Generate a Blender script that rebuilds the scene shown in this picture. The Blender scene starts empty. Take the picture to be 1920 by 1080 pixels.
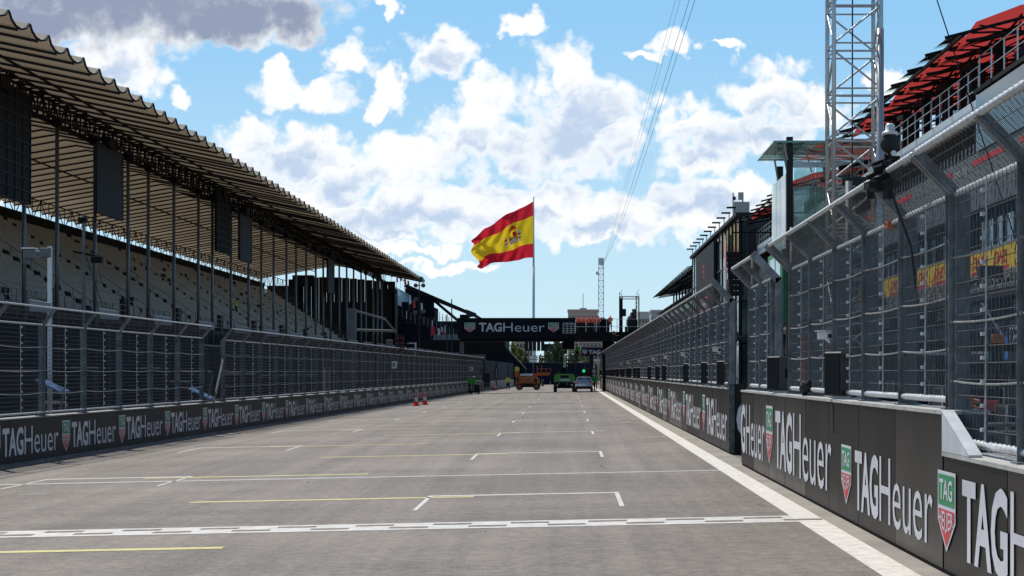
import bpy, math, random
import numpy as np
from mathutils import Vector, Matrix

random.seed(7)
SC = bpy.context.scene
COL = SC.collection
R = math.radians

# ---------------------------------------------------------------- camera
F_PX, VPX, VPY, CAM_Z = 3434.0, 1066.0, 698.0, 2.0      # focal length and vanishing point of the straight, in photo pixels
cam_d = bpy.data.cameras.new('camera')
cam = bpy.data.objects.new('camera', cam_d)
COL.objects.link(cam)
SC.camera = cam
cam.location = (0, 0, CAM_Z)
cam.rotation_euler = (R(90), 0, 0)
cam_d.sensor_width = 36.0
cam_d.lens = 36.0 * F_PX / 1920.0
cam_d.shift_x = (960.0 - VPX) / 1920.0
cam_d.shift_y = (VPY - 540.0) / 1920.0
cam_d.clip_start = 0.1
cam_d.clip_end = 9000.0

# ---------------------------------------------------------------- light and exposure
SUN_EL, SUN_AZ = 54.0, 28.0          # azimuth measured from +Y towards -X
vs = SC.view_settings
vs.view_transform = 'Standard'
vs.look = 'None'
vs.exposure = 0.0
vs.gamma = 1.0
vs.use_curve_mapping = False
SC.cycles.use_denoising = True
SC.cycles.max_bounces = 5
SC.cycles.diffuse_bounces = 3
SC.cycles.glossy_bounces = 3
SC.cycles.transparent_max_bounces = 24
SC.cycles.sample_clamp_indirect = 6.0

sun_d = bpy.data.lights.new('sun', 'SUN')
sun_d.energy = 4.6
sun_d.angle = R(0.53)
sun_d.color = (1.0, 0.955, 0.88)
sun = bpy.data.objects.new('sun', sun_d)
COL.objects.link(sun)
_sd = Vector((-math.sin(R(SUN_AZ)) * math.cos(R(SUN_EL)), math.cos(R(SUN_AZ)) * math.cos(R(SUN_EL)), math.sin(R(SUN_EL))))
sun.rotation_euler = _sd.to_track_quat('Z', 'Y').to_euler()
sun.location = (-40, 60, 80)

SKY_STRENGTH = 0.10
world = bpy.data.worlds.new('World')
SC.world = world
world.use_nodes = True
WT = world.node_tree
for n in list(WT.nodes):
    WT.nodes.remove(n)


def build_world():
    N, L = WT.nodes, WT.links

    def nd(t, **kw):
        n = N.new(t)
        for k, v in kw.items():
            setattr(n, k, v)
        return n

    def math_(op, a, b=None, c=None, clamp=False):
        n = nd('ShaderNodeMath', operation=op, use_clamp=clamp)
        for i, v in enumerate((a, b, c)):
            if v is None:
                continue
            if isinstance(v, (int, float)):
                n.inputs[i].default_value = v
            else:
                L.new(v, n.inputs[i])
        return n.outputs[0]

    def vmath(op, a, b=None):
        n = nd('ShaderNodeVectorMath', operation=op)
        for i, v in enumerate((a, b)):
            if v is None:
                continue
            if isinstance(v, tuple):
                n.inputs[i].default_value = v
            else:
                L.new(v, n.inputs[i])
        return n.outputs['Value'] if op in ('LENGTH', 'DOT_PRODUCT') else n.outputs[0]

    def sstep(x, lo, hi):
        n = nd('ShaderNodeMapRange', interpolation_type='SMOOTHSTEP')
        L.new(x, n.inputs[0])
        n.inputs[1].default_value = lo
        n.inputs[2].default_value = hi
        return n.outputs[0]

    def mixc(f, a, b):
        n = nd('ShaderNodeMix', data_type='RGBA')
        if isinstance(f, (int, float)):
            n.inputs[0].default_value = f
        else:
            L.new(f, n.inputs[0])
        for i, v in ((6, a), (7, b)):
            if isinstance(v, tuple):
                n.inputs[i].default_value = v + (1.0,)
            else:
                L.new(v, n.inputs[i])
        return n.outputs[2]

    sky = nd('ShaderNodeTexSky', sky_type='NISHITA')
    sky.sun_disc = False
    sky.sun_elevation = R(SUN_EL)
    sky.sun_rotation = R(-SUN_AZ)
    sky.altitude = 600.0
    sky.air_density = 1.0
    sky.dust_density = 0.6
    sky.ozone_density = 1.6
    # direction -> (east/forward, up/forward) plane in units of 100 "sky pixels"
    tc = nd('ShaderNodeTexCoord')
    sep = nd('ShaderNodeSeparateXYZ')
    L.new(tc.outputs['Generated'], sep.inputs[0])
    X, Y, Z = sep.outputs
    ay = math_('MAXIMUM', math_('ABSOLUTE', Y), 0.05)
    k = F_PX / 100.0
    u = math_('MULTIPLY', math_('DIVIDE', X, ay), k)
    v = math_('MULTIPLY', math_('DIVIDE', Z, ay), k)
    cb = nd('ShaderNodeCombineXYZ')
    L.new(u, cb.inputs[0])
    L.new(v, cb.inputs[1])
    uv = cb.outputs[0]

    def noise(vec, scale, detail, rough, seed, lac=2.0):
        n = nd('ShaderNodeTexNoise', noise_dimensions='2D')
        n.inputs['Scale'].default_value = scale
        n.inputs['Detail'].default_value = detail
        n.inputs['Roughness'].default_value = rough
        n.inputs['Lacunarity'].default_value = lac
        L.new(vmath('ADD', vec, (seed, seed * 0.37, seed * 1.7)), n.inputs['Vector'])
        return n

    # domain warp so that the outlines billow
    w1 = noise(uv, 1.6, 3.0, 0.55, 11.0)
    warp = vmath('MULTIPLY', vmath('SUBTRACT', w1.outputs['Color'], (0.5, 0.5, 0.5)), (1.05, 0.85, 0.0))
    uvw = vmath('ADD', uv, warp)
    uvh = vmath('ADD', uv, vmath('MULTIPLY', warp, (0.35, 0.35, 0.0)))

    def px(x, y):
        return ((x - VPX) / 100.0, (VPY - y) / 100.0, 0.0)

    def field(blobs, vec, smooth=0.10):
        acc = None
        for (x, y, rx, ry) in blobs:
            c = px(x, y)
            n = nd('ShaderNodeVectorMath', operation='MULTIPLY_ADD')
            L.new(vec, n.inputs[0])
            n.inputs[1].default_value = (100.0 / rx, 100.0 / ry, 0.0)
            n.inputs[2].default_value = (-c[0] * 100.0 / rx, -c[1] * 100.0 / ry, 0.0)
            e = vmath('LENGTH', n.outputs[0])
            if acc is None:
                acc = e
            else:
                n = nd('ShaderNodeMath', operation='SMOOTH_MIN')
                L.new(acc, n.inputs[0])
                L.new(e, n.inputs[1])
                n.inputs[2].default_value = smooth
                acc = n.outputs[0]
        return math_('SUBTRACT', 1.0, acc)

    cumulus = [(562, 178, 112, 42), (520, 140, 36, 40), (664, 106, 66, 44), (722, 165, 46, 60), (700, 222, 30, 34),
               (822, 98, 74, 58), (1056, 128, 72, 66), (1122, 215, 120, 82), (1040, 270, 200, 80),
               (925, 180, 72, 66), (876, 258, 92, 88), (480, 268, 84, 42), (560, 300, 150, 70), (670, 320, 160, 66),
               (600, 380, 190, 48), (772, 285, 66, 62), (800, 390, 240, 62), (1000, 395, 300, 58), (1190, 400, 180, 52), (690, 440, 150, 20),
               (1440, 172, 92, 64), (1410, 260, 150, 60), (1288, 235, 72, 52), (1520, 200, 85, 58), (1330, 300, 120, 46),
               (1262, 76, 58, 32), (1200, 112, 46, 14), (1352, 90, 42, 14), (970, 44, 58, 28),
               (345, 180, 40, 28), (1665, 160, 75, 32), (1400, 365, 170, 46), (780, 466, 110, 16), (830, 500, 120, 14),
               (1120, 436, 190, 30), (900, 410, 330, 54), (1290, 395, 210, 56), (640, 415, 170, 46), (735, 2, 32, 20), (1860, 250, 130, 50),
               (205, 120, 130, 70), (-150, 330, 280, 120)]
    deck = [(230, -30, 470, 140), (530, 30, 120, 66), (-260, -40, 420, 150), (60, 40, 250, 60), (420, 30, 200, 75)]
    n_big = noise(uv, 1.7, 5.0, 0.62, 3.0)
    n_fine = noise(uvw, 5.0, 4.0, 0.62, 23.0)

    def lumps(vec, scale):
        """rounded cauliflower cells: 0 at the cell centre; also the height above the centre"""
        n = nd('ShaderNodeTexVoronoi', voronoi_dimensions='2D', feature='F1')
        n.inputs['Scale'].default_value = scale
        L.new(vec, n.inputs['Vector'])
        sp = nd('ShaderNodeSeparateXYZ')
        L.new(vmath('SUBTRACT', vec, n.outputs['Position']), sp.inputs[0])
        up = math_('MULTIPLY', math_('SUBTRACT', math_('MULTIPLY', sp.outputs[1], 1.0), math_('MULTIPLY', sp.outputs[0], 0.45)), scale)
        return n.outputs['Distance'], up
    l1, up1 = lumps(uvh, 1.5)
    l2, up2 = lumps(uvh, 4.2)
    rough_edge = math_('ADD', math_('MULTIPLY', math_('SUBTRACT', 0.42, l1), 0.80), math_('MULTIPLY', math_('SUBTRACT', 0.40, l2), 0.26))
    rough_edge = math_('ADD', rough_edge, math_('MULTIPLY', math_('SUBTRACT', n_big.outputs[0], 0.5), 0.75))
    rough_edge = math_('ADD', rough_edge, math_('MULTIPLY', math_('SUBTRACT', n_fine.outputs[0], 0.5), 0.26))
    # scattered cloud over the rest of the dome
    zz = math_('ADD', math_('MAXIMUM', Z, 0.0), 0.16)
    cb2 = nd('ShaderNodeCombineXYZ')
    L.new(math_('DIVIDE', X, zz), cb2.inputs[0])
    L.new(math_('DIVIDE', Y, zz), cb2.inputs[1])
    rest = noise(cb2.outputs[0], 1.7, 5.0, 0.56, 41.0)
    rest_f = math_('SUBTRACT', math_('MULTIPLY', rest.outputs[0], 2.0), 1.22)
    away_v = vmath('LENGTH', vmath('MULTIPLY', vmath('SUBTRACT', uv, (-1.1, 4.0, 0.0)), (1 / 15.0, 1 / 9.0, 0.0)))
    away = sstep(away_v, 1.0, 1.5)
    bowl = math_('MAXIMUM', away, math_('LESS_THAN', Y, 0.0))
    rest_f = math_('SUBTRACT', rest_f, math_('MULTIPLY', math_('SUBTRACT', 1.0, bowl), 3.0))

    cf = field(cumulus, uvw)
    df = field(deck, uvw)
    front = math_('MULTIPLY', math_('GREATER_THAN', Y, 0.0), 1.0)
    back_off = math_('MULTIPLY', math_('SUBTRACT', 1.0, front), 5.0)
    cf = math_('SUBTRACT', cf, back_off)
    df = math_('SUBTRACT', df, back_off)
    d_c = math_('ADD', math_('MULTIPLY', cf, 1.3), rough_edge)
    d_d = math_('ADD', math_('MULTIPLY', df, 2.0), math_('MULTIPLY', rough_edge, 0.6))
    dens = math_('MAXIMUM', math_('MAXIMUM', d_c, d_d), math_('ADD', rest_f, math_('MULTIPLY', rough_edge, 0.1)))
    alpha = sstep(dens, -0.02, 0.58)
    # thickness shades the undersides: grey-blue in the cores, white at the lit rims
    shade_blobs = [(1070, 240, 150, 95), (1150, 300, 130, 60), (900, 300, 110, 60), (530, 310, 110, 60), (1450, 235, 100, 70), (1320, 270, 90, 50),
                   (760, 415, 190, 44), (960, 335, 220, 44), (1180, 345, 190, 40), (650, 350, 90, 40), (825, 120, 55, 34), (1510, 270, 90, 45),
                   (205, 140, 80, 40), (1060, 425, 190, 26), (1330, 380, 120, 30)]
    sf = field(shade_blobs, uvw)
    lump_sh = math_('ADD', math_('MULTIPLY', up1, -0.40), math_('MULTIPLY', up2, -0.14))
    shade = math_('ADD', math_('MULTIPLY', sf, 1.3), math_('MULTIPLY', math_('SUBTRACT', w1.outputs[0], 0.5), 0.6))
    shade = math_('ADD', shade, lump_sh)
    shade = math_('ADD', shade, math_('MULTIPLY', math_('SUBTRACT', n_fine.outputs[0], 0.5), 0.28))
    shade = math_('MULTIPLY', sstep(shade, -0.18, 1.0), sstep(dens, 0.25, 1.0))
    dm = math_('ADD', math_('MULTIPLY', df, 1.3), math_('MULTIPLY', math_('SUBTRACT', n_big.outputs[0], 0.5), 0.9))
    dm = math_('ADD', dm, math_('MULTIPLY', math_('SUBTRACT', w1.outputs[0], 0.5), 0.7))
    deck_core = sstep(dm, -0.1, 0.9)
    s = 1.0 / SKY_STRENGTH
    white = tuple(c * s for c in (1.0, 1.02, 1.04))
    grey = tuple(c * s for c in (0.54, 0.67, 0.86))
    dark = tuple(c * s for c in (0.30, 0.355, 0.49))
    ccol = mixc(shade, white, grey)
    ccol = mixc(deck_core, ccol, dark)
    # clear air: the physical sky, leaning to the pale cyan the lens saw through the summer haze
    hz = nd('ShaderNodeMapRange', interpolation_type='SMOOTHSTEP')
    L.new(Z, hz.inputs[0])
    hz.inputs[1].default_value = 0.0
    hz.inputs[2].default_value = 0.22
    haze = mixc(hz.outputs[0], tuple(c * s for c in (0.60, 0.84, 0.97)), tuple(c * s for c in (0.28, 0.61, 0.95)))
    over = nd('ShaderNodeMapRange', interpolation_type='SMOOTHSTEP')
    L.new(Z, over.inputs[0])
    over.inputs[1].default_value = 0.2
    over.inputs[2].default_value = 0.55
    over.inputs[3].default_value = 0.88
    over.inputs[4].default_value = 0.0
    air = mixc(over.outputs[0], sky.outputs[0], haze)
    col = mixc(alpha, air, ccol)
    bg = nd('ShaderNodeBackground')
    bg.inputs['Strength'].default_value = SKY_STRENGTH
    L.new(col, bg.inputs[0])
    out = nd('ShaderNodeOutputWorld')
    L.new(bg.outputs[0], out.inputs[0])


world.cycles.sampling_method = 'MANUAL'
world.cycles.sample_map_resolution = 256
build_world()

# ---------------------------------------------------------------- materials
MATS = {}


def _rgb(c):
    return tuple(c) + (1.0,)


def mat(name, col, rough=0.6, metal=0.0, var=0.12, scale=6.0, bump=0.0, bscale=40.0, spec=0.5, stretch=None, coat=0.0, emit=None, dirt=0.0, dirt_col=(0.16, 0.14, 0.12)):
    """Principled material whose colour is broken up by noise in object space."""
    if name in MATS:
        return MATS[name]
    m = bpy.data.materials.new(name)
    m.use_nodes = True
    T = m.node_tree
    N, L = T.nodes, T.links
    b = N['Principled BSDF']
    b.inputs['Roughness'].default_value = rough
    b.inputs['Metallic'].default_value = metal
    b.inputs['Specular IOR Level'].default_value = spec
    b.inputs['Coat Weight'].default_value = coat
    tc = N.new('ShaderNodeTexCoord')
    mp = N.new('ShaderNodeMapping')
    geo = N.new('ShaderNodeNewGeometry')
    L.new(geo.outputs['Position'], mp.inputs[0])
    if stretch:
        mp.inputs['Scale'].default_value = stretch
    nz = N.new('ShaderNodeTexNoise')
    nz.inputs['Scale'].default_value = scale
    nz.inputs['Detail'].default_value = 6.0
    nz.inputs['Roughness'].default_value = 0.6
    L.new(mp.outputs[0], nz.inputs[0])
    rp = N.new('ShaderNodeValToRGB')
    lo = tuple(max(0.0, c * (1 - var)) for c in col)
    hi = tuple(min(1.0, c * (1 + var)) for c in col)
    rp.color_ramp.elements[0].color = _rgb(lo)
    rp.color_ramp.elements[1].color = _rgb(hi)
    rp.color_ramp.elements[0].position = 0.3
    rp.color_ramp.elements[1].position = 0.7
    L.new(nz.outputs[0], rp.inputs[0])
    c_out = rp.outputs[0]
    if dirt > 0:
        n2 = N.new('ShaderNodeTexNoise')
        n2.inputs['Scale'].default_value = scale * 0.45
        n2.inputs['Detail'].default_value = 8.0
        n2.inputs['Roughness'].default_value = 0.7
        L.new(mp.outputs[0], n2.inputs[0])
        r2 = N.new('ShaderNodeMapRange')
        r2.inputs[1].default_value = 0.48
        r2.inputs[2].default_value = 0.75
        r2.inputs[4].default_value = dirt
        L.new(n2.outputs[0], r2.inputs[0])
        mx = N.new('ShaderNodeMix')
        mx.data_type = 'RGBA'
        L.new(r2.outputs[0], mx.inputs[0])
        L.new(c_out, mx.inputs[6])
        mx.inputs[7].default_value = _rgb(dirt_col)
        c_out = mx.outputs[2]
    L.new(c_out, b.inputs['Base Color'])
    rr = N.new('ShaderNodeMapRange')
    rr.inputs[3].default_value = max(0.02, rough - 0.08)
    rr.inputs[4].default_value = min(1.0, rough + 0.08)
    L.new(nz.outputs[0], rr.inputs[0])
    L.new(rr.outputs[0], b.inputs['Roughness'])
    if bump > 0:
        nb = N.new('ShaderNodeTexNoise')
        nb.inputs['Scale'].default_value = bscale
        nb.inputs['Detail'].default_value = 4.0
        L.new(mp.outputs[0], nb.inputs[0])
        bp = N.new('ShaderNodeBump')
        bp.inputs['Strength'].default_value = bump
        bp.inputs['Distance'].default_value = 0.02
        L.new(nb.outputs[0], bp.inputs['Height'])
        L.new(bp.outputs[0], b.inputs['Normal'])
    if emit:
        b.inputs['Emission Color'].default_value = _rgb(emit[0])
        b.inputs['Emission Strength'].default_value = emit[1]
    MATS[name] = m
    return m


def membrane(name, col, trans=0.6, var=0.15, tcol=None):
    """Woven membrane that lets part of the sun through."""
    if name in MATS:
        return MATS[name]
    m = bpy.data.materials.new(name)
    m.use_nodes = True
    N, L = m.node_tree.nodes, m.node_tree.links
    for n in list(N):
        N.remove(n)
    geo = N.new('ShaderNodeNewGeometry')
    nz = N.new('ShaderNodeTexNoise')
    nz.inputs['Scale'].default_value = 0.35
    nz.inputs['Detail'].default_value = 6.0
    L.new(geo.outputs['Position'], nz.inputs[0])
    rp = N.new('ShaderNodeValToRGB')
    rp.color_ramp.elements[0].color = _rgb(tuple(c * (1 - var) for c in col))
    rp.color_ramp.elements[1].color = _rgb(tuple(min(1, c * (1 + var)) for c in col))
    L.new(nz.outputs[0], rp.inputs[0])
    d = N.new('ShaderNodeBsdfDiffuse')
    t = N.new('ShaderNodeBsdfTranslucent')
    mx = N.new('ShaderNodeMixShader')
    mx.inputs[0].default_value = trans
    L.new(rp.outputs[0], d.inputs[0])
    if tcol:
        t.inputs[0].default_value = _rgb(tcol)
    else:
        L.new(rp.outputs[0], t.inputs[0])
    L.new(d.outputs[0], mx.inputs[1])
    L.new(t.outputs[0], mx.inputs[2])
    o = N.new('ShaderNodeOutputMaterial')
    L.new(mx.outputs[0], o.inputs[0])
    MATS[name] = m
    return m


def clear_glass(name, tint, gloss=0.18):
    if name in MATS:
        return MATS[name]
    m = bpy.data.materials.new(name)
    m.use_nodes = True
    N, L = m.node_tree.nodes, m.node_tree.links
    for n in list(N):
        N.remove(n)
    tr = N.new('ShaderNodeBsdfTransparent')
    tr.inputs[0].default_value = _rgb(tint)
    gl = N.new('ShaderNodeBsdfGlossy')
    gl.inputs['Roughness'].default_value = 0.04
    gl.inputs[0].default_value = (0.9, 0.97, 0.95, 1)
    df = N.new('ShaderNodeBsdfDiffuse')
    df.inputs[0].default_value = (0.45, 0.55, 0.52, 1)
    lw = N.new('ShaderNodeFresnel')
    lw.inputs[0].default_value = 1.5
    ad = N.new('ShaderNodeMath')
    ad.operation = 'ADD'
    ad.use_clamp = True
    ad.inputs[1].default_value = gloss
    L.new(lw.outputs[0], ad.inputs[0])
    mx = N.new('ShaderNodeMixShader')
    L.new(ad.outputs[0], mx.inputs[0])
    L.new(tr.outputs[0], mx.inputs[1])
    L.new(gl.outputs[0], mx.inputs[2])
    geo = N.new('ShaderNodeNewGeometry')
    nz = N.new('ShaderNodeTexNoise')
    nz.inputs['Scale'].default_value = 1.3
    nz.inputs['Detail'].default_value = 5
    L.new(geo.outputs['Position'], nz.inputs[0])
    mr = N.new('ShaderNodeMapRange')
    mr.inputs[1].default_value = 0.4
    mr.inputs[2].default_value = 0.8
    mr.inputs[4].default_value = 0.16
    L.new(nz.outputs[0], mr.inputs[0])
    m2 = N.new('ShaderNodeMixShader')
    L.new(mr.outputs[0], m2.inputs[0])
    L.new(mx.outputs[0], m2.inputs[1])
    L.new(df.outputs[0], m2.inputs[2])
    o = N.new('ShaderNodeOutputMaterial')
    L.new(m2.outputs[0], o.inputs[0])
    MATS[name] = m
    return m


def asphalt():
    m = bpy.data.materials.new('asphalt')
    m.use_nodes = True
    N, L = m.node_tree.nodes, m.node_tree.links
    b = N['Principled BSDF']
    geo = N.new('ShaderNodeNewGeometry')

    def nz(scale, detail, rough, stretch=(1, 1, 1)):
        mp = N.new('ShaderNodeMapping')
        mp.inputs['Scale'].default_value = stretch
        L.new(geo.outputs['Position'], mp.inputs[0])
        n = N.new('ShaderNodeTexNoise')
        n.inputs['Scale'].default_value = scale
        n.inputs['Detail'].default_value = detail
        n.inputs['Roughness'].default_value = rough
        L.new(mp.outputs[0], n.inputs[0])
        return n.outputs[0]

    def mth(op, a, bb):
        n = N.new('ShaderNodeMath')
        n.operation = op
        for i, v in enumerate((a, bb)):
            if isinstance(v, (int, float)):
                n.inputs[i].default_value = v
            else:
                L.new(v, n.inputs[i])
        return n.outputs[0]
    grain = nz(38.0, 4.0, 0.85)                       # aggregate
    speck = nz(7.0, 7.0, 0.8)
    streak = nz(1.0, 5.0, 0.6, (1.6, 0.035, 1.0))    # rubber laid down along the straight
    patch = nz(0.16, 5.0, 0.55)
    cross = nz(1.0, 4.0, 0.6, (0.08, 0.9, 1.0))      # paver joints and sweeping marks
    v = mth('MULTIPLY', mth('SUBTRACT', grain, 0.5), 1.9)
    v = mth('ADD', v, mth('MULTIPLY', mth('SUBTRACT', speck, 0.5), 2.4))
    v = mth('ADD', v, mth('MULTIPLY', mth('SUBTRACT', streak, 0.5), 0.95))
    v = mth('ADD', v, mth('MULTIPLY', mth('SUBTRACT', patch, 0.5), 1.1))
    v = mth('ADD', v, mth('MULTIPLY', mth('SUBTRACT', cross, 0.5), 0.5))
    v = mth('ADD', v, 0.5)
    rp = N.new('ShaderNodeValToRGB')
    e = rp.color_ramp.elements
    e[0].position, e[1].position = 0.1, 0.95
    e[0].color = _rgb(tuple(c * 0.55 for c in ASPH))
    e[1].color = _rgb(tuple(c * 1.5 for c in ASPH))
    L.new(v, rp.inputs[0])
    L.new(rp.outputs[0], b.inputs['Base Color'])
    rr = N.new('ShaderNodeMapRange')
    rr.inputs[3].default_value = 0.6
    rr.inputs[4].default_value = 0.8
    L.new(speck, rr.inputs[0])
    L.new(rr.outputs[0], b.inputs['Roughness'])
    b.inputs['Specular IOR Level'].default_value = 0.22
    bp = N.new('ShaderNodeBump')
    bp.inputs['Strength'].default_value = 0.35
    bp.inputs['Distance'].default_value = 0.01
    L.new(grain, bp.inputs['Height'])
    L.new(bp.outputs[0], b.inputs['Normal'])
    MATS['asphalt'] = m
    return m


ASPH = (0.172, 0.148, 0.126)
asphalt()


def worn_paint(name, col, keep=0.75):
    """Road paint rubbed through to the asphalt in places."""
    m = bpy.data.materials.new(name)
    m.use_nodes = True
    N, L = m.node_tree.nodes, m.node_tree.links
    b = N['Principled BSDF']
    geo = N.new('ShaderNodeNewGeometry')
    n1 = N.new('ShaderNodeTexNoise')
    n1.inputs['Scale'].default_value = 5.0
    n1.inputs['Detail'].default_value = 8.0
    n1.inputs['Roughness'].default_value = 0.75
    L.new(geo.outputs['Position'], n1.inputs[0])
    mr = N.new('ShaderNodeMapRange')
    mr.inputs[1].default_value = 0.36
    mr.inputs[2].default_value = 0.62
    mr.inputs[3].default_value = keep - 0.28
    mr.inputs[4].default_value = keep + 0.2
    L.new(n1.outputs[0], mr.inputs[0])
    mx = N.new('ShaderNodeMix')
    mx.data_type = 'RGBA'
    L.new(mr.outputs[0], mx.inputs[0])
    mx.inputs[6].default_value = _rgb(ASPH)
    mx.inputs[7].default_value = _rgb(col)
    L.new(mx.outputs[2], b.inputs['Base Color'])
    b.inputs['Roughness'].default_value = 0.6
    MATS[name] = m
    return m


worn_paint('white_paint', (0.62, 0.60, 0.57), 0.78)
worn_paint('edge_white_paint', (0.70, 0.66, 0.60), 0.84)
worn_paint('yellow_paint', (0.62, 0.54, 0.16), 0.78)
worn_paint('faded_paint', (0.5, 0.5, 0.5), 0.42)

mat('galvanised', (0.165, 0.17, 0.175), 0.6, 0.25, 0.5, 4.0, dirt=0.75, dirt_col=(0.06, 0.065, 0.07))
mat('galvanised_bright', (0.50, 0.51, 0.52), 0.45, 0.25, 0.2, 8.0, dirt=0.3, dirt_col=(0.3, 0.3, 0.3))
mat('wire', (0.055, 0.058, 0.062), 0.55, 0.2, 0.2, 9.0)
mat('cable', (0.27, 0.27, 0.265), 0.5, 0.35, 0.4, 12.0)
mat('alu', (0.44, 0.44, 0.44), 0.32, 0.6, 0.15, 4.0)
mat('panel_black', (0.012, 0.0115, 0.011), 0.42, 0.0, 0.3, 1.2, spec=0.13, dirt=0.6, dirt_col=(0.035, 0.032, 0.028))
mat('panel_grey', (0.022, 0.021, 0.020), 0.55, 0.0, 0.25, 0.9, spec=0.2, dirt=0.4, dirt_col=(0.045, 0.042, 0.038))
mat('print_white', (0.62, 0.62, 0.66), 0.5, 0.0, 0.07, 2.5, dirt=0.3, dirt_col=(0.4, 0.4, 0.4))
mat('print_green', (0.02, 0.26, 0.10), 0.5, 0.0, 0.1, 3.0)
mat('print_red', (0.62, 0.035, 0.045), 0.5, 0.0, 0.1, 3.0)
mat('concrete', (0.38, 0.36, 0.33), 0.85, 0.0, 0.2, 2.0, bump=0.2, dirt=0.4)
mat('pole_steel', (0.10, 0.105, 0.115), 0.32, 0.5, 0.2, 3.0)
mat('panel_black_worn', (0.018, 0.0165, 0.0155), 0.5, 0.0, 0.3, 1.6, spec=0.13, dirt=0.7, dirt_col=(0.05, 0.045, 0.04), stretch=(1, 3, 0.5))
mat('panel_black_gloss', (0.010, 0.010, 0.0095), 0.33, 0.0, 0.3, 1.0, spec=0.16, dirt=0.5, dirt_col=(0.03, 0.028, 0.025))
mat('wire_dark', (0.036, 0.041, 0.05), 0.6, 0.1, 0.2, 9.0)
mat('podium_glow_paint', (0.42, 0.52, 0.52), 0.5, 0.0, 0.3, 0.8)  # pale teal that paints a bright interior behind the podium glass
mat('wire_coarse', (0.10, 0.105, 0.11), 0.5, 0.3, 0.3, 6.0)
mat('coping', (0.42, 0.41, 0.39), 0.7, 0.0, 0.2, 3.0, dirt=0.4)
mat('dust', (0.26, 0.235, 0.205), 0.9, 0.0, 0.25, 0.6, bump=0.3, dirt=0.4, dirt_col=(0.15, 0.13, 0.11))
mat('ground', (0.20, 0.18, 0.15), 0.95, 0.0, 0.3, 0.08)
mat('black_steel', (0.008, 0.008, 0.009), 0.8, 0.0, 0.3, 3.0, spec=0.2)
mat('dark_steel', (0.024, 0.024, 0.027), 0.65, 0.1, 0.3, 3.0, spec=0.3)
mat('grey_steel', (0.11, 0.115, 0.125), 0.5, 0.25, 0.25, 3.0)
mat('black_plastic', (0.013, 0.013, 0.014), 0.75, 0.0, 0.25, 10.0, spec=0.3)
mat('speaker_grey', (0.030, 0.029, 0.027), 0.6, 0.0, 0.15, 8.0)
mat('rubber', (0.02, 0.02, 0.02), 0.85, 0.0, 0.3, 10.0)
mat('white_metal', (0.62, 0.62, 0.62), 0.4, 0.1, 0.08, 3.0)
mat('glass_dark', (0.012, 0.018, 0.02), 0.06, 0.0, 0.3, 0.4, spec=0.8)
mat('glass_teal', (0.03, 0.06, 0.065), 0.06, 0.0, 0.4, 0.3, spec=0.9)
mat('glass_pale', (0.42, 0.55, 0.60), 0.12, 0.0, 0.25, 0.5, spec=0.8)
mat('roof_white', (0.7, 0.7, 0.68), 0.6, 0.0, 0.1, 0.5)
mat('seat', (0.29, 0.25, 0.195), 0.6, 0.0, 0.25, 1.4)
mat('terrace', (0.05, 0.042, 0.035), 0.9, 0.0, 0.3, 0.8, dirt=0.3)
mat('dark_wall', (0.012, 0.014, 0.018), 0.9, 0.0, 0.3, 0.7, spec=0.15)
mat('navy_wall', (0.010, 0.015, 0.032), 0.8, 0.0, 0.25, 0.7, spec=0.2)
mat('screen_back', (0.028, 0.032, 0.038), 0.8, 0.0, 0.12, 0.6, spec=0.2)
mat('orange', (0.46, 0.115, 0.015), 0.45, 0.0, 0.15, 3.0, dirt=0.2)
mat('lift_green', (0.07, 0.30, 0.02), 0.4, 0.0, 0.12, 3.0, dirt=0.2)
mat('lift_lime', (0.55, 0.70, 0.28), 0.45, 0.0, 0.1, 3.0)
mat('car_paint', (0.36, 0.38, 0.42), 0.25, 0.5, 0.05, 2.0, coat=0.6)
mat('cone_red', (0.78, 0.05, 0.03), 0.5, 0.0, 0.1, 6.0)
mat('hi_vis_orange', (1.0, 0.15, 0.05), 0.7, 0.0, 0.1, 8.0)
mat('hi_vis_yellow', (0.55, 0.68, 0.05), 0.7, 0.0, 0.1, 8.0)
mat('shirt_green', (0.02, 0.40, 0.04), 0.75, 0.0, 0.1, 8.0)
mat('cloth_black', (0.015, 0.015, 0.017), 0.85, 0.0, 0.2, 8.0)
mat('cloth_blue', (0.05, 0.09, 0.24), 0.8, 0.0, 0.15, 8.0)
mat('cloth_beige', (0.42, 0.34, 0.25), 0.8, 0.0, 0.15, 8.0)
mat('skin', (0.46, 0.26, 0.18), 0.6, 0.0, 0.08, 20.0)
mat('hair', (0.03, 0.022, 0.016), 0.7, 0.0, 0.2, 30.0)
mat('dhl_yellow', (0.88, 0.58, 0.02), 0.5, 0.0, 0.06, 2.0)
mat('dhl_red', (0.60, 0.02, 0.03), 0.5, 0.0, 0.06, 2.0)
mat('red_banner', (0.62, 0.03, 0.035), 0.6, 0.0, 0.15, 2.0)
mat('teal_print', (0.02, 0.36, 0.33), 0.5, 0.0, 0.1, 2.0)
mat('blue_print', (0.04, 0.20, 0.60), 0.5, 0.0, 0.1, 2.0)
mat('cladding', (0.17, 0.18, 0.19), 0.5, 0.2, 0.15, 1.0)
mat('sign_green', (0.01, 0.22, 0.07), 0.4, 0.0, 0.1, 1.0)
mat('bark', (0.14, 0.11, 0.08), 0.9, 0.0, 0.3, 4.0)
mat('seam_shade', (0.05, 0.05, 0.05), 0.8, 0.0, 0.2, 2.0)  # dark tone that paints in the shade of the panel seams
mat('facade_pink', (0.40, 0.29, 0.25), 0.85, 0.0, 0.1, 0.05)
mat('facade_cream', (0.50, 0.46, 0.41), 0.85, 0.0, 0.1, 0.05)
mat('facade_grey', (0.36, 0.35, 0.35), 0.85, 0.0, 0.1, 0.05)
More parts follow.
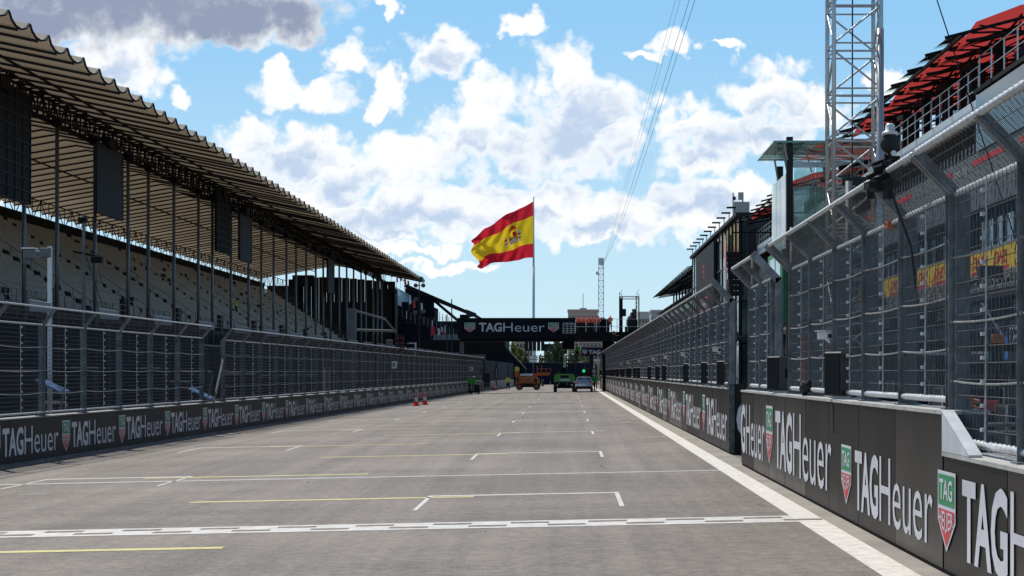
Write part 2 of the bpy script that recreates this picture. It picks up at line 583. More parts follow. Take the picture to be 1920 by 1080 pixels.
mat('green_lamp', (0.02, 0.5, 0.15), 0.3, emit=((0.05, 1.0, 0.35), 0.5))
mat('chrome', (0.7, 0.7, 0.72), 0.15, 1.0, 0.03, 3.0)
membrane('tan_membrane', (0.50, 0.45, 0.37), 0.13, 0.18, (0.55, 0.43, 0.29))
membrane('red_membrane', (0.40, 0.045, 0.042), 0.6, 0.3)
clear_glass('clear_glass', (0.72, 0.86, 0.84), 0.10)
clear_glass('canopy_glass', (0.80, 0.92, 0.89), 0.06)


# ---------------------------------------------------------------- mesh helpers
class MB:
    def __init__(self):
        self.v, self.f, self.m = [], [], []
        self.mi = 0

    def add(self, verts, faces):
        b = len(self.v)
        self.v.extend([tuple(p) for p in verts])
        for f in faces:
            self.f.append(tuple(i + b for i in f))
            self.m.append(self.mi)
        return self

    def box(self, x0, x1, y0, y1, z0, z1):
        vs_ = [(x0, y0, z0), (x1, y0, z0), (x1, y1, z0), (x0, y1, z0), (x0, y0, z1), (x1, y0, z1), (x1, y1, z1), (x0, y1, z1)]
        return self.add(vs_, [(0, 3, 2, 1), (4, 5, 6, 7), (0, 1, 5, 4), (1, 2, 6, 5), (2, 3, 7, 6), (3, 0, 4, 7)])

    def cbox(self, c, s, rz=0.0):
        """box of size s centred on c, chamfered a little and turned about z"""
        hx, hy, hz = s[0] / 2, s[1] / 2, s[2] / 2
        b = min(hx, hy, hz) * 0.12
        M = Matrix.Rotation(rz, 3, 'Z')
        rings = []
        for z, ins in ((-hz, b), (-hz + b, 0), (hz - b, 0), (hz, b)):
            X, Y = hx - ins, hy - ins
            rings.append([(-X, -Y, z), (X, -Y, z), (X, Y, z), (-X, Y, z)])
        vs_ = [tuple(M @ Vector(p) + Vector(c)) for r in rings for p in r]
        fs = [(3, 2, 1, 0), (12, 13, 14, 15)]
        for k in range(3):
            for i in range(4):
                j = (i + 1) % 4
                fs.append((k * 4 + i, k * 4 + j, k * 4 + 4 + j, k * 4 + 4 + i))
        return self.add(vs_, fs)

    def bar(self, p0, p1, w, h=None, up=(0, 0, 1)):
        h = h or w
        p0, p1 = Vector(p0), Vector(p1)
        d = (p1 - p0)
        if d.length < 1e-6:
            return self
        d.normalize()
        u = Vector(up)
        if abs(d.dot(u)) > 0.98:
            u = Vector((0, 1, 0))
        s = d.cross(u).normalized()
        t = s.cross(d).normalized()
        a, b = s * (w / 2), t * (h / 2)
        vs_ = [p0 - a - b, p0 + a - b, p0 + a + b, p0 - a + b, p1 - a - b, p1 + a - b, p1 + a + b, p1 - a + b]
        return self.add(vs_, [(0, 3, 2, 1), (4, 5, 6, 7), (0, 1, 5, 4), (1, 2, 6, 5), (2, 3, 7, 6), (3, 0, 4, 7)])

    def tube(self, p0, p1, r, n=8, r1=None, cap=True):
        r1 = r if r1 is None else r1
        p0, p1 = Vector(p0), Vector(p1)
        d = (p1 - p0)
        if d.length < 1e-6:
            return self
        d.normalize()
        u = Vector((0, 0, 1)) if abs(d.z) < 0.95 else Vector((0, 1, 0))
        s = d.cross(u).normalized()
        t = s.cross(d).normalized()
        vs_ = []
        for p, q in ((p0, r), (p1, r1)):
            for i in range(n):
                a = 2 * math.pi * i / n
                vs_.append(p + s * (math.cos(a) * q) + t * (math.sin(a) * q))
        fs = [(i, (i + 1) % n, n + (i + 1) % n, n + i) for i in range(n)]
        if cap:
            fs += [tuple(range(n - 1, -1, -1)), tuple(range(n, 2 * n))]
        return self.add(vs_, fs)

    def path(self, pts, r, n=6):
        pts = [Vector(p) for p in pts]
        vs_, fs = [], []
        for k, p in enumerate(pts):
            a = pts[max(k - 1, 0)]
            b = pts[min(k + 1, len(pts) - 1)]
            d = (b - a).normalized()
            u = Vector((0, 0, 1)) if abs(d.z) < 0.95 else Vector((0, 1, 0))
            s = d.cross(u).normalized()
            t = s.cross(d).normalized()
            for i in range(n):
                an = 2 * math.pi * i / n
                vs_.append(p + s * (math.cos(an) * r) + t * (math.sin(an) * r))
        for k in range(len(pts) - 1):
            for i in range(n):
                j = (i + 1) % n
                fs.append((k * n + i, k * n + j, k * n + n + j, k * n + n + i))
        fs += [tuple(range(n - 1, -1, -1)), tuple(range((len(pts) - 1) * n, len(pts) * n))]
        return self.add(vs_, fs)

    def ribbed(self, pts, r, n=8):
        """pipe whose wrapping makes alternate rings stand out"""
        a, b = Vector(pts[0]), Vector(pts[-1])
        m = max(2, int((b - a).length / 0.085))
        k0 = len(self.v)
        self.path([a.lerp(b, i / m) for i in range(m + 1)], r, n)
        for i in range(m + 1):
            c = a.lerp(b, i / m)
            f = 1.22 if i % 2 else 0.84
            for j in range(n):
                q = self.v[k0 + i * n + j]
                self.v[k0 + i * n + j] = tuple(c + (Vector(q) - c) * f)
        return self

    def lathe(self, prof, n=12, c=(0, 0, 0)):
        vs_, fs = [], []
        for r, z in prof:
            for i in range(n):
                a = 2 * math.pi * i / n
                vs_.append((c[0] + r * math.cos(a), c[1] + r * math.sin(a), c[2] + z))
        for k in range(len(prof) - 1):
            for i in range(n):
                j = (i + 1) % n
                fs.append((k * n + i, k * n + j, k * n + n + j, k * n + n + i))
        fs += [tuple(range(n - 1, -1, -1)), tuple(range((len(prof) - 1) * n, len(prof) * n))]
        return self.add(vs_, fs)

    def ball(self, c, r, n=10, m=7, sz=1.0):
        prof = [(max(1e-3, r * math.sin(math.pi * k / (m - 1))), -r * sz * math.cos(math.pi * k / (m - 1))) for k in range(m)]
        return self.lathe(prof, n, c)

    def quad(self, a, b, c, d):
        return self.add([a, b, c, d], [(0, 1, 2, 3)])

    def prism(self, poly, vec):
        """poly: 3-D points in one plane, extruded along vec"""
        n = len(poly)
        v = Vector(vec)
        vs_ = [Vector(p) for p in poly] + [Vector(p) + v for p in poly]
        fs = [tuple(range(n - 1, -1, -1)), tuple(range(n, 2 * n))] + [(i, (i + 1) % n, n + (i + 1) % n, n + i) for i in range(n)]
        return self.add(vs_, fs)

    def mesh(self, name, mats, off=(0, 0, 0), smooth=False):
        me = bpy.data.meshes.new(name)
        a = np.array(self.v, dtype=float) - np.array(off, dtype=float)
        me.from_pydata(a.tolist(), [], self.f)
        for mm in (mats if isinstance(mats, (list, tuple)) else [mats]):
            me.materials.append(MATS[mm] if isinstance(mm, str) else mm)
        if any(self.m):
            me.polygons.foreach_set('material_index', self.m)
        if smooth:
            me.polygons.foreach_set('use_smooth', [True] * len(me.polygons))
        me.update()
        return me


def wloc(o):
    v = Vector((0, 0, 0))
    while o is not None:
        v += o.location
        o = o.parent
    return v


def link(name, me, parent=None, loc=(0, 0, 0)):
    """object from mesh data; loc is relative to its parent"""
    o = bpy.data.objects.new(name, me)
    COL.objects.link(o)
    if parent is not None:
        o.parent = parent
    o.location = loc
    return o


def tag(o, label=None, cat=None, group=None, kind=None):
    if label:
        o['label'] = label
    if cat:
        o['category'] = cat
    if group:
        o['group'] = group
    if kind:
        o['kind'] = kind
    return o


def thing(name, label, cat, loc=(0, 0, 0), group=None, rz=0.0):
    o = bpy.data.objects.new(name, None)
    o.empty_display_size = 0.3
    COL.objects.link(o)
    o.location = loc
    o.rotation_euler = (0, 0, rz)
    return tag(o, label, cat, group)


def part(name, mb, mats, parent=None, label=None, kind=None, smooth=False):
    """mb in world coordinates -> child of parent (parents are never turned when this is used)"""
    off = wloc(parent) if parent is not None else (0, 0, 0)
    o = link(name, mb.mesh(name, mats, off, smooth), parent)
    return tag(o, label, None, None, kind)


def lpart(name, mb, mats, parent, label=None, kind=None, smooth=False, loc=(0, 0, 0)):
    """mb in the parent's own coordinates"""
    o = link(name, mb.mesh(name, mats, (0, 0, 0), smooth), parent, loc)
    return tag(o, label, None, None, kind)


def copy_tree(o, parent=None):
    c = o.copy()
    COL.objects.link(c)
    c.parent = parent
    for ch in [x for x in bpy.data.objects if x.parent == o]:
        copy_tree(ch, c)
    return c


CHILD = {}


def copy_thing(root, loc, rz=None, label=None, group=None, sc=None):
    """copy a thing, its parts and their sub-parts"""
    def rec(o, p):
        c = o.copy()
        COL.objects.link(c)
        c.parent = p
        for ch in o.children:
            rec(ch, c)
        return c
    r = rec(root, None)
    r.location = loc
    if rz is not None:
        r.rotation_euler = (0, 0, rz)
    if sc is not None:
        r.scale = (sc, sc, sc)
    if label:
        r['label'] = label
    if group:
        r['group'] = group
    return r


def gz(x):
    """the track falls two per cent towards the far side from the pit wall"""
    return 0.02 * (min(max(x, -17.0), 3.75) - 3.75)


def gpt(x, y):
    """photo pixel on the track surface -> world"""
    k = (x - VPX) / F_PX
    D = F_PX * 2.075 / ((y - VPY) + 0.02 * F_PX * k)
    return k * D, D


def at(x, y, D):
    return Vector(((x - VPX) / F_PX * D, D, CAM_Z - (y - VPY) / F_PX * D))


def ordinal(n):
    w = ['first', 'second', 'third', 'fourth', 'fifth', 'sixth', 'seventh', 'eighth', 'ninth', 'tenth', 'eleventh', 'twelfth',
         'thirteenth', 'fourteenth', 'fifteenth', 'sixteenth', 'seventeenth', 'eighteenth', 'nineteenth', 'twentieth']
    return w[n] if n < 20 else '%dth' % (n + 1)


# ---------------------------------------------------------------- lettering
def text2d(s, offset=0.0, space=1.0, res=3):
    cu = bpy.data.curves.new('lettering', 'FONT')
    cu.body = s
    cu.size = 1.0
    cu.offset = offset
    cu.space_character = space
    cu.resolution_u = res
    cu.fill_mode = 'FRONT'
    o = bpy.data.objects.new('lettering', cu)
    COL.objects.link(o)
    dg = bpy.context.evaluated_depsgraph_get()
    me = bpy.data.meshes.new_from_object(o.evaluated_get(dg))
    pts = [(v.co.x, v.co.y) for v in me.vertices]
    fcs = [tuple(p.vertices) for p in me.polygons]
    bpy.data.objects.remove(o)
    bpy.data.curves.remove(cu)
    bpy.data.meshes.remove(me)
    return np.array(pts), fcs


def join2d(parts):
    v, f, b = [], [], 0
    for p, q in parts:
        v.append(p)
        f += [tuple(i + b for i in t) for t in q]
        b += len(p)
    return np.vstack(v), f


def fit2d(t, w, h, x=0.0, y=0.0):
    p, f = t
    lo, hi = p.min(0), p.max(0)
    q = (p - lo) / np.maximum(hi - lo, 1e-6) * np.array([w, h]) + np.array([x, y])
    return q, f


# "TAGHeuer": heavy first half, light second half, letters at cap height 1
_tag = fit2d(text2d('TAG', 0.030), 2.08, 1.0)
_heu = text2d('Heuer', -0.004)
_hh = _heu[0][:, 1].max()
_heu = (_heu[0] / _hh * 1.0, _heu[1])
_heu = fit2d(_heu, 3.72, 1.0 + 0.0)
WORD = join2d([_tag, (_heu[0] + np.array([2.20, 0.0]), _heu[1])])       # 5.92 wide, 1 high
WORD_W = 5.92


def shield2d():
    """outline, green field, red field, and the two words of the shield, all in a 1 x 1.1 box with the tip at (0.5, 0)"""
    out = [(0, 1.1), (0, 0.42), (0.5, 0.0), (1, 0.42), (1, 1.1)]
    g = [(0.05, 1.05), (0.05, 0.63), (0.95, 0.63), (0.95, 1.05)]
    r = [(0.05, 0.57), (0.05, 0.445), (0.5, 0.065), (0.95, 0.445), (0.95, 0.57)]
    t1 = fit2d(text2d('TAG', 0.02, res=2), 0.72, 0.29, 0.14, 0.70)
    t2 = fit2d(text2d('HEUER', 0.01, res=2), 0.80, 0.30, 0.10, 0.245)
    q = t2[0].copy()
    # the lower word is drawn into the point of the shield
    cx = (q[:, 0] - 0.5)
    q[:, 1] = q[:, 1] + np.abs(cx) / 0.5 * 0.16 * (0.545 - q[:, 1]) / 0.3
    return out, g, r, t1, (q, t2[1])


SHIELD = shield2d()


def place2d(t, ox, oy, oz, ux, uz, du, dz, nrm, proud, su, sz):
    """2-D shape -> 3-D: u along du scaled su, v along dz scaled sz, lifted off the wall"""
    p, f = t
    o = np.array([ox, oy, oz]) + np.array(nrm) * proud
    return (o + np.outer(p[:, 0] * su + ux, du) + np.outer(p[:, 1] * sz + uz, dz)).tolist(), f


def sheet(mb, t, origin, du, dz, nrm, proud, su, sz):
    p, f = t if isinstance(t, tuple) else (np.array(t), [tuple(range(len(t)))])
    o = np.array(origin, dtype=float) + np.array(nrm, dtype=float) * proud
    v = o + np.outer(p[:, 0] * su, du) + np.outer(p[:, 1] * sz, dz)
    # face the normal
    f0 = f[0]
    a, b, c = v[f0[0]], v[f0[1]], v[f0[2]]
    flip = np.dot(np.cross(b - a, c - a), nrm) < 0
    mb.add(v.tolist(), [tuple(reversed(q)) if flip else q for q in f])


def word_part(parent, origin, du, dz, nrm, w, h, mats='print_white', name='lettering', t=None, tw=None, label=None, proud=0.006):
    mb = MB()
    t = t or WORD
    sheet(mb, t, origin, du, dz, nrm, proud, w / (tw or WORD_W), h)
    return part(name, mb, mats, parent, label)


def shield_part(parent, origin, du, dz, nrm, w, h, proud=0.006):
    out, g, r, t1, t2 = SHIELD
    mb = MB()
    sheet(mb, out, origin, du, dz, nrm, proud, w, h / 1.1)
    mb.mi = 1
    sheet(mb, g, origin, du, dz, nrm, proud + 0.004, w, h / 1.1)
    mb.mi = 2
    sheet(mb, r, origin, du, dz, nrm, proud + 0.004, w, h / 1.1)
    mb.mi = 0
    sheet(mb, t1, origin, du, dz, nrm, proud + 0.008, w, h / 1.1)
    sheet(mb, t2, origin, du, dz, nrm, proud + 0.008, w, h / 1.1)
    return part('shield_logo', mb, ['print_white', 'print_green', 'print_red'], parent)

# ================================================================ ground and track
LW_A, LW_B = -14.78, 0.01878           # face of the far-side wall: X = A + B * Y


def lwx(y):
    return LW_A + LW_B * y


def sheet_strip(xs_z, ys, dz):
    mb = MB()
    vs_ = [(x, y, z + dz) for y in ys for (x, z) in xs_z]
    n = len(xs_z)
    fs = [(j * n + i, j * n + i + 1, (j + 1) * n + i + 1, (j + 1) * n + i) for j in range(len(ys) - 1) for i in range(n - 1)]
    return mb.add(vs_, fs)


g = part('ground', sheet_strip([(-2500, -0.42), (-17, -0.42), (3.75, 0), (2500, 0)], [-60, 100, 400, 1000, 5000], -0.03), 'ground')
tag(g, kind='structure')
track = part('track', sheet_strip([(-15.5, gz(-15.5)), (-8, gz(-8)), (3.75, 0.0), (4.6, 0.0)], [-60, 0, 60, 150, 335], 0.0), 'asphalt')
tag(track, kind='structure')
pit_lane = part('pit_lane', sheet_strip([(4.6, 0.0), (14.2, 0.0)], [-60, 0, 60, 150, 335], 0.0), 'asphalt')
tag(pit_lane, kind='structure')
service_road = part('service_road', sheet_strip([(-32, -0.42), (-17, -0.42), (-15.5, gz(-15.5))], [-60, 0, 60, 150, 335], 0.0), 'asphalt')
tag(service_road, kind='structure')
runoff = part('runoff', sheet_strip([(-60, -0.42), (-17, -0.42), (3.75, 0), (60, 0)], [335, 420], -0.004), 'asphalt')
tag(runoff, kind='structure')


def road_quad(x0, x1, y0, y1, dz=0.004):
    return MB().add([(x0, y0, gz(x0) + dz), (x1, y0, gz(x1) + dz), (x1, y1, gz(x1) + dz), (x0, y1, gz(x0) + dz)], [(0, 1, 2, 3)])


part('edge_line', road_quad(3.10, 3.47, -20, 300), 'edge_white_paint', track, 'broad white line along the foot of the pit wall')
part('verge_strip', road_quad(3.47, 3.95, -20, 300), 'dust', track, 'dusty strip between the white line and the wall')
part('verge_strip', MB().add([(lwx(-20), -20, gz(lwx(-20)) + .004), (lwx(-20) + .35, -20, gz(-14) + .004), (lwx(225) + .35, 225, gz(-10.5) + .004), (lwx(225), 225, gz(-10.5) + .004)],
                             [(0, 1, 2, 3)]), 'dust', track, 'dusty strip at the foot of the far wall')
# the start line: a white band with two staggered rows of dark checks left open
part('start_line', road_quad(-13.9, 3.10, 24.62, 25.70), 'white_paint', track, 'chequered white start line across the track')
k = 0
x = -13.7
while x < 2.6:
    part('check', road_quad(x, x + 0.53, 25.28, 25.48, 0.008), 'asphalt', track)
    part('check', road_quad(x + 0.51, x + 1.03, 24.86, 25.06, 0.008), 'asphalt', track)
    x += 1.075
part('transverse_line', road_quad(-14.0, 3.1, 37.35, 37.75), 'faded_paint', track, 'faded pale line right across the track')
# grid boxes, staggered on the two sides
for n in range(12):
    for (x0, x1, y, ya, yb) in ((-11.2, -8.05, 22.75 + 16.35 * n, -9.0, -4.25), (-2.4, 0.86, 31.2 + 16.35 * n, -6.4, -1.6)):
        if y > 215:
            continue
        w = 0.13 if n < 3 else 0.16
        part('yellow_line', road_quad(ya, yb, y - 0.36, y - 0.1), 'yellow_paint', track)
        mb = MB()
        for q in (road_quad(x0, x1, y, y + 0.24), road_quad(x0, x0 + 0.075, y - 3.1, y), road_quad(x1 - 0.075, x1, y - 3.1, y)):
            mb.add(q.v, q.f)
        part('grid_box', mb, 'white_paint', track)
for (a, b, yy, l) in ((1.9, 2.9, 36.2, 0.12), (2.2, 3.0, 57.0, .3), (2.6, 2.8, 52.0, .4), (-10.2, -9.7, 34.0, 0.15), (0.9, 1.3, 64, .5), (-4.0, -3.2, 84, .5), (2.2, 2.5, 74, .8)):
    part('scuff', road_quad(a, b, yy, yy + l, 0.005), 'faded_paint', track)
for i in range(26):                      # bits of rubber and grit
    xx, yy = random.uniform(-9, 2.9), random.uniform(16, 150)
    s = random.uniform(0.010, 0.018) * (1 + yy / 110)
    c = MB().ball((xx, yy, gz(xx) + s * 0.3), s, 5, 4, 0.6)
    tag(part('grit', c, 'white_paint' if i % 3 else 'rubber', track))

# ================================================================ far-side wall (left of the picture)
DL = np.array([LW_B, 1.0, 0.0]) / math.hypot(LW_B, 1)
NL = np.array([1.0, -LW_B, 0.0]) / math.hypot(LW_B, 1)
LW_H = 1.16


def lw(y, off=0.0, z=0.0):
    """point on the far-side wall at distance y, set off metres behind its face, z above its foot"""
    x = lwx(y) - off
    return (x, y, gz(lwx(y)) + z)


wall_l = thing('barrier_wall', 'long low black advertising wall below the fence across the track, opposite the pits', 'wall', lw(45, 0.3))
yk = 21.85
while yk < 224:
    y1 = min(yk + 7.9, 225.0)
    mb = MB()
    a, b = lw(yk + 0.012), lw(y1 - 0.012)
    mb.prism([(a[0], a[1], a[2] + 0.06), (b[0], b[1], b[2] + 0.06), (b[0], b[1], b[2] + LW_H - 0.02), (a[0], a[1], a[2] + LW_H - 0.02)], tuple(-NL * 0.05))
    part('panel', mb, 'panel_grey', wall_l)
    mb = MB()
    a, b = lw(yk, 0.05), lw(y1 - 0.03, 0.05)
    mb.prism([(a[0], a[1], a[2] - 0.05), (b[0], b[1], b[2] - 0.05), (b[0], b[1], b[2] + LW_H), (a[0], a[1], a[2] + LW_H)], tuple(-NL * 0.5))
    part('concrete_block', mb, 'concrete', wall_l)
    yk += 7.9
mb = MB()
for (y0, y1) in ((20, 225.2),):
    mb.bar(lw(y0, -0.012, 0.035), lw(y1, -0.012, 0.035), 0.05, 0.07)
part('foot_strip', mb, 'galvanised', wall_l, 'thin metal strip along the foot of the wall')
mb = MB().bar(lw(20, 0.25, LW_H + 0.015), lw(225, 0.25, LW_H + 0.015), 0.56, 0.03)
part('coping', mb, 'galvanised', wall_l)
y = 45.07 - 5.87 * 3
while y < 219:
    word_part(wall_l, lw(y, 0, 0.25), DL, (0, 0, 1), NL, 4.62, 0.72)
    shield_part(wall_l, lw(y + 4.97, 0, 0.17), DL, (0, 0, 1), NL, 0.74, 0.86)
    y += 5.87

# ================================================================ pit wall (right of the picture)
DR, NR = np.array([0.0, -1.0, 0.0]), np.array([-1.0, 0.0, 0.0])
RW_H, RW_LOW = 1.62, 1.21


def wall_run(root, X, y0, y1, step, H, panel='panel_black', y_ref=None):
    y = y0
    while y < y1 - 0.05:
        e = min(y + step, y1)
        j = random.uniform(0, 0.006)
        part('panel', MB().box(X - 0.03 + j, X + 0.02, y + 0.016, e - 0.016, 0.05, H - 0.03), random.choice((panel, panel, 'panel_black_worn', 'panel_black_gloss')), root)
        part('concrete_block', MB().box(X + 0.021, X + 0.42, y + 0.004, e - 0.004, -0.02, H - 0.04), 'seam_shade', root)  # concrete coloured dark, the shade of the seam gaps put into it
        part('coping', MB().box(X - 0.045, X + 0.45, y + 0.004, e - 0.004, H - 0.039, H), 'coping', root)
        y = e
    part('foot_gap', MB().box(X - 0.012, X + 0.02, y0, y1, 0.0, 0.045), 'black_steel', root)


wall_r = thing('barrier_wall', 'tall black advertising pit wall in the foreground with a step down at its near end', 'wall', (3.95, 30, 0))
wall_run(wall_r, 3.75, 18.2, 39.45, 2.656, RW_H)
wall_run(wall_r, 3.75, 18.2 - 2.656 * 5, 18.19, 2.656, RW_LOW)
mat('wedge_steel', (0.62, 0.65, 0.68), 0.4, 0.2, 0.15, 3.0)
mat('blotched_steel', (0.07, 0.085, 0.085), 0.6, 0.2, 0.6, 9.0)
# galvanised gusset that closes the step
mb = MB()
p = [(3.705, 18.18, RW_H - 0.02), (3.705, 16.95, RW_LOW + 0.005), (3.705, 18.18, RW_LOW + 0.005)]
mb.prism(p, (0.11, 0, 0))
gs = part('gusset', mb, 'wedge_steel', wall_r, 'bright metal wedge closing the step in the wall')
part('flange', MB().bar((3.765, 18.19, RW_H - 0.005), (3.765, 16.94, RW_LOW + 0.015), 0.125, 0.02), 'wedge_steel', gs)
# lettering: (far edge of word, near edge, foot, height)
for (ya, yb, z, h) in ((32.9, 25.9, 0.285, 1.04), (23.76, 18.69, 0.22, 0.78), (17.28, 12.2, 0.22, 0.78)):
    word_part(wall_r, (3.72, ya, z), DR, (0, 0, 1), NR, ya - yb, h)
for (ya, yb, z, h) in ((34.45, 33.35, 0.30, 1.08), (24.93, 24.07, 0.235, 0.79), (18.42, 17.58, 0.235, 0.79)):
    shield_part(wall_r, (3.72, ya, z), DR, (0, 0, 1), NR, ya - yb, h)
word_part(wall_r, (3.72, 39.42, 0.285), DR, (0, 0, 1), NR, 0.92, 1.04, t=fit2d(text2d('G', 0.03), 1.0, 1.0), tw=1.0)
word_part(wall_r, (3.72, 38.32, 0.285), DR, (0, 0, 1), NR, 3.6, 1.04, t=_heu, tw=3.72)
part('stain', MB().quad((3.716, 26.0, 1.15), (3.716, 25.7, 1.15), (3.716, 25.75, 1.55), (3.716, 25.95, 1.55)), 'panel_grey', wall_r)

wall_f = thing('barrier_wall', 'long black advertising pit wall running away beyond the opening', 'wall', (4.1, 130, 0))
wall_run(wall_f, 3.95, 44.6, 228.0, 2.656, 1.62)
y = 52.0
while y < 224:
    word_part(wall_f, (3.92, y, 0.27), DR, (0, 0, 1), NR, 6.75 if y > 53 else 6.75, 1.02)
    if y > 53:
        pass
    shield_part(wall_f, (3.92, y + 1.55, 0.29), DR, (0, 0, 1), NR, 1.02, 1.06)
    y += 9.1
# black end board closing the opening, with part of a pale round letter
board = thing('end_board', 'black board with a pale round letter standing at the wall opening', 'board', (4.1, 44.5, 0))
part('board', MB().box(3.96, 4.75, 44.42, 44.50, 0.06, 1.72), 'panel_black', board)
part('post', MB().box(3.88, 4.02, 44.36, 44.41, 0.05, 1.72), 'blotched_steel', board, 'blotchy galvanised upright at the board edge')
mb = MB()
sheet(mb, fit2d(text2d('e', 0.0), 0.62, 0.98), (4.07, 44.42, 0.36), (1, 0, 0), (0, 0, 1), (0, -1, 0), 0.005, 1, 1)
part('lettering', mb, 'print_white', board)


# ================================================================ debris fences
def fence(root, base, dirv, inward, ys, z_bend, z_tip, out, cables, wire_dy, wire_r, rail_r, post_w, ext=0.0, hdz=0.16, sag=0.09, tie=True, coarse=0.0, wire='wire'):
    """base(y) -> foot of the post; inward = unit vector towards the track; heights above the foot"""
    iv = Vector(inward)
    up = Vector((0, 0, 1))
    # one post, shared by every bay
    mb = MB()
    d = Vector(dirv)
    w = post_w
    for s in (-1, 1):       # two flanges and a web
        mb.bar(iv * (s * w * 0.5), iv * (s * w * 0.5) + up * z_bend, w * 0.95, 0.012, up=tuple(d))
    mb.bar((0, 0, 0), up * z_bend, 0.02, w, up=tuple(d))
    mb.prism([iv * (-w * .5) - d * (w * .45), iv * (w * .5) - d * (w * .45), iv * (w * .5) - d * (w * .45) + up * z_bend, iv * (-w * .5) - d * (w * .45) + up * z_bend], tuple(d * 0.012))
    b0, b1 = up * (z_bend - 0.03), iv * out + up * z_tip
    mb.bar(b0, b1, w * 0.9, w * 0.85, up=tuple(d))
    mb.bar((0, 0, 0.0), (0, 0, 0.02), 0.28, 0.24)
    for cz in cables:
        mb.tube(iv * (w * .5) + up * cz - d * 0.05, iv * (w * .5 + 0.04) + up * cz - d * 0.05, 0.02, 6)
    pm = mb.mesh('post', 'galvanised')
    o0 = wloc(root)
    for y in ys:
        link('post', pm, root, Vector(base(y)) - o0)
    # rails
    a, b = ys[0] - ext, ys[-1] + ext
    P = lambda y, z, o=0.0: Vector(base(y)) + up * z + iv * o
    part('top_rail', (MB().ribbed if 0 < coarse < 0.3 else MB().path)([P(y, z_tip, out) for y in ([a] + list(ys) + [b])], rail_r, 8), 'galvanised_bright', root, smooth=True)
    part('bend_rail', (MB().ribbed if 0 < coarse < 0.3 else MB().path)([P(y, z_bend, 0.03) for y in ([a] + list(ys) + [b])], rail_r, 8), 'galvanised_bright', root, smooth=True)
    part('bottom_rail', (MB().ribbed if 0 < coarse < 0.3 else MB().path)([P(y, 0.10, 0.05) for y in ([a] + list(ys) + [b])], rail_r * 1.1, 8), 'galvanised_bright', root, smooth=True)
    # cables run through every post and sag between them
    for cz in cables:
        pts = []
        for i in range(len(ys) - 1):
            for t in (0.0, 0.17, 0.34, 0.5, 0.66, 0.83):
                y = ys[i] + (ys[i + 1] - ys[i]) * t
                s = sag * 4 * t * (1 - t) * (0.7 + 0.6 * random.random() if False else 1.0)
                pts.append(P(y, cz - s, 0.07))
        pts.append(P(ys[-1], cz, 0.07))
        part('cable', MB().path(pts, 0.011, 5), 'cable', root)
    # the straps with clips in the middle of every bay
    if tie:
        for i in range(len(ys) - 1):
            ym = (ys[i] + ys[i + 1]) / 2
            mb = MB()
            mb.bar(P(ym, 0.12, 0.06), P(ym, z_bend, 0.05), 0.012, 0.012)
            nk = 11
            for k in range(nk):
                z = 0.25 + (z_bend - 0.35) * k / (nk - 1)
                c = P(ym, z, 0.085)
                mb.cbox(c, (0.035, 0.05, 0.035))
            part('clip_strap', mb, 'galvanised_bright', root)
    # welded wire
    mb = MB()
    n = max(2, int((b - a) / wire_dy))
    vs_, fs = [], []
    r = wire_r
    for i in range(n + 1):
        y = a + (b - a) * i / n
        prof = [P(y, 0.06, 0.05), P(y, z_bend, 0.04), P(y, z_tip - 0.02, out)]
        k0 = len(vs_)
        for p in prof:
            for q in (d * r, iv * r, -d * r):
                vs_.append(p + q)
        for s in range(2):
            for e in range(3):
                f = (e + 1) % 3
                fs.append((k0 + s * 3 + e, k0 + s * 3 + f, k0 + s * 3 + 3 + f, k0 + s * 3 + 3 + e))
    mb.add(vs_, fs)
    z = 0.08
    while z < z_bend:
        mb.tube(P(a, z, 0.052), P(b, z, 0.052), r, 4, cap=False)
        z += hdz
    m_ = 3
    for k in range(1, m_ + 1):
        t = k / (m_ + 1)
        mb.tube(P(a, z_bend + (z_tip - z_bend) * t, out * t + 0.01), P(b, z_bend + (z_tip - z_bend) * t, out * t + 0.01), r, 4, cap=False)
    part('wire_mesh', mb, wire, root, kind='stuff')
    if coarse > 0:
        # crimped uprights of the heavy mesh, each running from foot to lip
        vs_, fs = [], []
        n = int((b - a) / coarse)
        r = 0.0047
        for i in range(n + 1):
            y = a + (b - a) * i / n
            nseg = 22
            k0 = len(vs_)
            for s in range(nseg + 1):
                z = 0.06 + (z_tip - 0.06) * s / nseg
                o = 0.062 if z < z_bend else 0.05 + (out - 0.05) * (z - z_bend) / (z_tip - z_bend)
                p = P(y + 0.02 * (1 if s % 2 else -1), z, o)
                for q in (d * r, iv * r, -d * r):
                    vs_.append(p + q)
            for s in range(nseg):
                for e in range(3):
                    f = (e + 1) % 3
                    fs.append((k0 + s * 3 + e, k0 + s * 3 + f, k0 + s * 3 + 3 + f, k0 + s * 3 + 3 + e))
        part('crimped_wire', MB().add(vs_, fs), 'wire_coarse', root, kind='stuff')


# opposite the pits
fl = thing('debris_fence', 'near stretch of the tall wire debris fence on the wall across the track', 'fence', lw(45, 0.12, LW_H))
ysl = [68.1 - 3.88 * k for k in range(8, -1, -1)]
fence(fl, lambda y: lw(y, 0.14, LW_H + 0.03), DL, NL, ysl, 2.42, 2.86, 0.36, (0.63, 1.22, 1.84), 0.075, 0.0050, 0.026, 0.095, sag=0.045, hdz=0.11, wire='wire_dark')
fl2 = thing('debris_fence', 'long stretch of wire debris fence across the track, beyond the narrow gate gap', 'fence', lw(150, 0.12, LW_H))
ysl2 = [71.9 + 3.9 * k for k in range(0, 40)]
fence(fl2, lambda y: lw(y, 0.14, LW_H + 0.03), DL, NL, ysl2, 2.42, 2.86, 0.36, (0.63, 1.22, 1.84), 0.10, 0.0075, 0.026, 0.095, sag=0.045, hdz=0.12, wire='wire_dark')
gate = thing('fence_gate', 'narrow wire gate with a leaning brace in the gap of the far fence', 'gate', lw(70, 0.14, LW_H))
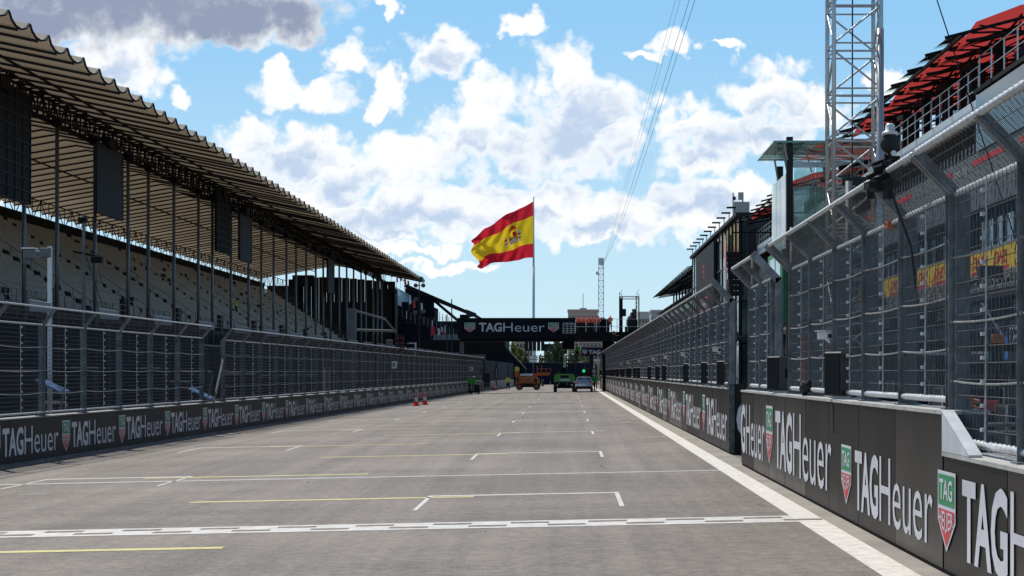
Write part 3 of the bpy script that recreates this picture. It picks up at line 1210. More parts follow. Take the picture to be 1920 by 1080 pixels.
mb = MB()
for z in (0.12, 2.2):
    mb.bar(lw(68.3, .14, LW_H + z), lw(71.7, .14, LW_H + z), 0.05)
for yy in (68.3, 71.7):
    mb.bar(lw(yy, .14, LW_H + 0.12), lw(yy, .14, LW_H + 2.2), 0.05)
part('gate_frame', mb, 'galvanised', gate)
mb = MB()
for k in range(24):
    yy = 68.35 + 3.3 * k / 23
    mb.bar(lw(yy, .14, LW_H + 0.12), lw(yy, .14, LW_H + 2.2), 0.007)
for k in range(12):
    mb.bar(lw(68.3, .14, LW_H + 0.2 + k * .17), lw(71.7, .14, LW_H + 0.2 + k * .17), 0.007)
part('wire_mesh', mb, 'wire', gate, kind='stuff')
part('brace', MB().bar(lw(70.0, .10, LW_H + 0.03), lw(71.6, .05, LW_H + 1.8), 0.08, 0.05), 'galvanised', gate, 'leaning bright steel brace')

# pit side
fr = thing('debris_fence', 'tall wire debris fence on the nearest part of the pit wall', 'fence', (4.0, 26, RW_H))
ysr = [18.75 + 2.69 * k for k in range(0, 6)]
fence(fr, lambda y: (3.97, y, RW_H), (0, 1, 0), (-1, 0, 0), ysr, 2.19, 2.61, 0.44, (0.62, 1.15, 1.72), 0.045, 0.0044, 0.03, 0.115, sag=0.024, coarse=0.15)
fr0 = thing('debris_fence', 'wire debris fence bay on the lowered end of the pit wall, closest to the viewer', 'fence', (4.0, 15, RW_LOW))
ysr0 = [18.45 - 2.69 * k for k in range(3, -1, -1)]
fence(fr0, lambda y: (3.97, y, RW_LOW), (0, 1, 0), (-1, 0, 0), ysr0[:-1] + [18.6], 2.60, 3.02, 0.44, (0.70, 1.30, 1.95), 0.045, 0.0044, 0.034, 0.115, sag=0.024, coarse=0.15)
fr2 = thing('debris_fence', 'short two-bay piece of wire fence at the far end of the foreground pit wall', 'fence', (4.0, 37, RW_H))
fence(fr2, lambda y: (3.97, y, RW_H), (0, 1, 0), (-1, 0, 0), [35.0, 37.2, 39.4], 2.19, 2.61, 0.44, (0.62, 1.15, 1.72), 0.05, 0.0038, 0.03, 0.115, sag=0.024, coarse=0.22)
fr3 = thing('debris_fence', 'long wire debris fence with leaning top on the pit wall beyond the opening', 'fence', (4.1, 130, RW_H))
ysf = [44.9 + 2.69 * k for k in range(0, 68)]
fence(fr3, lambda y: (4.0, y, RW_H), (0, 1, 0), (-1, 0, 0), ysf, 2.14, 2.56, 0.44, (0.62, 1.15, 1.72), 0.10, 0.0060, 0.028, 0.105, sag=0.024, coarse=0.4)
# solid frames that close the ends of the leaning tops
for root, y in ((fr3, 44.8), (fr2, 34.85), (fr, ysr[-1] + 0.14)):
    X0 = 4.0
    mb = MB().bar((X0, y, RW_H + 2.12), (X0 - 0.5, y, RW_H + 2.64), 0.14, 0.10, up=(0, 1, 0)).bar((X0, y, RW_H), (X0, y, RW_H + 2.18), 0.13, 0.10)
    part('end_frame', mb, 'galvanised', root)

# ================================================================ objects along the near pit wall
def make_speaker(label):
    t = thing('loudspeaker', label, 'loudspeaker', (0, 0, 0), 'loudspeakers standing on the pit wall')
    b = MB()
    b.cbox((0, 0, 0.36), (0.32, 0.36, 0.62))
    lpart('cabinet', b, 'speaker_grey', t)
    lpart('grille', MB().cbox((0, -0.186, 0.36), (0.285, 0.016, 0.57)), 'black_plastic', t)
    for s in (-1, 1):
        lpart('handle', MB().cbox((s * 0.161, 0.0, 0.36), (0.008, 0.075, 0.17)), 'black_steel', t)
    m = MB().cbox((0, 0, 0.025), (0.16, 0.2, 0.05))
    m.tube((0, 0.02, 0.0), (0.16, 0.25, 0.03), 0.012, 6)
    lpart('mount', m, 'galvanised_bright', t)
    lpart('cable', MB().path([(0.1, 0.19, 0.3), (0.18, 0.26, 0.18), (0.12, 0.3, 0.06), (0.2, 0.36, 0.02)], 0.012, 5), 'rubber', t)
    return t


SPK = make_speaker('black loudspeaker on the foreground pit wall beside the fuzzy microphone, nearest the wedge')
SPK.location = (3.86, 25.9, RW_H)
SPK.rotation_euler = (0, 0, R(-52))
copy_thing(SPK, (3.86, 33.4, RW_H), R(-52), 'black loudspeaker on the foreground pit wall close to the opening')
i = 0
y = 46.4
while y < 224:
    if i not in (3, 7):
        copy_thing(SPK, (4.05 - 0.06, y, 1.62), R(-48 + random.uniform(-5, 5)), '%s black loudspeaker on the long pit wall beyond the opening' % ordinal(i), 'loudspeakers standing on the pit wall')
    i += 1
    y += 5.5 if i % 2 else 8.1
mic = thing('microphone', 'black fuzzy wind-shielded microphone lying on the foreground pit wall', 'microphone', (3.84, 29.6, RW_H))
b = MB()
prof = [(0.012, -0.17), (0.075, -0.14), (0.11, -0.06), (0.115, 0.04), (0.09, 0.13), (0.02, 0.17)]
vs_ = MB().lathe(prof, 12)
M = Matrix.Rotation(R(70), 3, 'X') @ Matrix.Rotation(R(30), 3, 'Z')
b.add([tuple((M @ Vector(p)) * (1 + random.uniform(-.07, .07)) + Vector((0, 0, 0.13))) for p in vs_.v], vs_.f)
lpart('windshield', b, 'rubber', mic)
lpart('mount', MB().tube((0, 0, 0.0), (0, 0, 0.09), 0.025, 8).cbox((0, 0, 0.012), (0.12, 0.12, 0.024)), 'black_steel', mic)
# small white cameras on brackets above the far wall
cc0 = None
for k, y in enumerate((27.5, 47.5, 60.9, 71.7, 82.5, 98.6, 117, 133)):
    if cc0 is None:
        cc0 = thing('security_camera', 'small white camera on a bracket above the foreground wall loudspeaker', 'camera', (3.98, y, 2.48), 'white cameras fixed to the pit fence')
        lpart('bracket', MB().bar((0.02, 0.1, -0.08), (-0.12, -0.05, 0.03), 0.035, 0.035).bar((0.02, 0.1, -0.22), (0.02, 0.1, 0.1), 0.05), 'white_metal', cc0)
        lpart('housing', MB().cbox((-0.14, -0.1, 0.07), (0.11, 0.30, 0.11), 0.35), 'white_metal', cc0)
        lpart('hood', MB().cbox((-0.16, -0.13, 0.135), (0.14, 0.34, 0.012), 0.35), 'white_metal', cc0)
        lpart('lens', MB().tube((-0.085, -0.24, 0.06), (-0.08, -0.262, 0.06), 0.035, 10), 'black_plastic', cc0)
    else:
        copy_thing(cc0, (3.98, y, 2.52), None, '%s small white camera along the fence beyond the opening' % ordinal(k - 1))

# remote camera cluster on the fence top
rig = thing('camera_rig', 'cluster of black remote cameras under a ball with a white cap on the fence top', 'camera', (3.52, 20.4, 4.22))
lpart('clamp', MB().bar((0, -0.2, 0.0), (0, 0.25, 0.0), 0.06).bar((0.02, 0, 0), (0.02, 0, 0.2), 0.04), 'black_steel', rig)
b = MB()
for (p, q, r) in (((-0.16, -0.12, 0.02), (-0.02, 0.0, 0.07), 0.032), ((-0.19, 0.05, -0.05), (-0.03, 0.06, 0.03), 0.03), ((0.0, -0.2, 0.08), (0.06, 0.05, 0.12), 0.035),
                  ((-0.12, 0.1, 0.1), (0.03, 0.12, 0.16), 0.028), ((0.08, -0.15, 0.02), (0.16, 0.0, 0.08), 0.03)):
    b.tube(p, q, r, 10)
    m = Vector(q) + (Vector(q) - Vector(p)).normalized() * 0.02
    b.cbox(m, (0.07, 0.07, 0.07))
lpart('camera_body', b, 'black_plastic', rig, smooth=False)
for (p_, s_) in (((-0.06, 0.1, -0.12), (0.12, 0.14, 0.16)), ((0.1, 0.02, -0.02), (0.16, 0.1, 0.1)), ((-0.16, -0.02, -0.14), (0.1, 0.16, 0.08)), ((0.02, -0.1, -0.2), (0.07, 0.08, 0.2)), ((0.14, 0.12, 0.14), (0.1, 0.12, 0.12))):
    lpart('control_box', MB().cbox(p_, s_, random.uniform(-.6, .6)), 'black_plastic', rig)
lpart('lens_ring', MB().tube((-0.17, -0.13, 0.015), (-0.18, -0.14, 0.01), 0.034, 12).tube((0.07, -0.18, 0.2), (0.068, -0.19, 0.2), 0.03, 12), 'white_metal', rig)
lpart('ball', MB().ball((0.06, 0, 0.33), 0.112, 16, 12), 'rubber', rig, smooth=True)
lpart('cap', MB().lathe([(0.01, 0.0), (0.10, 0.0), (0.085, 0.03), (0.055, 0.045), (0.052, 0.10), (0.035, 0.125), (0.005, 0.13)], 14, (0.06, 0, 0.425)), 'white_metal', rig, 'white domed cap', smooth=True)
lpart('cable', MB().path([(0.05, 0.1, 0.05), (0.15, 0.2, -0.3), (0.35, 0.3, -0.8), (0.45, 0.32, -1.6)], 0.014, 5), 'rubber', rig)
cl = thing('pipe_clamp', 'rusty orange clamp on the bend of the near pit fence', 'clamp', (3.93, 22.3, 3.80))
lpart('jaw', MB().cbox((0, 0, 0.0), (0.12, 0.14, 0.09)).tube((0, -0.1, 0), (0, 0.12, 0), 0.05, 8), mat('rust', (0.42, 0.13, 0.05), 0.8, 0.1, 0.35, 20), cl)
lpart('bolt', MB().tube((-0.09, 0, 0.0), (0.1, 0, 0.02), 0.018, 6), 'rust', cl)
for (px_, py_, D, n_) in ((1632, 348, 21.4, 0),):
    dg = thing('dangling_tag', 'small black pouch tied to the second fence arm', 'pouch', tuple(at(px_, py_, D)))
    lpart('pouch', MB().cbox((0, 0, -0.08), (0.09, 0.06, 0.15)), 'black_plastic', dg)
    lpart('strap', MB().bar((0, 0, -0.02), (0, 0, 0.1), 0.02), 'black_plastic', dg)


# ================================================================ lattice tower by the pit lane
def lattice_tower(root, cx, cy, z0, z1, w, bay, rc, rb, single=True):
    h = w / 2
    cs = [(-h, -h), (h, -h), (h, h), (-h, h)]
    o0 = wloc(root)
    cm = MB().tube((0, 0, z0), (0, 0, z1), rc, 12).mesh('chord', 'alu', smooth=True)
    for (a, b) in cs:
        link('chord', cm, root, Vector((cx + a, cy + b, 0)) - o0)
    n = int((z1 - z0) / bay)
    mb = MB()
    for k in range(n + 1):
        z = z0 + k * bay
        for i in range(4):
            a, b = cs[i], cs[(i + 1) % 4]
            A, B = Vector((cx + a[0], cy + a[1], z)), Vector((cx + b[0], cy + b[1], z))
            up = Vector((0, 0, bay))
            dz = Vector((0, 0, 0.09))
            if single:
                part('strut', MB().tube(A + dz, B + dz, rb, 7, cap=False), 'alu', root, smooth=True)
                part('strut', MB().tube(A - dz, B - dz, rb, 7, cap=False), 'alu', root, smooth=True)
                if k < n:
                    p, q = (A, B) if (k + i) % 2 else (B, A)
                    part('brace', MB().tube(p + dz, q + up - dz, rb * 1.15, 7, cap=False), 'alu', root, smooth=True)
            else:
                mb.bar(A, B, rb * 2)
                if k < n:
                    p, q = (A, B) if (k + i) % 2 else (B, A)
                    mb.bar(p, q + up, rb * 2)
    if not single:
        part('bracing', mb, 'alu', root)


TX, TY = 6.62, 42.5
tower = thing('truss_tower', 'tall silver aluminium truss tower standing behind the pit fence', 'tower', (TX, TY, 0))
lattice_tower(tower, TX, TY, 0.1, 19.3, 1.08, 1.04, 0.05, 0.021)
part('lead_pipe', MB().tube((TX + 0.50, TY - 0.66, 0.1), (TX + 0.50, TY - 0.66, 9.85), 0.085, 14), 'alu', tower, 'thick bright pipe fixed to the right corner of the tower', smooth=True)
part('base', MB().box(TX - 0.8, TX + 0.8, TY - 0.8, TY + 0.8, 0.0, 0.12), 'galvanised', tower)
part('rising_cable', MB().path([(TX - 0.05, TY, 19), (TX - 0.03, TY, 12), (TX - 0.05, TY, 0.2)], 0.018, 5), 'rubber', tower)
part('floodlight', MB().cbox((TX + 0.05, TY - 0.75, 6.35), (0.75, 0.45, 0.16), 0.5).bar((TX - .4, TY - .6, 6.0), (TX + .1, TY - .7, 6.3), .2, .05), 'screen_back', tower, 'tilted grey panel clamped to the tower')
for k, (a, b) in enumerate((((TX + 0.5, TY, 15.0), (11.2, 39.5, 0.1)), ((TX + 0.5, TY, 14.0), (8.2, 47.5, 0.1)))):
    gwm = thing('guy_wire', ('long steel guy wire slanting from the truss tower down to the pit lane', 'short steel guy wire dropping steeply beside the truss tower')[k], 'cable', b)
    part('wire', MB().tube(a, b, 0.014, 6), 'black_steel', gwm)
    part('anchor', MB().tube((b[0], b[1], 0), (b[0], b[1], 0.35), 0.04, 8), 'galvanised', gwm)

# far tower and the cables strung between the two
FT = at(1127, 698, 300)
tower2 = thing('truss_tower', 'slim distant lattice tower rising behind the footbridge', 'tower', (FT.x, 300, 0))
lattice_tower(tower2, FT.x, 300, 0, 20.6, 0.82, 1.0, 0.05, 0.026, False)
part('top_cage', MB().box(FT.x - .45, FT.x + .45, 299.5, 300.5, 19.6, 20.7), 'alu', tower2)
part('lamp', MB().cbox((FT.x - 0.65, 299.4, 18.2), (0.4, 0.4, 0.5)), 'white_metal', tower2)
for k, (dx, dz) in enumerate(((0.0, 0.0), (0.35, 0.2), (-0.45, 0.1), (-0.62, 0.45))):
    key = [(300, 18.9), (226, 18.6), (159, 19.9), (100, 21.5), (60, 22.6), (42.5, 19.2 + 4)]
    pts = []
    for t in range(0, 41):
        y = 300 + (44 - 300) * t / 40.0
        # smooth interpolation of height along the span
        zs = np.interp(y, [q[0] for q in reversed(key)], [q[1] for q in reversed(key)])
        f = t / 40.0
        pts.append((FT.x + (TX - FT.x) * f + dx * min(1, f * 2.2), y, zs + dz * f))
    pts2 = [pts[0]] + [tuple((np.array(pts[max(i - 3, 0)]) + np.array(pts[max(i - 1, 0)]) + np.array(pts[i]) + np.array(pts[min(i + 1, 40)]) + np.array(pts[min(i + 3, 40)])) / 5) for i in range(1, 40)] + [pts[-1]]
    nm = ('thickest overhead camera cable strung high above the track to the far tower', 'overhead camera cable, rightmost of the four against the clouds',
          'overhead camera cable, second from left of the four', 'overhead camera cable, leftmost of the four')[k]
    cw = thing('overhead_cable', nm, 'cable', (TX, 44, 20), 'camera cables strung over the track')
    part('wire', MB().path(pts2, 0.013 if k < 2 else 0.008, 5), 'dark_steel', cw)

# ================================================================ main grandstand across the track
GX_E, GZ_E = -22.4, 16.45       # roof edge over the track side
GX_A, GZ_A = -36.0, 19.1        # apex
GX_B, GZ_B = -48.3, 17.0        # back edge
PL = 2.83
GY0, GY1 = 62.0, 284.0
stand = thing('grandstand', 'huge covered grandstand with pale seats and a pleated roof across the track', 'grandstand', (-36, 150, -0.42))
o0 = wloc(stand)
# pleated membrane roof, one panel per bay
prof = [(0.0, 0.0), (0.10, -0.30), (0.30, -0.50), (0.55, -0.50), (0.78, -0.30), (0.93, 0.04), (1.0, 0.0)]
stn = [(GX_E, GZ_E), (-29.2, 17.85), (GX_A, GZ_A), (-42, 18.1), (GX_B, GZ_B)]
vs_, fs = [], []
for (x, z) in stn:
    for (t, dz) in prof:
        vs_.append((x, t * PL, z + dz * 0.78))
np_ = len(prof)
for a in range(len(stn) - 1):
    for b in range(np_ - 1):
        fs.append((a * np_ + b, a * np_ + b + 1, (a + 1) * np_ + b + 1, (a + 1) * np_ + b))
pm = MB().add(vs_, fs).mesh('membrane_panel', 'tan_membrane')
mb = MB()
for i in range(np_ - 1):        # dark piping on the scalloped front edge
    (t0, d0), (t1, d1) = prof[i], prof[i + 1]
    mb.bar((GX_E + 0.02, t0 * PL, GZ_E + d0 * 0.78 - 0.02), (GX_E + 0.02, t1 * PL, GZ_E + d1 * 0.78 - 0.02), 0.07, 0.08)
em = mb.mesh('edge_trim', 'black_steel')
mb = MB()
for i in range(len(stn) - 1):
    (x0, z0), (x1, z1) = stn[i], stn[i + 1]
    mb.bar((x0, 0.42 * PL, z0 - 0.50), (x1, 0.42 * PL, z1 - 0.50), 0.10, 0.12)
rm = mb.mesh('rafter', 'dark_steel')
y = GY0
while y < GY1 - 0.1:
    off = Vector((0, y, random.uniform(-.04, .04))) - o0
    link('membrane_panel', pm, stand, off)
    link('edge_trim', em, stand, off)
    link('rafter', rm, stand, off)
    y += PL
GYE = y


def roof_z(x):
    return float(np.interp(-x, [-s[0] for s in stn], [s[1] for s in stn]))


for x in (-25.6, -32.5, -39.5):
    part('purlin', MB().bar((x, GY0, roof_z(x) - 0.85), (x, GYE, roof_z(x) - 0.85), 0.09, 0.10), 'black_steel', stand)


def lattice_beam(root, name, x, y0, y1, zb, zt, step, r, matn='black_steel', extra=0.0):
    mb = MB()
    for z in (zb, zt):
        for dx in ((0,) if not extra else (-extra, extra)):
            mb.bar((x + dx, y0, z), (x + dx, y1, z), r * 2.4)
    n = int((y1 - y0) / step)
    for k in range(n):
        a = y0 + (y1 - y0) * k / n
        b = y0 + (y1 - y0) * (k + 1) / n
        dx = 0 if not extra else (extra if k % 2 else -extra)
        mb.bar((x + dx, a, zb), (x + dx, b, zt) if k % 2 else (x + dx, b, zb), r * 1.6) if False else None
        p, q = ((x + dx, a, zb), (x + dx, b, zt)) if k % 2 else ((x + dx, a, zt), (x + dx, b, zb))
        mb.bar(p, q, r * 1.7)
        mb.bar((x - extra, a, zb), (x - extra, a, zt), r * 1.7)
        if extra:
            mb.bar((x - extra, a, zt), (x + extra, a, zt), r * 1.4)
    return part(name, mb, matn, root, kind='stuff')


lattice_beam(stand, 'truss', -28.8, GY0, GYE, 16.15, 17.25, 1.1, 0.05, 'black_steel', 0.35)
lattice_beam(stand, 'rear_truss', -44.2, GY0, GYE, 14.6, 16.3, 2.4, 0.035)
# slender poles under the truss
pole_m = MB().tube((0, 0, 0), (0, 0, 16.7), 0.115, 10).mesh('pole', 'pole_steel', smooth=True)
cap_m = MB().cbox((0, 0, 16.5), (0.45, 0.5, 0.5)).mesh('pole_head', 'black_steel')
for px_ in (-40, 45, 107, 178, 240, 278, 326, 372, 398, 433, 466, 490, 513, 537, 555, 574, 592, 606, 620, 636, 650, 663, 677, 686, 700, 708, 716, 725):
    D = 28.8 * F_PX / (1066 - px_)
    p = link('pole', pole_m, stand, Vector((-28.8, D, -0.42)) - o0)
    link('pole_head', cap_m, p, (0, 0, 0))
# terrace: sixteen steps, each with its row of seats
NR_, X0, X1, Z0, Z1 = 17, -31.6, -43.4, 5.7, 13.2
SY0, SY1 = 86.0, 268.0
for r in range(NR_):
    xa = X0 + (X1 - X0) * r / NR_
    xb = X0 + (X1 - X0) * (r + 1) / NR_
    z = Z0 + (Z1 - Z0) * r / (NR_ - 1)
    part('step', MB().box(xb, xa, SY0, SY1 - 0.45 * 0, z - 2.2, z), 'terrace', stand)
    # seats: pan and back, about half a metre apart, with aisles
    pan = [(-0.02, 0), (-0.40, 0), (-0.40, 0.40), (-0.02, 0.40)]
    vs_, fs = [], []
    y = SY0 + 0.3
    k = 0
    while y < SY1 - 1.0:
        ph = (y - SY0 + r * 0.0) % 18.0
        if ph > 1.25:
            b0 = len(vs_)
            x = xa - 0.18
            zz = z + 0.40
            h = 0.36 + random.uniform(-0.02, 0.02)
            pts = [(x, y, zz), (x, y + 0.44, zz), (x - 0.36, y + 0.44, zz - 0.03), (x - 0.36, y, zz - 0.03),
                   (x, y, zz - 0.07), (x, y + 0.44, zz - 0.07),
                   (x - 0.46, y, zz + h), (x - 0.46, y + 0.44, zz + h), (x - 0.42, y, z), (x - 0.42, y + 0.44, z)]
            vs_ += pts
            fs += [tuple(i + b0 for i in q) for q in ((0, 1, 2, 3), (0, 4, 5, 1), (3, 2, 7, 6))]
        y += 0.52
    row = part('seat_row', MB().add(vs_, fs), 'seat', stand, kind='stuff')
# clumps of folded dark seats and gangway rails scattered on the terrace
mb = MB()
for k in range(26):
    r = random.randrange(1, NR_ - 1)
    y = SY0 + 18.0 * random.randrange(0, 10) + random.choice((1.5, 2.0, 16.4, 9.0)) + random.uniform(-.3, .3)
    x = X0 + (X1 - X0) * r / NR_ - 0.45
    z = Z0 + (Z1 - Z0) * r / (NR_ - 1)
    for j in range(random.choice((2, 3, 4))):
        mb.cbox((x + 0.1, y + j * 0.5, z + 0.45), (0.10, 0.14, 0.6))
part('folded_seats', mb, 'black_plastic', stand, kind='stuff')
for k in range(10):
    y = SY0 + 18.0 * k + 0.6
    mb = MB()
    for r in range(0, 9, 1):
        x = X0 + (X1 - X0) * r / NR_ - 0.2
        z = Z0 + (Z1 - Z0) * r / (NR_ - 1)
        x2 = X0 + (X1 - X0) * (r + 1) / NR_ - 0.2
        z2 = Z0 + (Z1 - Z0) * (r + 1) / (NR_ - 1)
        if r % 2 == 0:
            mb.bar((x, y, z), (x, y, z + 1.0), 0.04)
        mb.bar((x, y, z + 1.0), (x2, y, z2 + 1.0), 0.04)
    part('gangway_rail', mb, 'grey_steel', stand)
    part('vomitory', MB().box(X0 - 0.3, X0 + 0.05, y + 7.5, y + 8.8, Z0 - 0.2, Z0 + 1.5), 'dark_steel', stand)
mb = MB()
for k in range(92):
    y = SY0 + 2.0 * k
    mb.bar((X0 + 0.25, y, 5.1), (X0 + 0.25, y, 6.75), 0.05)
for z in (6.0, 6.35, 6.75):
    mb.bar((X0 + 0.25, SY0, z), (X0 + 0.25, SY1, z), 0.04)
part('front_rail', mb, 'grey_steel', stand)
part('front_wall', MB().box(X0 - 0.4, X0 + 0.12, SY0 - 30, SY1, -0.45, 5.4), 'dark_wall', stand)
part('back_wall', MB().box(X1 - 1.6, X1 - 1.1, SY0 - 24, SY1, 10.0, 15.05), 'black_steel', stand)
for k in range(12):
    part('exit_box', MB().box(X1 - 1.1, X1 - 0.4, SY0 + 8 + 18 * k, SY0 + 10 + 18 * k, 12.6, 13.9), 'black_steel', stand)
# the stepped far end
mb = MB()
for r in range(NR_):
    xa = X0 + (X1 - X0) * r / NR_
    xb = X0 + (X1 - X0) * (r + 1) / NR_
    z = Z0 + (Z1 - Z0) * r / (NR_ - 1)
    mb.box(xb, xa, SY1, SY1 + 0.5, -0.4, z + 0.45)
part('end_wall', mb, 'seat', stand)
mb = MB()
for r in range(0, NR_ - 1):
    xa = X0 + (X1 - X0) * (r + .5) / NR_
    z = Z0 + (Z1 - Z0) * r / (NR_ - 1)
    xb = X0 + (X1 - X0) * (r + 1.5) / NR_
    z2 = Z0 + (Z1 - Z0) * (r + 1) / (NR_ - 1)
    mb.bar((xa, SY1 + 0.3, z + 0.4), (xa, SY1 + 0.3, z + 1.5), 0.05)
    mb.bar((xa, SY1 + 0.3, z + 1.5), (xb, SY1 + 0.3, z2 + 1.5), 0.05)
    mb.bar((xa, SY1 + 0.3, z + 1.1), (xb, SY1 + 0.3, z2 + 1.1), 0.04)
part('end_rail', mb, 'grey_steel', stand)


# screens hung from the truss
def hung_screen(label, px0, px1, py_top, py_bot, matn, grid):
    X = -28.3
    y0, y1 = -X * F_PX / (1066 - px0), -X * F_PX / (1066 - px1)
    ym = y0
    zt = CAM_Z + (VPY - py_top) / F_PX * y0
    zb = CAM_Z + (VPY - py_bot) / F_PX * y0
    t = thing('hanging_screen', label, 'screen', (X, (y0 + y1) / 2, zb), 'screens hung from the grandstand truss')
    part('panel', MB().box(X, X + 0.18, y0, y1, zb, zt), matn, t)
    mb = MB()
    for a in (y0 + 0.6, (y0 + y1) / 2, y1 - 0.6):
        mb.bar((X + 0.1, a, zt), (X, a, 16.4), 0.06)
    mb.bar((X + 0.1, y0, zt + 0.05), (X + 0.1, y1, zt + 0.05), 0.14)
    part('hanger', mb, 'black_steel', t)
    part('winch', MB().cbox((X + 0.1, (y0 + y1) / 2, (zt + 16.4) / 2), (0.5, 1.6, 0.7)), 'black_steel', t)
    if grid:
        mb = MB()
        ny, nz_ = 7, 9
        for i in range(ny + 1):
            a = y0 + (y1 - y0) * i / ny
            mb.bar((X + 0.2, a, zb), (X + 0.2, a, zt), 0.07)
        for i in range(nz_ + 1):
            z = zb + (zt - zb) * i / nz_
            mb.bar((X + 0.2, y0, z), (X + 0.2, y1, z), 0.07)
        part('frame', mb, 'black_plastic', t)
    else:
        part('trim', MB().bar((X + 0.19, y0, zb), (X + 0.19, y0, zt), 0.06), 'dark_steel', t)
        part('trim', MB().bar((X + 0.19, y1, zb), (X + 0.19, y1, zt), 0.06), 'dark_steel', t)


hung_screen('large black gridded screen back hanging at the left edge of the picture', -60, 50, 125, 350, 'black_steel', True)
hung_screen('plain grey screen back hanging between the third and fourth grandstand poles', 176, 225, 268, 398, 'screen_back', False)
hung_screen('black gridded screen back hanging halfway along the grandstand', 402, 428, 352, 470, 'black_steel', True)
hung_screen('slim grey screen back hanging just past the black one', 446, 468, 400, 487, 'screen_back', False)
hung_screen('narrow grey screen back hanging in front of the black hoarding', 612, 624, 484, 548, 'screen_back', False)

# small person sitting on the terrace is added with the people below

# ================================================================ pit building
BX = 14.0
BY0, BY1 = 40.0, 292.0
pit = thing('pit_building', 'long dark pit building with grey cladding, railings and red winged roofs', 'building', (20, 150, 0))
part('core', MB().box(BX + 3.0, BX + 16, BY0, BY1, 0, 11.2), 'dark_wall', pit)
# ground floor: garage bays between piers
bay = 6.0
y = BY0
n = 0
while y < BY1 - 1:
    part('pier', MB().box(BX, BX + 0.6, y, y + 0.5, 0, 4.45), 'dark_steel', pit)
    if n % 2 == 0 and y < 200:
        part('divider', MB().box(BX + 0.6, BX + 3.0, y + 0.1, y + 0.35, 0, 4.4), 'cladding', pit)
    hd = part('header_board', MB().box(BX - 0.04, BX + 0.25, y + 0.52, y + bay - 0.02, 3.05, 4.35), 'navy_wall', pit)
    if y < 130:
        mb = MB()
        for k in range(5):
            mb.box(BX - 0.055, BX - 0.042, y + 3.6, y + 5.4, 3.95 + 0.07 * k, 3.98 + 0.07 * k)
        part('louvre', mb, 'galvanised_bright', hd, kind='stuff')
    y += bay
    n += 1
part('garage_floor', MB().box(BX + 0.2, BX + 3.0, BY0, BY1, 0.0, 0.03), 'concrete', pit)
part('slab', MB().box(BX - 0.3, BX + 3.0, BY0, BY1, 4.4, 4.62), 'dark_steel', pit)
lattice_beam(pit, 'light_gantry', BX - 0.9, BY0, 120, 4.62, 5.02, 0.5, 0.022, 'alu', 0.2)
# first floor: pale windows behind the banners
part('first_floor', MB().box(BX + 0.4, BX + 3.0, BY0, BY1, 4.63, 7.55), 'dark_wall', pit)
y = BY0 + 0.4
n = 0
while y < 190:
    if n % 5 != 4:
        part('window', MB().box(BX + 0.36, BX + 0.42, y, y + 1.05, 5.1, 7.2), 'glass_pale' if (n % 7 < 4 or 78 < y < 118) else 'glass_teal', pit)
        if y < 110:
            part('mullion', MB().box(BX + 0.28, BX + 0.38, y + 1.08, y + 1.16, 5.0, 7.3), 'dark_steel', pit)
    y += 1.25
    n += 1
# grey cladding band with a broken red stripe
y = BY0
while y < BY1 - 1:
    part('cladding_panel', MB().box(BX - 0.06, BX + 0.3, y + 0.01, y + 2.99, 7.55, 9.48), 'cladding', pit)
    y += 3.0
for (a, b) in ((48, 56.5), (58.2, 63.2), (66.5, 68.8), (74.5, 79), (83, 86), (92, 97)):
    part('red_stripe', MB().box(BX - 0.075, BX - 0.062, a, b, 9.08, 9.27), 'red_banner', pit)
mb = MB()
sheet(mb, fit2d(text2d('madring', 0.0), 2.2, 0.42), (BX - 0.06, 66.2, 8.85), (0, -1, 0), (0, 0, 1), (-1, 0, 0), 0.012, 1, 1)
part('lettering', mb, 'print_white', pit)
# second floor: barred gallery, white parapet, black glass corner box
part('gallery', MB().box(BX + 0.8, BX + 3.0, BY0, BY1, 9.48, 10.62), 'glass_dark', pit)
y = 62.0
while y < 136:
    part('gallery_bar', MB().box(BX + 0.02, BX + 0.09, y, y + 0.07, 9.48, 10.6), 'black_steel', pit)
    y += 0.62 if y < 90 else 1.24
part('gallery_panel', MB().box(BX + 0.4, BX + 0.5, 62, 84, 9.5, 10.1), 'white_metal', pit, 'pale panel behind the gallery bars')
y = 62.5
while y < 136:
    part('parapet_panel', MB().box(BX - 0.1, BX + 0.15, y + 0.01, y + 4.99, 10.6, 11.3), 'white_metal', pit)
    y += 5.0
part('corner_box', MB().box(BX - 0.12, BX + 6, 50, 62.4, 9.5, 11.45), 'glass_dark', pit, 'black glazed corner box')
part('coping', MB().box(BX - 0.2, BX + 6, 50, 62.45, 11.46, 11.6), 'black_steel', pit)


def railing(root, p, q, h, step, matn='alu', rails=(0.35, 0.7, 1.0), r=0.03):
    p, q = Vector(p), Vector(q)
    L_ = (q - p).length
    n = max(1, int(L_ / step))
    mb = MB()
    for k in range(n + 1):
        a = p.lerp(q, k / n)
        mb.bar(a, a + Vector((0, 0, h)), r * 1.3)
    for t in rails:
        mb.bar(p + Vector((0, 0, h * t)), q + Vector((0, 0, h * t)), r)
    return part('railing', mb, matn, root)


railing(pit, (BX, 62.5, 11.3), (BX, 136, 11.3), 1.15, 1.6)
railing(pit, (BX, 50, 11.6), (BX, 62.4, 11.6), 1.15, 1.6, rails=(0.5, 1.0))
part('terrace_floor', MB().box(BX, BX + 16, 62.4, BY1, 11.2, 11.28), 'dark_steel', pit)
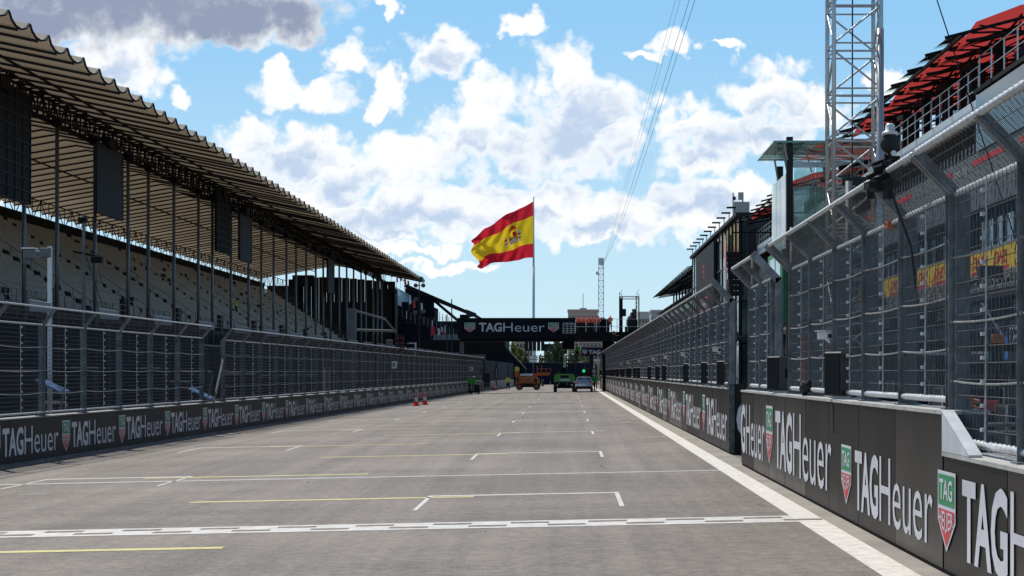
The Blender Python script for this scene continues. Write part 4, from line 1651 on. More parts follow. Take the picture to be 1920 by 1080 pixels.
# people-height clutter on the roof terrace
part('terrace_plant', MB().cbox((BX + 1.6, 60.5, 12.2), (1.3, 1.8, 1.2)), 'navy_wall', pit, 'blue equipment cabinet on the terrace')
for yy in (66, 70.5, 75, 79.5, 84):
    part('terrace_column', MB().box(BX + 1.4, BX + 1.75, yy, yy + 0.35, 11.28, 14.0), 'black_steel', pit)
    part('arch_frame', MB().bar((BX + 0.6, yy, 11.3), (BX + 0.6, yy, 13.1), 0.2).bar((BX + 0.6, yy, 13.1), (BX + 0.6, yy + 1.8, 13.2), 0.2).bar((BX + 0.6, yy + 1.8, 13.2), (BX + 0.6, yy + 1.8, 11.3), 0.2), 'black_steel', pit)


def winged_roof(root, y0, y1, red_skip=(), X=13.0, Z=13.25, rise=0.26, depth=13.0, bayw=3.4):
    n = max(1, int(round((y1 - y0) / bayw)))
    w = (y1 - y0) / n
    rf = part('roof', MB().bar((X + 0.1, y0, Z - 0.04), (X + 0.1, y1, Z - 0.04), 0.10, 0.10), 'black_steel', root, 'black edge beam of a red winged roof')
    for k in range(n):
        a, b = y0 + k * w, y0 + (k + 1) * w
        # secondary sheets: each bay rises, bulges and overlaps like a wing
        for j in range(4):
            xa, xb = X + 0.55 + j * 3.1, X + 0.55 + (j + 1) * 3.1 - 0.12
            za, zb = Z + rise * (xa - X), Z + rise * (xb - X)
            if (k, j) in red_skip:
                continue
            mb = MB()
            xm = (xa + xb) / 2
            zm = (za + zb) / 2 + 0.16
            mb.add([(xa, a + 0.1, za + 0.26), (xm, a + 0.1, zm + 0.28), (xb, a + 0.1, zb + 0.26), (xa, b + 0.05, za - 0.16), (xm, b + 0.05, zm - 0.10), (xb, b + 0.05, zb - 0.16)],
                   [(0, 1, 4, 3), (1, 2, 5, 4)])
            part('membrane_panel', mb, 'red_membrane', rf)
        # translucent edge strip
        part('edge_sheet', MB().add([(X - 0.25, a + 0.1, Z - 0.02), (X + 0.5, a + 0.1, Z + 0.16), (X + 0.5, b - 0.05, Z + 0.24), (X - 0.25, b - 0.05, Z + 0.06)], [(0, 1, 2, 3)]), 'canopy_glass', rf)
        # rib truss under each joint
        mb = MB()
        for yy in (a,) + ((b,) if k == n - 1 else ()):
            mb.bar((X - 0.5, yy, Z - 0.15), (X + depth, yy, Z + rise * depth - 0.02), 0.08, 0.10)
            mb.bar((X + 0.2, yy, Z - 0.25), (X + depth, yy, Z + rise * depth - 1.5), 0.07, 0.09)
            for q in range(1, 7):
                xx = X + q * depth / 6.5
                zt_, zb_ = Z + rise * (xx - X) - 0.1, Z - 0.35 + (rise * depth - 1.15) / depth * (xx - X)
                mb.bar((xx, yy, zt_), (xx, yy, zb_), 0.05)
                mb.bar((xx, yy, zb_), (xx + depth / 6.5, yy, Z + rise * (xx + depth / 6.5 - X) - 0.1), 0.045)
        part('rib', mb, 'black_steel', rf)
        mb = MB()
        mb.bar((X + 0.4, a, Z + 0.02), (X + 3.4, b, Z + rise * 3.2 - 0.1), 0.07)
        mb.bar((X + 3.4, a, Z + rise * 3.2 - 0.05), (X + 0.4, b, Z + 0.05), 0.07)
        mb.bar((X + 3.6, a, Z + rise * 3.4 - 0.1), (X + 9.4, b, Z + rise * 9.2 - 0.1), 0.07)
        for q in range(1, 4):
            xx = X + 0.55 + q * 3.1 - 1.6
            mb.bar((xx, a, Z + rise * (xx - X) + 0.1), (xx, b, Z + rise * (xx - X) - 0.3), 0.06)
            mb.bar((xx - 1.4, a, Z + rise * (xx - 1.4 - X) + 0.1), (xx + 1.4, b, Z + rise * (xx + 1.4 - X) - 0.3), 0.05)
        part('tie', mb, 'black_steel', rf)
    for j in range(1, 5):
        xx = X + 0.5 + j * 3.1
        part('purlin', MB().bar((xx - 0.06, y0, Z + rise * (xx - X) - 0.12), (xx - 0.06, y1, Z + rise * (xx - X) - 0.12), 0.1, 0.14), 'black_steel', rf)
    for xx in (X + 2.5, X + 8.0):
        yy = y0 + 1
        while yy < y1:
            part('column', MB().bar((xx, yy, 11.2), (xx, yy, Z + rise * (xx - X) - 0.4), 0.22), 'black_steel', rf)
            yy += w * 2
    return rf


winged_roof(pit, 60.8, 88.0, red_skip=((5, 0), (5, 1)))
winged_roof(pit, 112.0, 136.0, red_skip=((1, 0), (3, 0), (4, 0), (5, 0), (5, 1)))
winged_roof(pit, 194, 272, red_skip=tuple((k, 0) for k in range(0, 30)) + tuple((k, 1) for k in range(0, 30, 2)))
# lower wings of the far half of the first roof
for k in range(4):
    a = 88 + k * 6
    part('lower_wing', MB().add([(13.2, a, 11.9), (17.5, a, 12.9), (17.5, a + 5.6, 12.9), (13.2, a + 5.6, 11.9)], [(0, 1, 2, 3)]), 'red_membrane', pit)
    part('rib', MB().bar((13.0, a, 11.8), (18, a, 12.95), 0.14, 0.2).bar((13.0, a, 11.8), (17.5, a + 5.6, 12.85), 0.08), 'black_steel', pit)

# yellow banners along the first-floor balcony
DHL = fit2d(text2d('DHL', 0.035), 1.0, 1.0)
DHL = (DHL[0] + np.outer(DHL[0][:, 1], [0.22, 0.0]), DHL[1])        # slanted capitals
for n, (a, b) in enumerate(((45.0, 62.6), (63.0, 72.2), (72.6, 81.5), (82.3, 86.5), (88.0, 93.0), (95.5, 100.0))):
    t = thing('balcony_banner', ('yellow banner with red slanted letters on the balcony, closest to the right edge', 'second yellow banner with red slanted letters along the pit balcony',
                                 'third yellow balcony banner, half hidden behind fence posts', 'short yellow balcony banner, fourth from the right edge',
                                 'fifth yellow balcony banner, seen through the fence near the truss tower', 'farthest yellow balcony banner beside the glass podium')[n],
              'banner', (BX - 0.32, (a + b) / 2, 5.1), 'yellow banners on the pit balcony')
    part('cloth', MB().box(BX - 0.33, BX - 0.30, a, b, 5.06, 6.02), 'dhl_yellow', t)
    part('rail', MB().bar((BX - 0.31, a, 6.06), (BX - 0.31, b, 6.06), 0.05), 'alu', t)
    y = b - 0.5
    while y > a + 2.6:
        mb = MB()
        sheet(mb, DHL, (BX - 0.33, y, 5.44), (0, -1, 0), (0, 0, 1), (-1, 0, 0), 0.006, 1.75, 0.42)
        mb2 = MB()
        for j in range(3):
            mb2.quad((BX - 0.337, y + 0.12 - j * .05, 5.20 + j * 0.07), (BX - 0.337, y - 0.02, 5.20 + j * 0.07), (BX - 0.337, y - 0.02, 5.235 + j * 0.07), (BX - 0.337, y + 0.12, 5.235 + j * 0.07))
        part('lettering', mb, 'dhl_red', t)
        part('stripe', MB().quad((BX - 0.336, y + 0.1, 5.22), (BX - 0.336, y - 2.1, 5.22), (BX - 0.336, y - 2.18, 5.36), (BX - 0.336, y + 0.02, 5.36)), 'dhl_red', t)
        y -= 3.1

# team boards hung over the garage doors
for n, (yy, txt, tz) in enumerate(((61.6, 'ANTONELLI', 2.72), (56.3, 'BOSS', 2.95))):
    t = thing('garage_board', ('dark garage board with a white driver name over the garage door', 'dark garage board with a blue figure and white letters at the right edge')[n], 'board', (BX - 0.4, yy, 2.2))
    part('panel', MB().box(BX - 0.48, BX - 0.40, yy - 3.0, yy + 0.6, 2.3, 3.35), 'navy_wall', t)
    mb = MB()
    sheet(mb, fit2d(text2d(txt, 0.005), 2.0 if n == 0 else 0.9, 0.26 if n == 0 else 0.55), (BX - 0.48, yy - 0.2, tz - 0.12), (0, -1, 0), (0, 0, 1), (-1, 0, 0), 0.006, 1, 1)
    part('lettering', mb, 'print_white', t)
    if n == 1:
        part('figure', MB().add([(BX - 0.486, yy + 0.45, 2.4), (BX - 0.486, yy + 0.05, 2.4), (BX - 0.486, yy - 0.05, 2.9), (BX - 0.486, yy + 0.1, 3.25), (BX - 0.486, yy + 0.35, 3.28), (BX - 0.486, yy + 0.5, 2.9)],
                                [(0, 1, 2, 3, 4, 5)]), 'blue_print', t)
    else:
        part('stripe', MB().quad((BX - 0.486, yy - 2.5, 2.4), (BX - 0.486, yy - 2.6, 2.4), (BX - 0.486, yy - 2.6, 3.2), (BX - 0.486, yy - 2.5, 3.2)), 'teal_print', t)
        mb = MB()
        sheet(mb, fit2d(text2d('12', 0.0), 0.3, 0.34), (BX - 0.48, yy + 0.45, 2.5), (0, -1, 0), (0, 0, 1), (-1, 0, 0), 0.006, 1, 1)
        part('number', mb, 'print_white', t)
# teal strokes on the header
for (yy, dz) in ((58.6, 0.0), (63.0, 0.1)):
    pass
for n, (yy, col, lab) in enumerate(((100.5, 'red_banner', 'red garage partition seen through the fence below the green sign'), (106.5, 'red_banner', 'second red garage partition beyond the first one'), (93.5, 'red_banner', 'tall red partition nearest the truss tower'))):
    t = thing('garage_partition', lab, 'partition', (BX - 0.2, yy, 0), 'red garage partitions')
    part('panel', MB().box(BX - 0.55, BX - 0.3, yy - 2.2, yy + 2.4, 0.25, 4.2), col, t)
    part('band', MB().box(BX - 0.57, BX - 0.555, yy - 2.2, yy + 2.4, 2.9, 3.1), 'white_metal', t)

# pit-wall clutter seen through the fence: barrier frames, flight cases, a tent cloth, hoses, lights
def crowd_barrier(loc, label, rz=0.0):
    t = thing('crowd_barrier', label, 'barrier', loc, 'steel crowd barriers in the pit lane', rz)
    m = MB().path([(-0.95, 0, 0.05), (-0.95, 0, 1.0), (-0.85, 0, 1.1), (0.85, 0, 1.1), (0.95, 0, 1.0), (0.95, 0, 0.05)], 0.035, 8)
    lpart('frame', m, 'galvanised', t, smooth=True)
    for k in range(8):
        lpart('bar', MB().tube((-0.8 + k * 0.23, 0, 0.2), (-0.8 + k * 0.23, 0, 1.1), 0.012, 6), 'galvanised', t)
    lpart('lower_rail', MB().tube((-0.95, 0, 0.2), (0.95, 0, 0.2), 0.02, 6), 'galvanised', t)
    lpart('foot', MB().bar((-0.7, -0.3, 0.02), (-0.7, 0.3, 0.02), 0.05, 0.03), 'galvanised', t)
    lpart('foot', MB().bar((0.7, -0.3, 0.02), (0.7, 0.3, 0.02), 0.05, 0.03), 'galvanised', t)
    return t


crowd_barrier((7.0, 31.5, 0), 'steel crowd barrier standing in the pit lane near the right edge')
crowd_barrier((5.9, 27.0, 0), 'steel crowd barrier close behind the pit wall by the metal wedge', 0.25)


def flight_case(loc, s, label, matn='black_plastic'):
    t = thing('flight_case', label, 'case', loc, 'equipment cases behind the pit wall')
    lpart('body', MB().cbox((0, 0, 0.12 + s[2] / 2), s), matn, t)
    e = MB()
    for a in (-1, 1):
        for b in (-1, 1):
            e.bar((a * s[0] / 2, b * s[1] / 2, 0.12), (a * s[0] / 2, b * s[1] / 2, 0.12 + s[2]), 0.045)
    lpart('edging', e, 'alu', t, kind='stuff')
    for a in (-1, 1):
        for b in (-1, 1):
            lpart('castor', MB().tube((a * s[0] * .38 - .02, b * s[1] * .38, 0.06), (a * s[0] * .38 + .02, b * s[1] * .38, 0.06), 0.06, 8), 'rubber', t)
    lpart('latch', MB().cbox((0, -s[1] / 2 - 0.012, 0.12 + s[2] * 0.6), (0.12, 0.02, 0.08)), 'chrome', t)
    return t


for n, (x, y, s, m, lab) in enumerate(((8.4, 33, (1.2, .8, 1.3), 'black_plastic', 'large black equipment case in the pit lane by the right edge'),
                                       (9.4, 37, (.8, .8, 1.7), 'black_plastic', 'tall black equipment case left of the large one'),
                                       (10.5, 48, (1.6, .9, 1.5), 'black_plastic', 'wide black equipment case farther down the pit lane'),
                                       (6.3, 36.5, (.9, .7, 1.5), 'dark_wall', 'dark cabinet just behind the pit fence'),
                                       (7.5, 50, (1.0, .8, 1.7), 'black_plastic', 'black case beyond the truss tower'),
                                       (6.0, 46.5, (1.2, .7, 1.25), 'navy_wall', 'blue covered case standing in the wall opening'),
                                       (12.4, 55, (1.4, 1.0, 1.8), 'black_plastic', 'black rack in front of the garages'),
                                       (11.5, 62, (1.2, 1.0, 1.6), 'dark_wall', 'dark rack in front of the farther garages'))):
    flight_case((x, y, 0), s, lab, m)
for n, (x, y, z, m, lab) in enumerate(((8.2, 35.5, 1.35, 'red_banner', 'red lamp on a black case behind the fence'), (9.0, 36.6, 1.1, 'red_banner', 'second red lamp lower down in the pit clutter'),
                                       (9.6, 41, 2.75, 'orange', 'orange fan box hung on a boom over the pit lane'), (7.4, 33.7, 1.22, 'orange', 'orange coiled hose on a case behind the wall'))):
    t = thing('signal_lamp' if n < 2 else ('fan_box' if n == 2 else 'hose_coil'), lab, 'lamp' if n < 2 else 'equipment', (x, y, z))
    if n == 3:
        pts = [(0.16 * math.cos(a * .5), 0.16 * math.sin(a * .5), 0.01 * a) for a in range(0, 36)]
        lpart('hose', MB().path(pts, 0.025, 6), m, t, smooth=True)
        lpart('stand', MB().tube((0, 0, -z), (0, 0, 0), 0.03, 6), 'black_steel', t)
    else:
        lpart('housing', MB().cbox((0, 0, 0), (0.26, 0.22, 0.2)), m, t)
        lpart('stalk', MB().tube((0, 0, -z), (0, 0, -0.1), 0.02, 6), 'black_steel', t)
boom = thing('garage_boom', 'white slanting pole of an overhead garage boom near the right edge', 'boom', (9.5, 41.2, 0))
part('pole', MB().tube((9.3, 41.2, 3.55), (9.75, 41.2, 2.85), 0.025, 6), 'white_metal', boom)
part('beam', MB().bar((7.0, 41.2, 2.55), (12.5, 41.2, 2.55), 0.08, 0.16), 'black_steel', boom)
part('leg', MB().bar((12.4, 41.2, 0), (12.4, 41.2, 2.6), 0.1), 'black_steel', boom)
part('leg', MB().bar((7.05, 41.2, 0), (7.05, 41.2, 2.6), 0.1), 'black_steel', boom)
part('lamp_tube', MB().tube((7.6, 41.1, 2.42), (9.0, 41.1, 2.42), 0.03, 8), 'white_metal', boom)
tent = thing('dust_sheet', 'crumpled pale sheet thrown over gear behind the lowered wall', 'sheet', (6.4, 24.5, 0.3))
vs_, fs = [], []
nx, ny = 9, 7
for j in range(ny):
    for i in range(nx):
        u, v = i / (nx - 1), j / (ny - 1)
        hgt = 0.75 * math.sin(math.pi * u) ** 0.6 * math.sin(math.pi * v) ** 0.6 + random.uniform(-.07, .07)
        vs_.append((-0.9 + 1.8 * u, -0.7 + 1.4 * v, hgt - .3))
fs = [(j * nx + i, j * nx + i + 1, (j + 1) * nx + i + 1, (j + 1) * nx + i) for j in range(ny - 1) for i in range(nx - 1)]
lpart('cloth', MB().add(vs_, fs), mat('sheet_cloth', (0.42, 0.42, 0.55), 0.9, 0, 0.2, 4.0), tent)
lpart('cover', MB().cbox((0.5, 0.1, -0.05), (1.1, 1.0, 0.5)), 'cloth_blue', tent)
# inner pit fence and gantry posts between wall and pit lane
for n, yy in enumerate((24.0, 34.5, 45.5, 58.0, 71.0)):
    t = thing('light_post', ('steel post with bracket behind the fence at the right edge', 'brown steel post behind the near fence', 'steel post beside the truss tower', 'steel post behind the wall opening', 'steel post behind the long pit fence')[n], 'post', (5.0 + 0.28 * n, yy, 0), 'steel posts along the pit side')
    lpart('shaft', MB().tube((0, 0, 0), (0, 0, 5.6 if n else 3.2), 0.065, 10), 'galvanised', t, smooth=True)
    lpart('bracket', MB().bar((0, 0, 3.0), (0.5, 0.1, 3.3), 0.05).cbox((0.55, 0.1, 3.32), (0.3, 0.2, 0.16)), 'dark_steel', t)
    lpart('base', MB().cbox((0, 0, 0.02), (0.3, 0.3, 0.04)), 'galvanised', t)

# ================================================================ glass podium
pod = thing('glass_podium', 'glass podium tower with a clear canopy jutting out from the pit building', 'podium', (12, 91, 0))
part('canopy', MB().box(9.8, 16.5, 87.6, 95.4, 13.0, 13.06), 'canopy_glass', pod, 'clear glass canopy')
part('canopy_edge', MB().box(9.8, 16.5, 87.56, 87.595, 12.98, 13.08), mat('glass_edge', (0.16, 0.34, 0.28), 0.2), pod)
for k in range(6):
    xx = 10.2 + k * 1.1
    part('canopy_rod', MB().tube((xx, 87.8, 12.9), (xx + 1.3, 95.0, 12.4), 0.035, 6), 'alu', pod)
for k in range(4):
    part('canopy_rod', MB().tube((9.9 + .3 * k, 88 + 2 * k, 12.92), (16.2, 89.5 + 1.6 * k, 12.4), 0.035, 6), 'alu', pod)
for k, (xx, yy, zt) in enumerate(((10.62, 88.0, 13.3), (10.9, 94.4, 12.6), (10.95, 91.0, 13.0), (15.0, 88.2, 13.0), (13.4, 94.8, 12.9))):
    part('column', MB().bar((xx, yy, 0), (xx, yy, zt), 0.30 if k != 2 else 0.2), 'dark_steel', pod)
    part('strut', MB().tube((xx + .1, yy, zt - 2.0), (xx - 0.3, yy - .2, 12.95), 0.05, 6), 'alu', pod)
for j in range(3):
    for k in range(4):
        part('glass_pane', MB().box(10.85 + k * 1.05, 10.85 + (k + 1) * 1.05 - 0.05, 88.1, 88.13, 4.6 + j * 2.55, 4.6 + (j + 1) * 2.55 - 0.05), 'clear_glass', pod)
for k in range(3):
    part('side_pane', MB().box(10.48, 10.51, 88.4 + k * 2.0, 88.4 + (k + 1) * 2.0 - 0.06, 8.0, 11.6), 'clear_glass' if k else 'glass_pale', pod)
part('beam', MB().box(10.6, 15.2, 87.95, 88.08, 11.85, 12.1), 'alu', pod)
part('beam', MB().box(10.6, 15.2, 94.3, 94.5, 9.3, 9.55), 'alu', pod)
part('beam', MB().box(10.6, 15.2, 94.3, 94.5, 11.3, 11.5), 'alu', pod)
part('stair_parapet', MB().prism([(10.9, 89.3, 7.7), (14.9, 89.3, 9.9), (14.9, 89.3, 10.9), (10.9, 89.3, 8.7)], (0, 0.12, 0)), 'white_metal', pod, 'sloping pale stair parapet')
part('stair_rail', MB().tube((10.9, 89.3, 9.5), (14.9, 89.3, 11.7), 0.04, 6).tube((10.9, 89.3, 9.1), (14.9, 89.3, 11.3), 0.03, 6), 'alu', pod)
for k in range(7):
    part('baluster', MB().tube((10.95 + k * .65, 89.3, 8.7 + k * .36), (10.95 + k * .65, 89.3, 9.55 + k * .36), 0.025, 6), 'alu', pod)
part('floor', MB().box(10.5, 15.5, 88.3, 94.6, 4.35, 4.55), 'dark_steel', pod)
part('floor', MB().box(10.5, 15.5, 88.3, 94.6, 7.55, 7.7), 'dark_steel', pod)
for k in range(5):
    part('truss_bar', MB().tube((10.8 + k * .9, 88.4, 4.6), (11.7 + k * .9, 88.4, 7.5), 0.05, 6), 'alu', pod)
for k in range(4):
    part('added_backing', MB().box(11.0 + k * 1.15, 12.1 + k * 1.15, 94.7, 94.8, 4.7, 7.4), 'podium_glow_paint', pod)  # pale panels added inside so the podium glass looks lit
    part('added_backing', MB().box(11.0 + k * 1.15, 12.1 + k * 1.15, 94.7, 94.8, 7.8, 11.6), 'podium_glow_paint', pod)
for k in range(5):
    part('truss_bar', MB().tube((10.9 + k * .9, 88.5, 8.0), (11.9 + k * .9, 88.5, 11.3), 0.045, 6), 'alu', pod)
gsn = thing('green_sign', 'green sign with two pale blocks and white strokes on the podium side', 'sign', (10.35, 91, 4.5))
part('board', MB().box(10.30, 10.40, 88.3, 94.6, 4.35, 7.95), 'sign_green', gsn)
part('block', MB().box(10.28, 10.295, 89.0, 90.9, 6.1, 7.7), 'glass_pale', gsn)
part('block', MB().box(10.28, 10.295, 91.3, 93.6, 6.1, 7.7), 'glass_pale', gsn)
for k in range(4):
    part('stroke', MB().bar((10.29, 89.2 + k * 1.2, 4.7), (10.29, 89.2 + k * 1.2, 5.5), 0.02, 0.12), 'white_metal', gsn)
part('stroke', MB().bar((10.285, 88.9, 5.1), (10.285, 93.4, 5.1), 0.02, 0.08), 'white_metal', gsn)
gface = MB().box(10.42, 10.7, 88.22, 88.28, 4.35, 7.95)
part('return', gface, 'sign_green', gsn)

# ================================================================ glass control block
CX, CY0, CY1 = 12.8, 137.0, 189.0
blk = thing('control_block', 'dark glass control block with lamps along its roof edge beyond the podium', 'building', (14, 160, 0))
part('core', MB().box(CX + 0.4, CX + 9, CY0 + 0.4, CY1, 0, 13.6), 'dark_wall', blk)
for k in range(17):
    for j in range(4):
        a = CY0 + 3.05 * k
        part('facade_pane', MB().box(CX, CX + 0.06, a + 0.05, a + 3.0, 1.0 + j * 3.2, 1.0 + (j + 1) * 3.2 - 0.12), 'glass_pale' if (k > 13 or (k * 7 + j * 3) % 11 == 0) else 'glass_teal', blk)
for k in range(18):
    part('mullion', MB().box(CX - 0.08, CX + 0.1, CY0 + 3.05 * k - 0.05, CY0 + 3.05 * k + 0.04, 0.5, 13.7), 'dark_steel', blk)
for j in range(5):
    part('transom', MB().box(CX - 0.06, CX + 0.1, CY0, CY1, 0.9 + j * 3.2, 1.0 + j * 3.2), 'grey_steel', blk)
part('roof_edge', MB().box(CX - 0.3, CX + 9.2, CY0 - 0.2, CY1 + 0.2, 13.7, 13.95), 'dark_steel', blk)
for k in range(3):
    for j in range(4):
        part('end_pane', MB().box(CX + 0.2 + k * 2.2, CX + 2.3 + k * 2.2, CY0 + 0.3, CY0 + 0.36, 1.0 + j * 3.2, 4.1 + j * 3.2), 'glass_teal', blk)
for k in range(11):
    yy = CY0 + 2 + 4.7 * k
    part('roof_lamp', MB().bar((CX - 0.2, yy, 13.95), (CX - 0.2, yy, 14.45), 0.06).cbox((CX - 0.45, yy, 14.5), (0.7, 0.35, 0.12)), 'black_plastic', blk)
part('tall_sign', MB().box(13.2, 13.9, 135.2, 135.3, 9.6, 12.6), 'screen_back', blk, 'tall grey sign on the near corner')
scr = thing('facade_screen', 'large dark screen with red and white marks on the glass control block', 'screen', (CX - 0.3, 167, 6.5))
part('panel', MB().box(CX - 0.32, CX - 0.1, 157.5, 178.5, 6.3, 13.3), 'screen_back', scr)
mb = MB()
sheet(mb, fit2d(text2d('F1', 0.02), 1.8, 1.3), (CX - 0.32, 170, 10.6), (0, -1, 0), (0, 0, 1), (-1, 0, 0), 0.02, 1, 1)
part('logo', mb, 'print_red', scr)
part('tile', MB().box(CX - 0.335, CX - 0.321, 166, 172, 7.6, 8.9), 'print_white', scr)
part('tile', MB().box(CX - 0.335, CX - 0.321, 172.4, 174.6, 7.6, 8.9), 'print_red', scr)
part('tile', MB().box(CX - 0.335, CX - 0.321, 163.2, 165.6, 7.6, 8.9), 'print_red', scr)
pole_s = thing('rooftop_mast', 'thin rooftop antenna mast with small clustered aerials', 'mast', (14.2, 158, 13.9))
lpart('mast', MB().tube((0, 0, 0), (0, 0, 3.6), 0.05, 6), 'dark_steel', pole_s)
lpart('aerial', MB().cbox((0.12, 0, 2.6), (0.2, 0.2, 0.35)).cbox((0.12, 0, 3.1), (0.2, 0.2, 0.3)), 'black_plastic', pole_s)
dish = thing('rooftop_antenna', 'pale square antenna panels on the roof of the control block', 'antenna', (13.6, 144, 13.9))
lpart('panel', MB().cbox((0, 0, 0.95), (1.25, 0.2, 1.1), 0.1), 'facade_cream', dish)
lpart('panel', MB().cbox((-0.05, 0, 1.95), (0.42, 0.2, 0.6)), 'facade_cream', dish)
lpart('stalk', MB().tube((0.1, 0, 0), (0.1, 0, 1.7), 0.05, 6), 'dark_steel', dish)
spk = thing('line_array', 'column of black loudspeakers hung in front of the control block', 'loudspeakers', (10.6, 118, 6))
for k in range(8):
    lpart('cabinet', MB().cbox((0.03 * k, 0, 3.6 - k * 0.36), (0.9, 0.6, 0.32)), 'black_plastic', spk)
lpart('hanger', MB().bar((0, 0, 3.8), (0, 0, 5.0), 0.06).bar((0, 0, 5.0), (3.2, 0, 5.0), 0.08), 'black_steel', spk)
pink = thing('drop_banner', 'tall pale pink drop banner on the glass block', 'banner', (12.6, 150, 6))
part('cloth', MB().box(CX - 0.2, CX - 0.17, 146.5, 148.2, 5.5, 13.0), mat('pink_cloth', (0.6, 0.38, 0.36), 0.7), pink)
part('fold', MB().box(CX - 0.23, CX - 0.2, 146.3, 146.6, 5.4, 13.0), mat('pink_cloth2', (0.5, 0.28, 0.28), 0.7), pink)

# ================================================================ left service area details
rp0 = None
mat('panel_housing', (0.19, 0.21, 0.24), 0.6, 0.1, 0.15, 4.0)
k = 0
y = 43.2
while y < 215:
    p = lw(y, 0.62, 0)
    if rp0 is None:
        rp0 = thing('marshal_light_panel', 'first grey rounded light panel standing above the far fence, closest to the left edge', 'light panel', p, 'grey panels above the far fence')
        q = [(-0.30, 4.02), (0.26, 3.98), (0.30, 4.10), (0.24, 4.24), (-0.20, 4.33), (-0.29, 4.27)]
        lpart('panel', MB().prism([(a_[0], -0.09, a_[1]) for a_ in q], (0, 0.18, 0)), 'panel_housing', rp0)
        lpart('post', MB().bar((-0.02, 0, 0), (-0.02, 0, 4.0), 0.09), 'dark_steel', rp0)
        lpart('visor', MB().bar((-0.29, -0.02, 4.335), (0.26, -0.02, 4.25), 0.24, 0.02), 'galvanised_bright', rp0)
    else:
        copy_thing(rp0, p, None, '%s grey rounded light panel standing above the far fence' % ordinal(k))
    k += 1
    y += 7.0
cam_post = thing('camera_post', 'white post with a boxy security camera behind the far fence', 'camera', (-16.2, 57.2, -0.42))
lpart('post', MB().bar((0, 0, 0), (0, 0, 6.35), 0.12), 'white_metal', cam_post)
lpart('bracket', MB().cbox((-0.12, 0, 6.15), (0.35, 0.2, 0.3)), 'grey_steel', cam_post)
lpart('housing', MB().cbox((-0.62, -0.05, 6.1), (0.32, 0.3, 0.3)), 'grey_steel', cam_post)
lpart('arm', MB().bar((-0.2, 0, 6.2), (-0.6, 0, 6.22), 0.06), 'white_metal', cam_post)
lpart('hood', MB().cbox((-0.62, -0.05, 6.28), (0.42, 0.4, 0.04)), 'white_metal', cam_post)
mast = thing('equipment_mast', 'thin dark mast with clamps and cables in front of the grandstand seats', 'mast', (-18.4, 69.5, -0.42))
lpart('mast', MB().tube((0, 0, 0), (0, 0, 8.4), 0.06, 8), 'grey_steel', mast)
lpart('clamp', MB().bar((-0.4, 0, 7.0), (0.6, 0, 6.8), 0.08).cbox((0.5, 0, 6.7), (0.4, 0.3, 0.25)), 'black_steel', mast)
lpart('mast_head', MB().cbox((-0.05, 0, 8.2), (0.3, 0.2, 0.2)), 'black_steel', mast)
lpart('cable', MB().path([(0.1, 0, 6.8), (0.9, 0.5, 4), (2.2, 1, 1.0)], 0.015, 5), 'rubber', mast)


def service_cabinet(px_, D, s, label, screen=False):
    X = (px_ - VPX) / F_PX * D
    t = thing('broadcast_cabinet', label, 'cabinet', (X, D, -0.42), 'broadcast cabinets behind the far fence')
    lpart('cabinet', MB().cbox((0, 0, s[2] / 2), s), 'black_plastic', t)
    lpart('base', MB().cbox((0.1, 0, 0.06), (s[0] + 0.4, s[1] + 0.3, 0.12)), 'black_steel', t)
    if screen:
        lpart('monitor', MB().prism([(s[0] / 2 + 0.05, -0.5, s[2] - .35), (s[0] / 2 + 0.9, -0.5, s[2] - .75), (s[0] / 2 + 0.9, 0.3, s[2] - .70), (s[0] / 2 + 0.05, 0.3, s[2] - .30)], (0, 0, 0.06)), mat('monitor_blue', (0.05, 0.10, 0.24), 0.3), t)
        lpart('tripod_leg', MB().bar((s[0] / 2 + .4, 0, 0), (s[0] / 2 + .9, 0, 2.3), 0.05), 'grey_steel', t)
    return t


for n, (px_, D, s, sc_, lab) in enumerate(((34, 56, (1.2, 1.0, 2.5), True, 'black broadcast cabinet with a tilted blue monitor at the left edge'), (60, 58, (2.0, 1.2, 1.5), False, 'low black cabinet beside the tilted blue monitor'),
                                           (158, 62, (0.8, 0.8, 2.6), False, 'tall black cabinet behind the third fence post'), (290, 68, (0.9, 0.9, 2.6), False, 'tall black cabinet midway behind the far fence'),
                                           (318, 70, (1.5, 1.0, 2.1), True, 'black cabinet with a blue monitor midway behind the far fence'), (366, 75, (1.2, 1.2, 2.5), False, 'black cabinet just before the gate gap'),
                                           (447, 84, (1.4, 1.2, 2.4), False, 'black cabinet just past the gate gap'), (520, 95, (1.6, 1.2, 2.3), False, 'black cabinet behind the middle of the far fence'),
                                           (565, 105, (1.6, 1.2, 2.3), False, 'black cabinet farther behind the far fence'))):
    service_cabinet(px_, D, s, lab, sc_)
orange_post = thing('marshal_box', 'orange marshal post box at the very left edge behind the far fence', 'box', (-14.75, 45.6, -0.36))
lpart('box', MB().cbox((0.0, 0, 2.1), (0.35, 0.5, 1.35)), 'orange', orange_post)
lpart('stand', MB().bar((0, 0, 0), (0, 0, 1.5), 0.2), 'black_steel', orange_post)
for n, (px_, py0, py1, D, m) in enumerate(((612, 690, 724, 118, 'facade_cream'), (730, 704, 727, 160, 'rust'))):
    p = at(px_, py1, D)
    t = thing('column_post', ('pale square column behind the far fence', 'brown column behind the far fence under a white sign')[n], 'column', (p.x, D, -0.42))
    h = at(px_, py0, D).z + 0.42
    lpart('shaft', MB().cbox((0, 0, h / 2), (0.42 if n == 0 else .35, 0.4, h)), m, t)
    lpart('cap', MB().cbox((0, 0, h + 0.04), (0.55, 0.5, 0.08)), 'grey_steel', t)
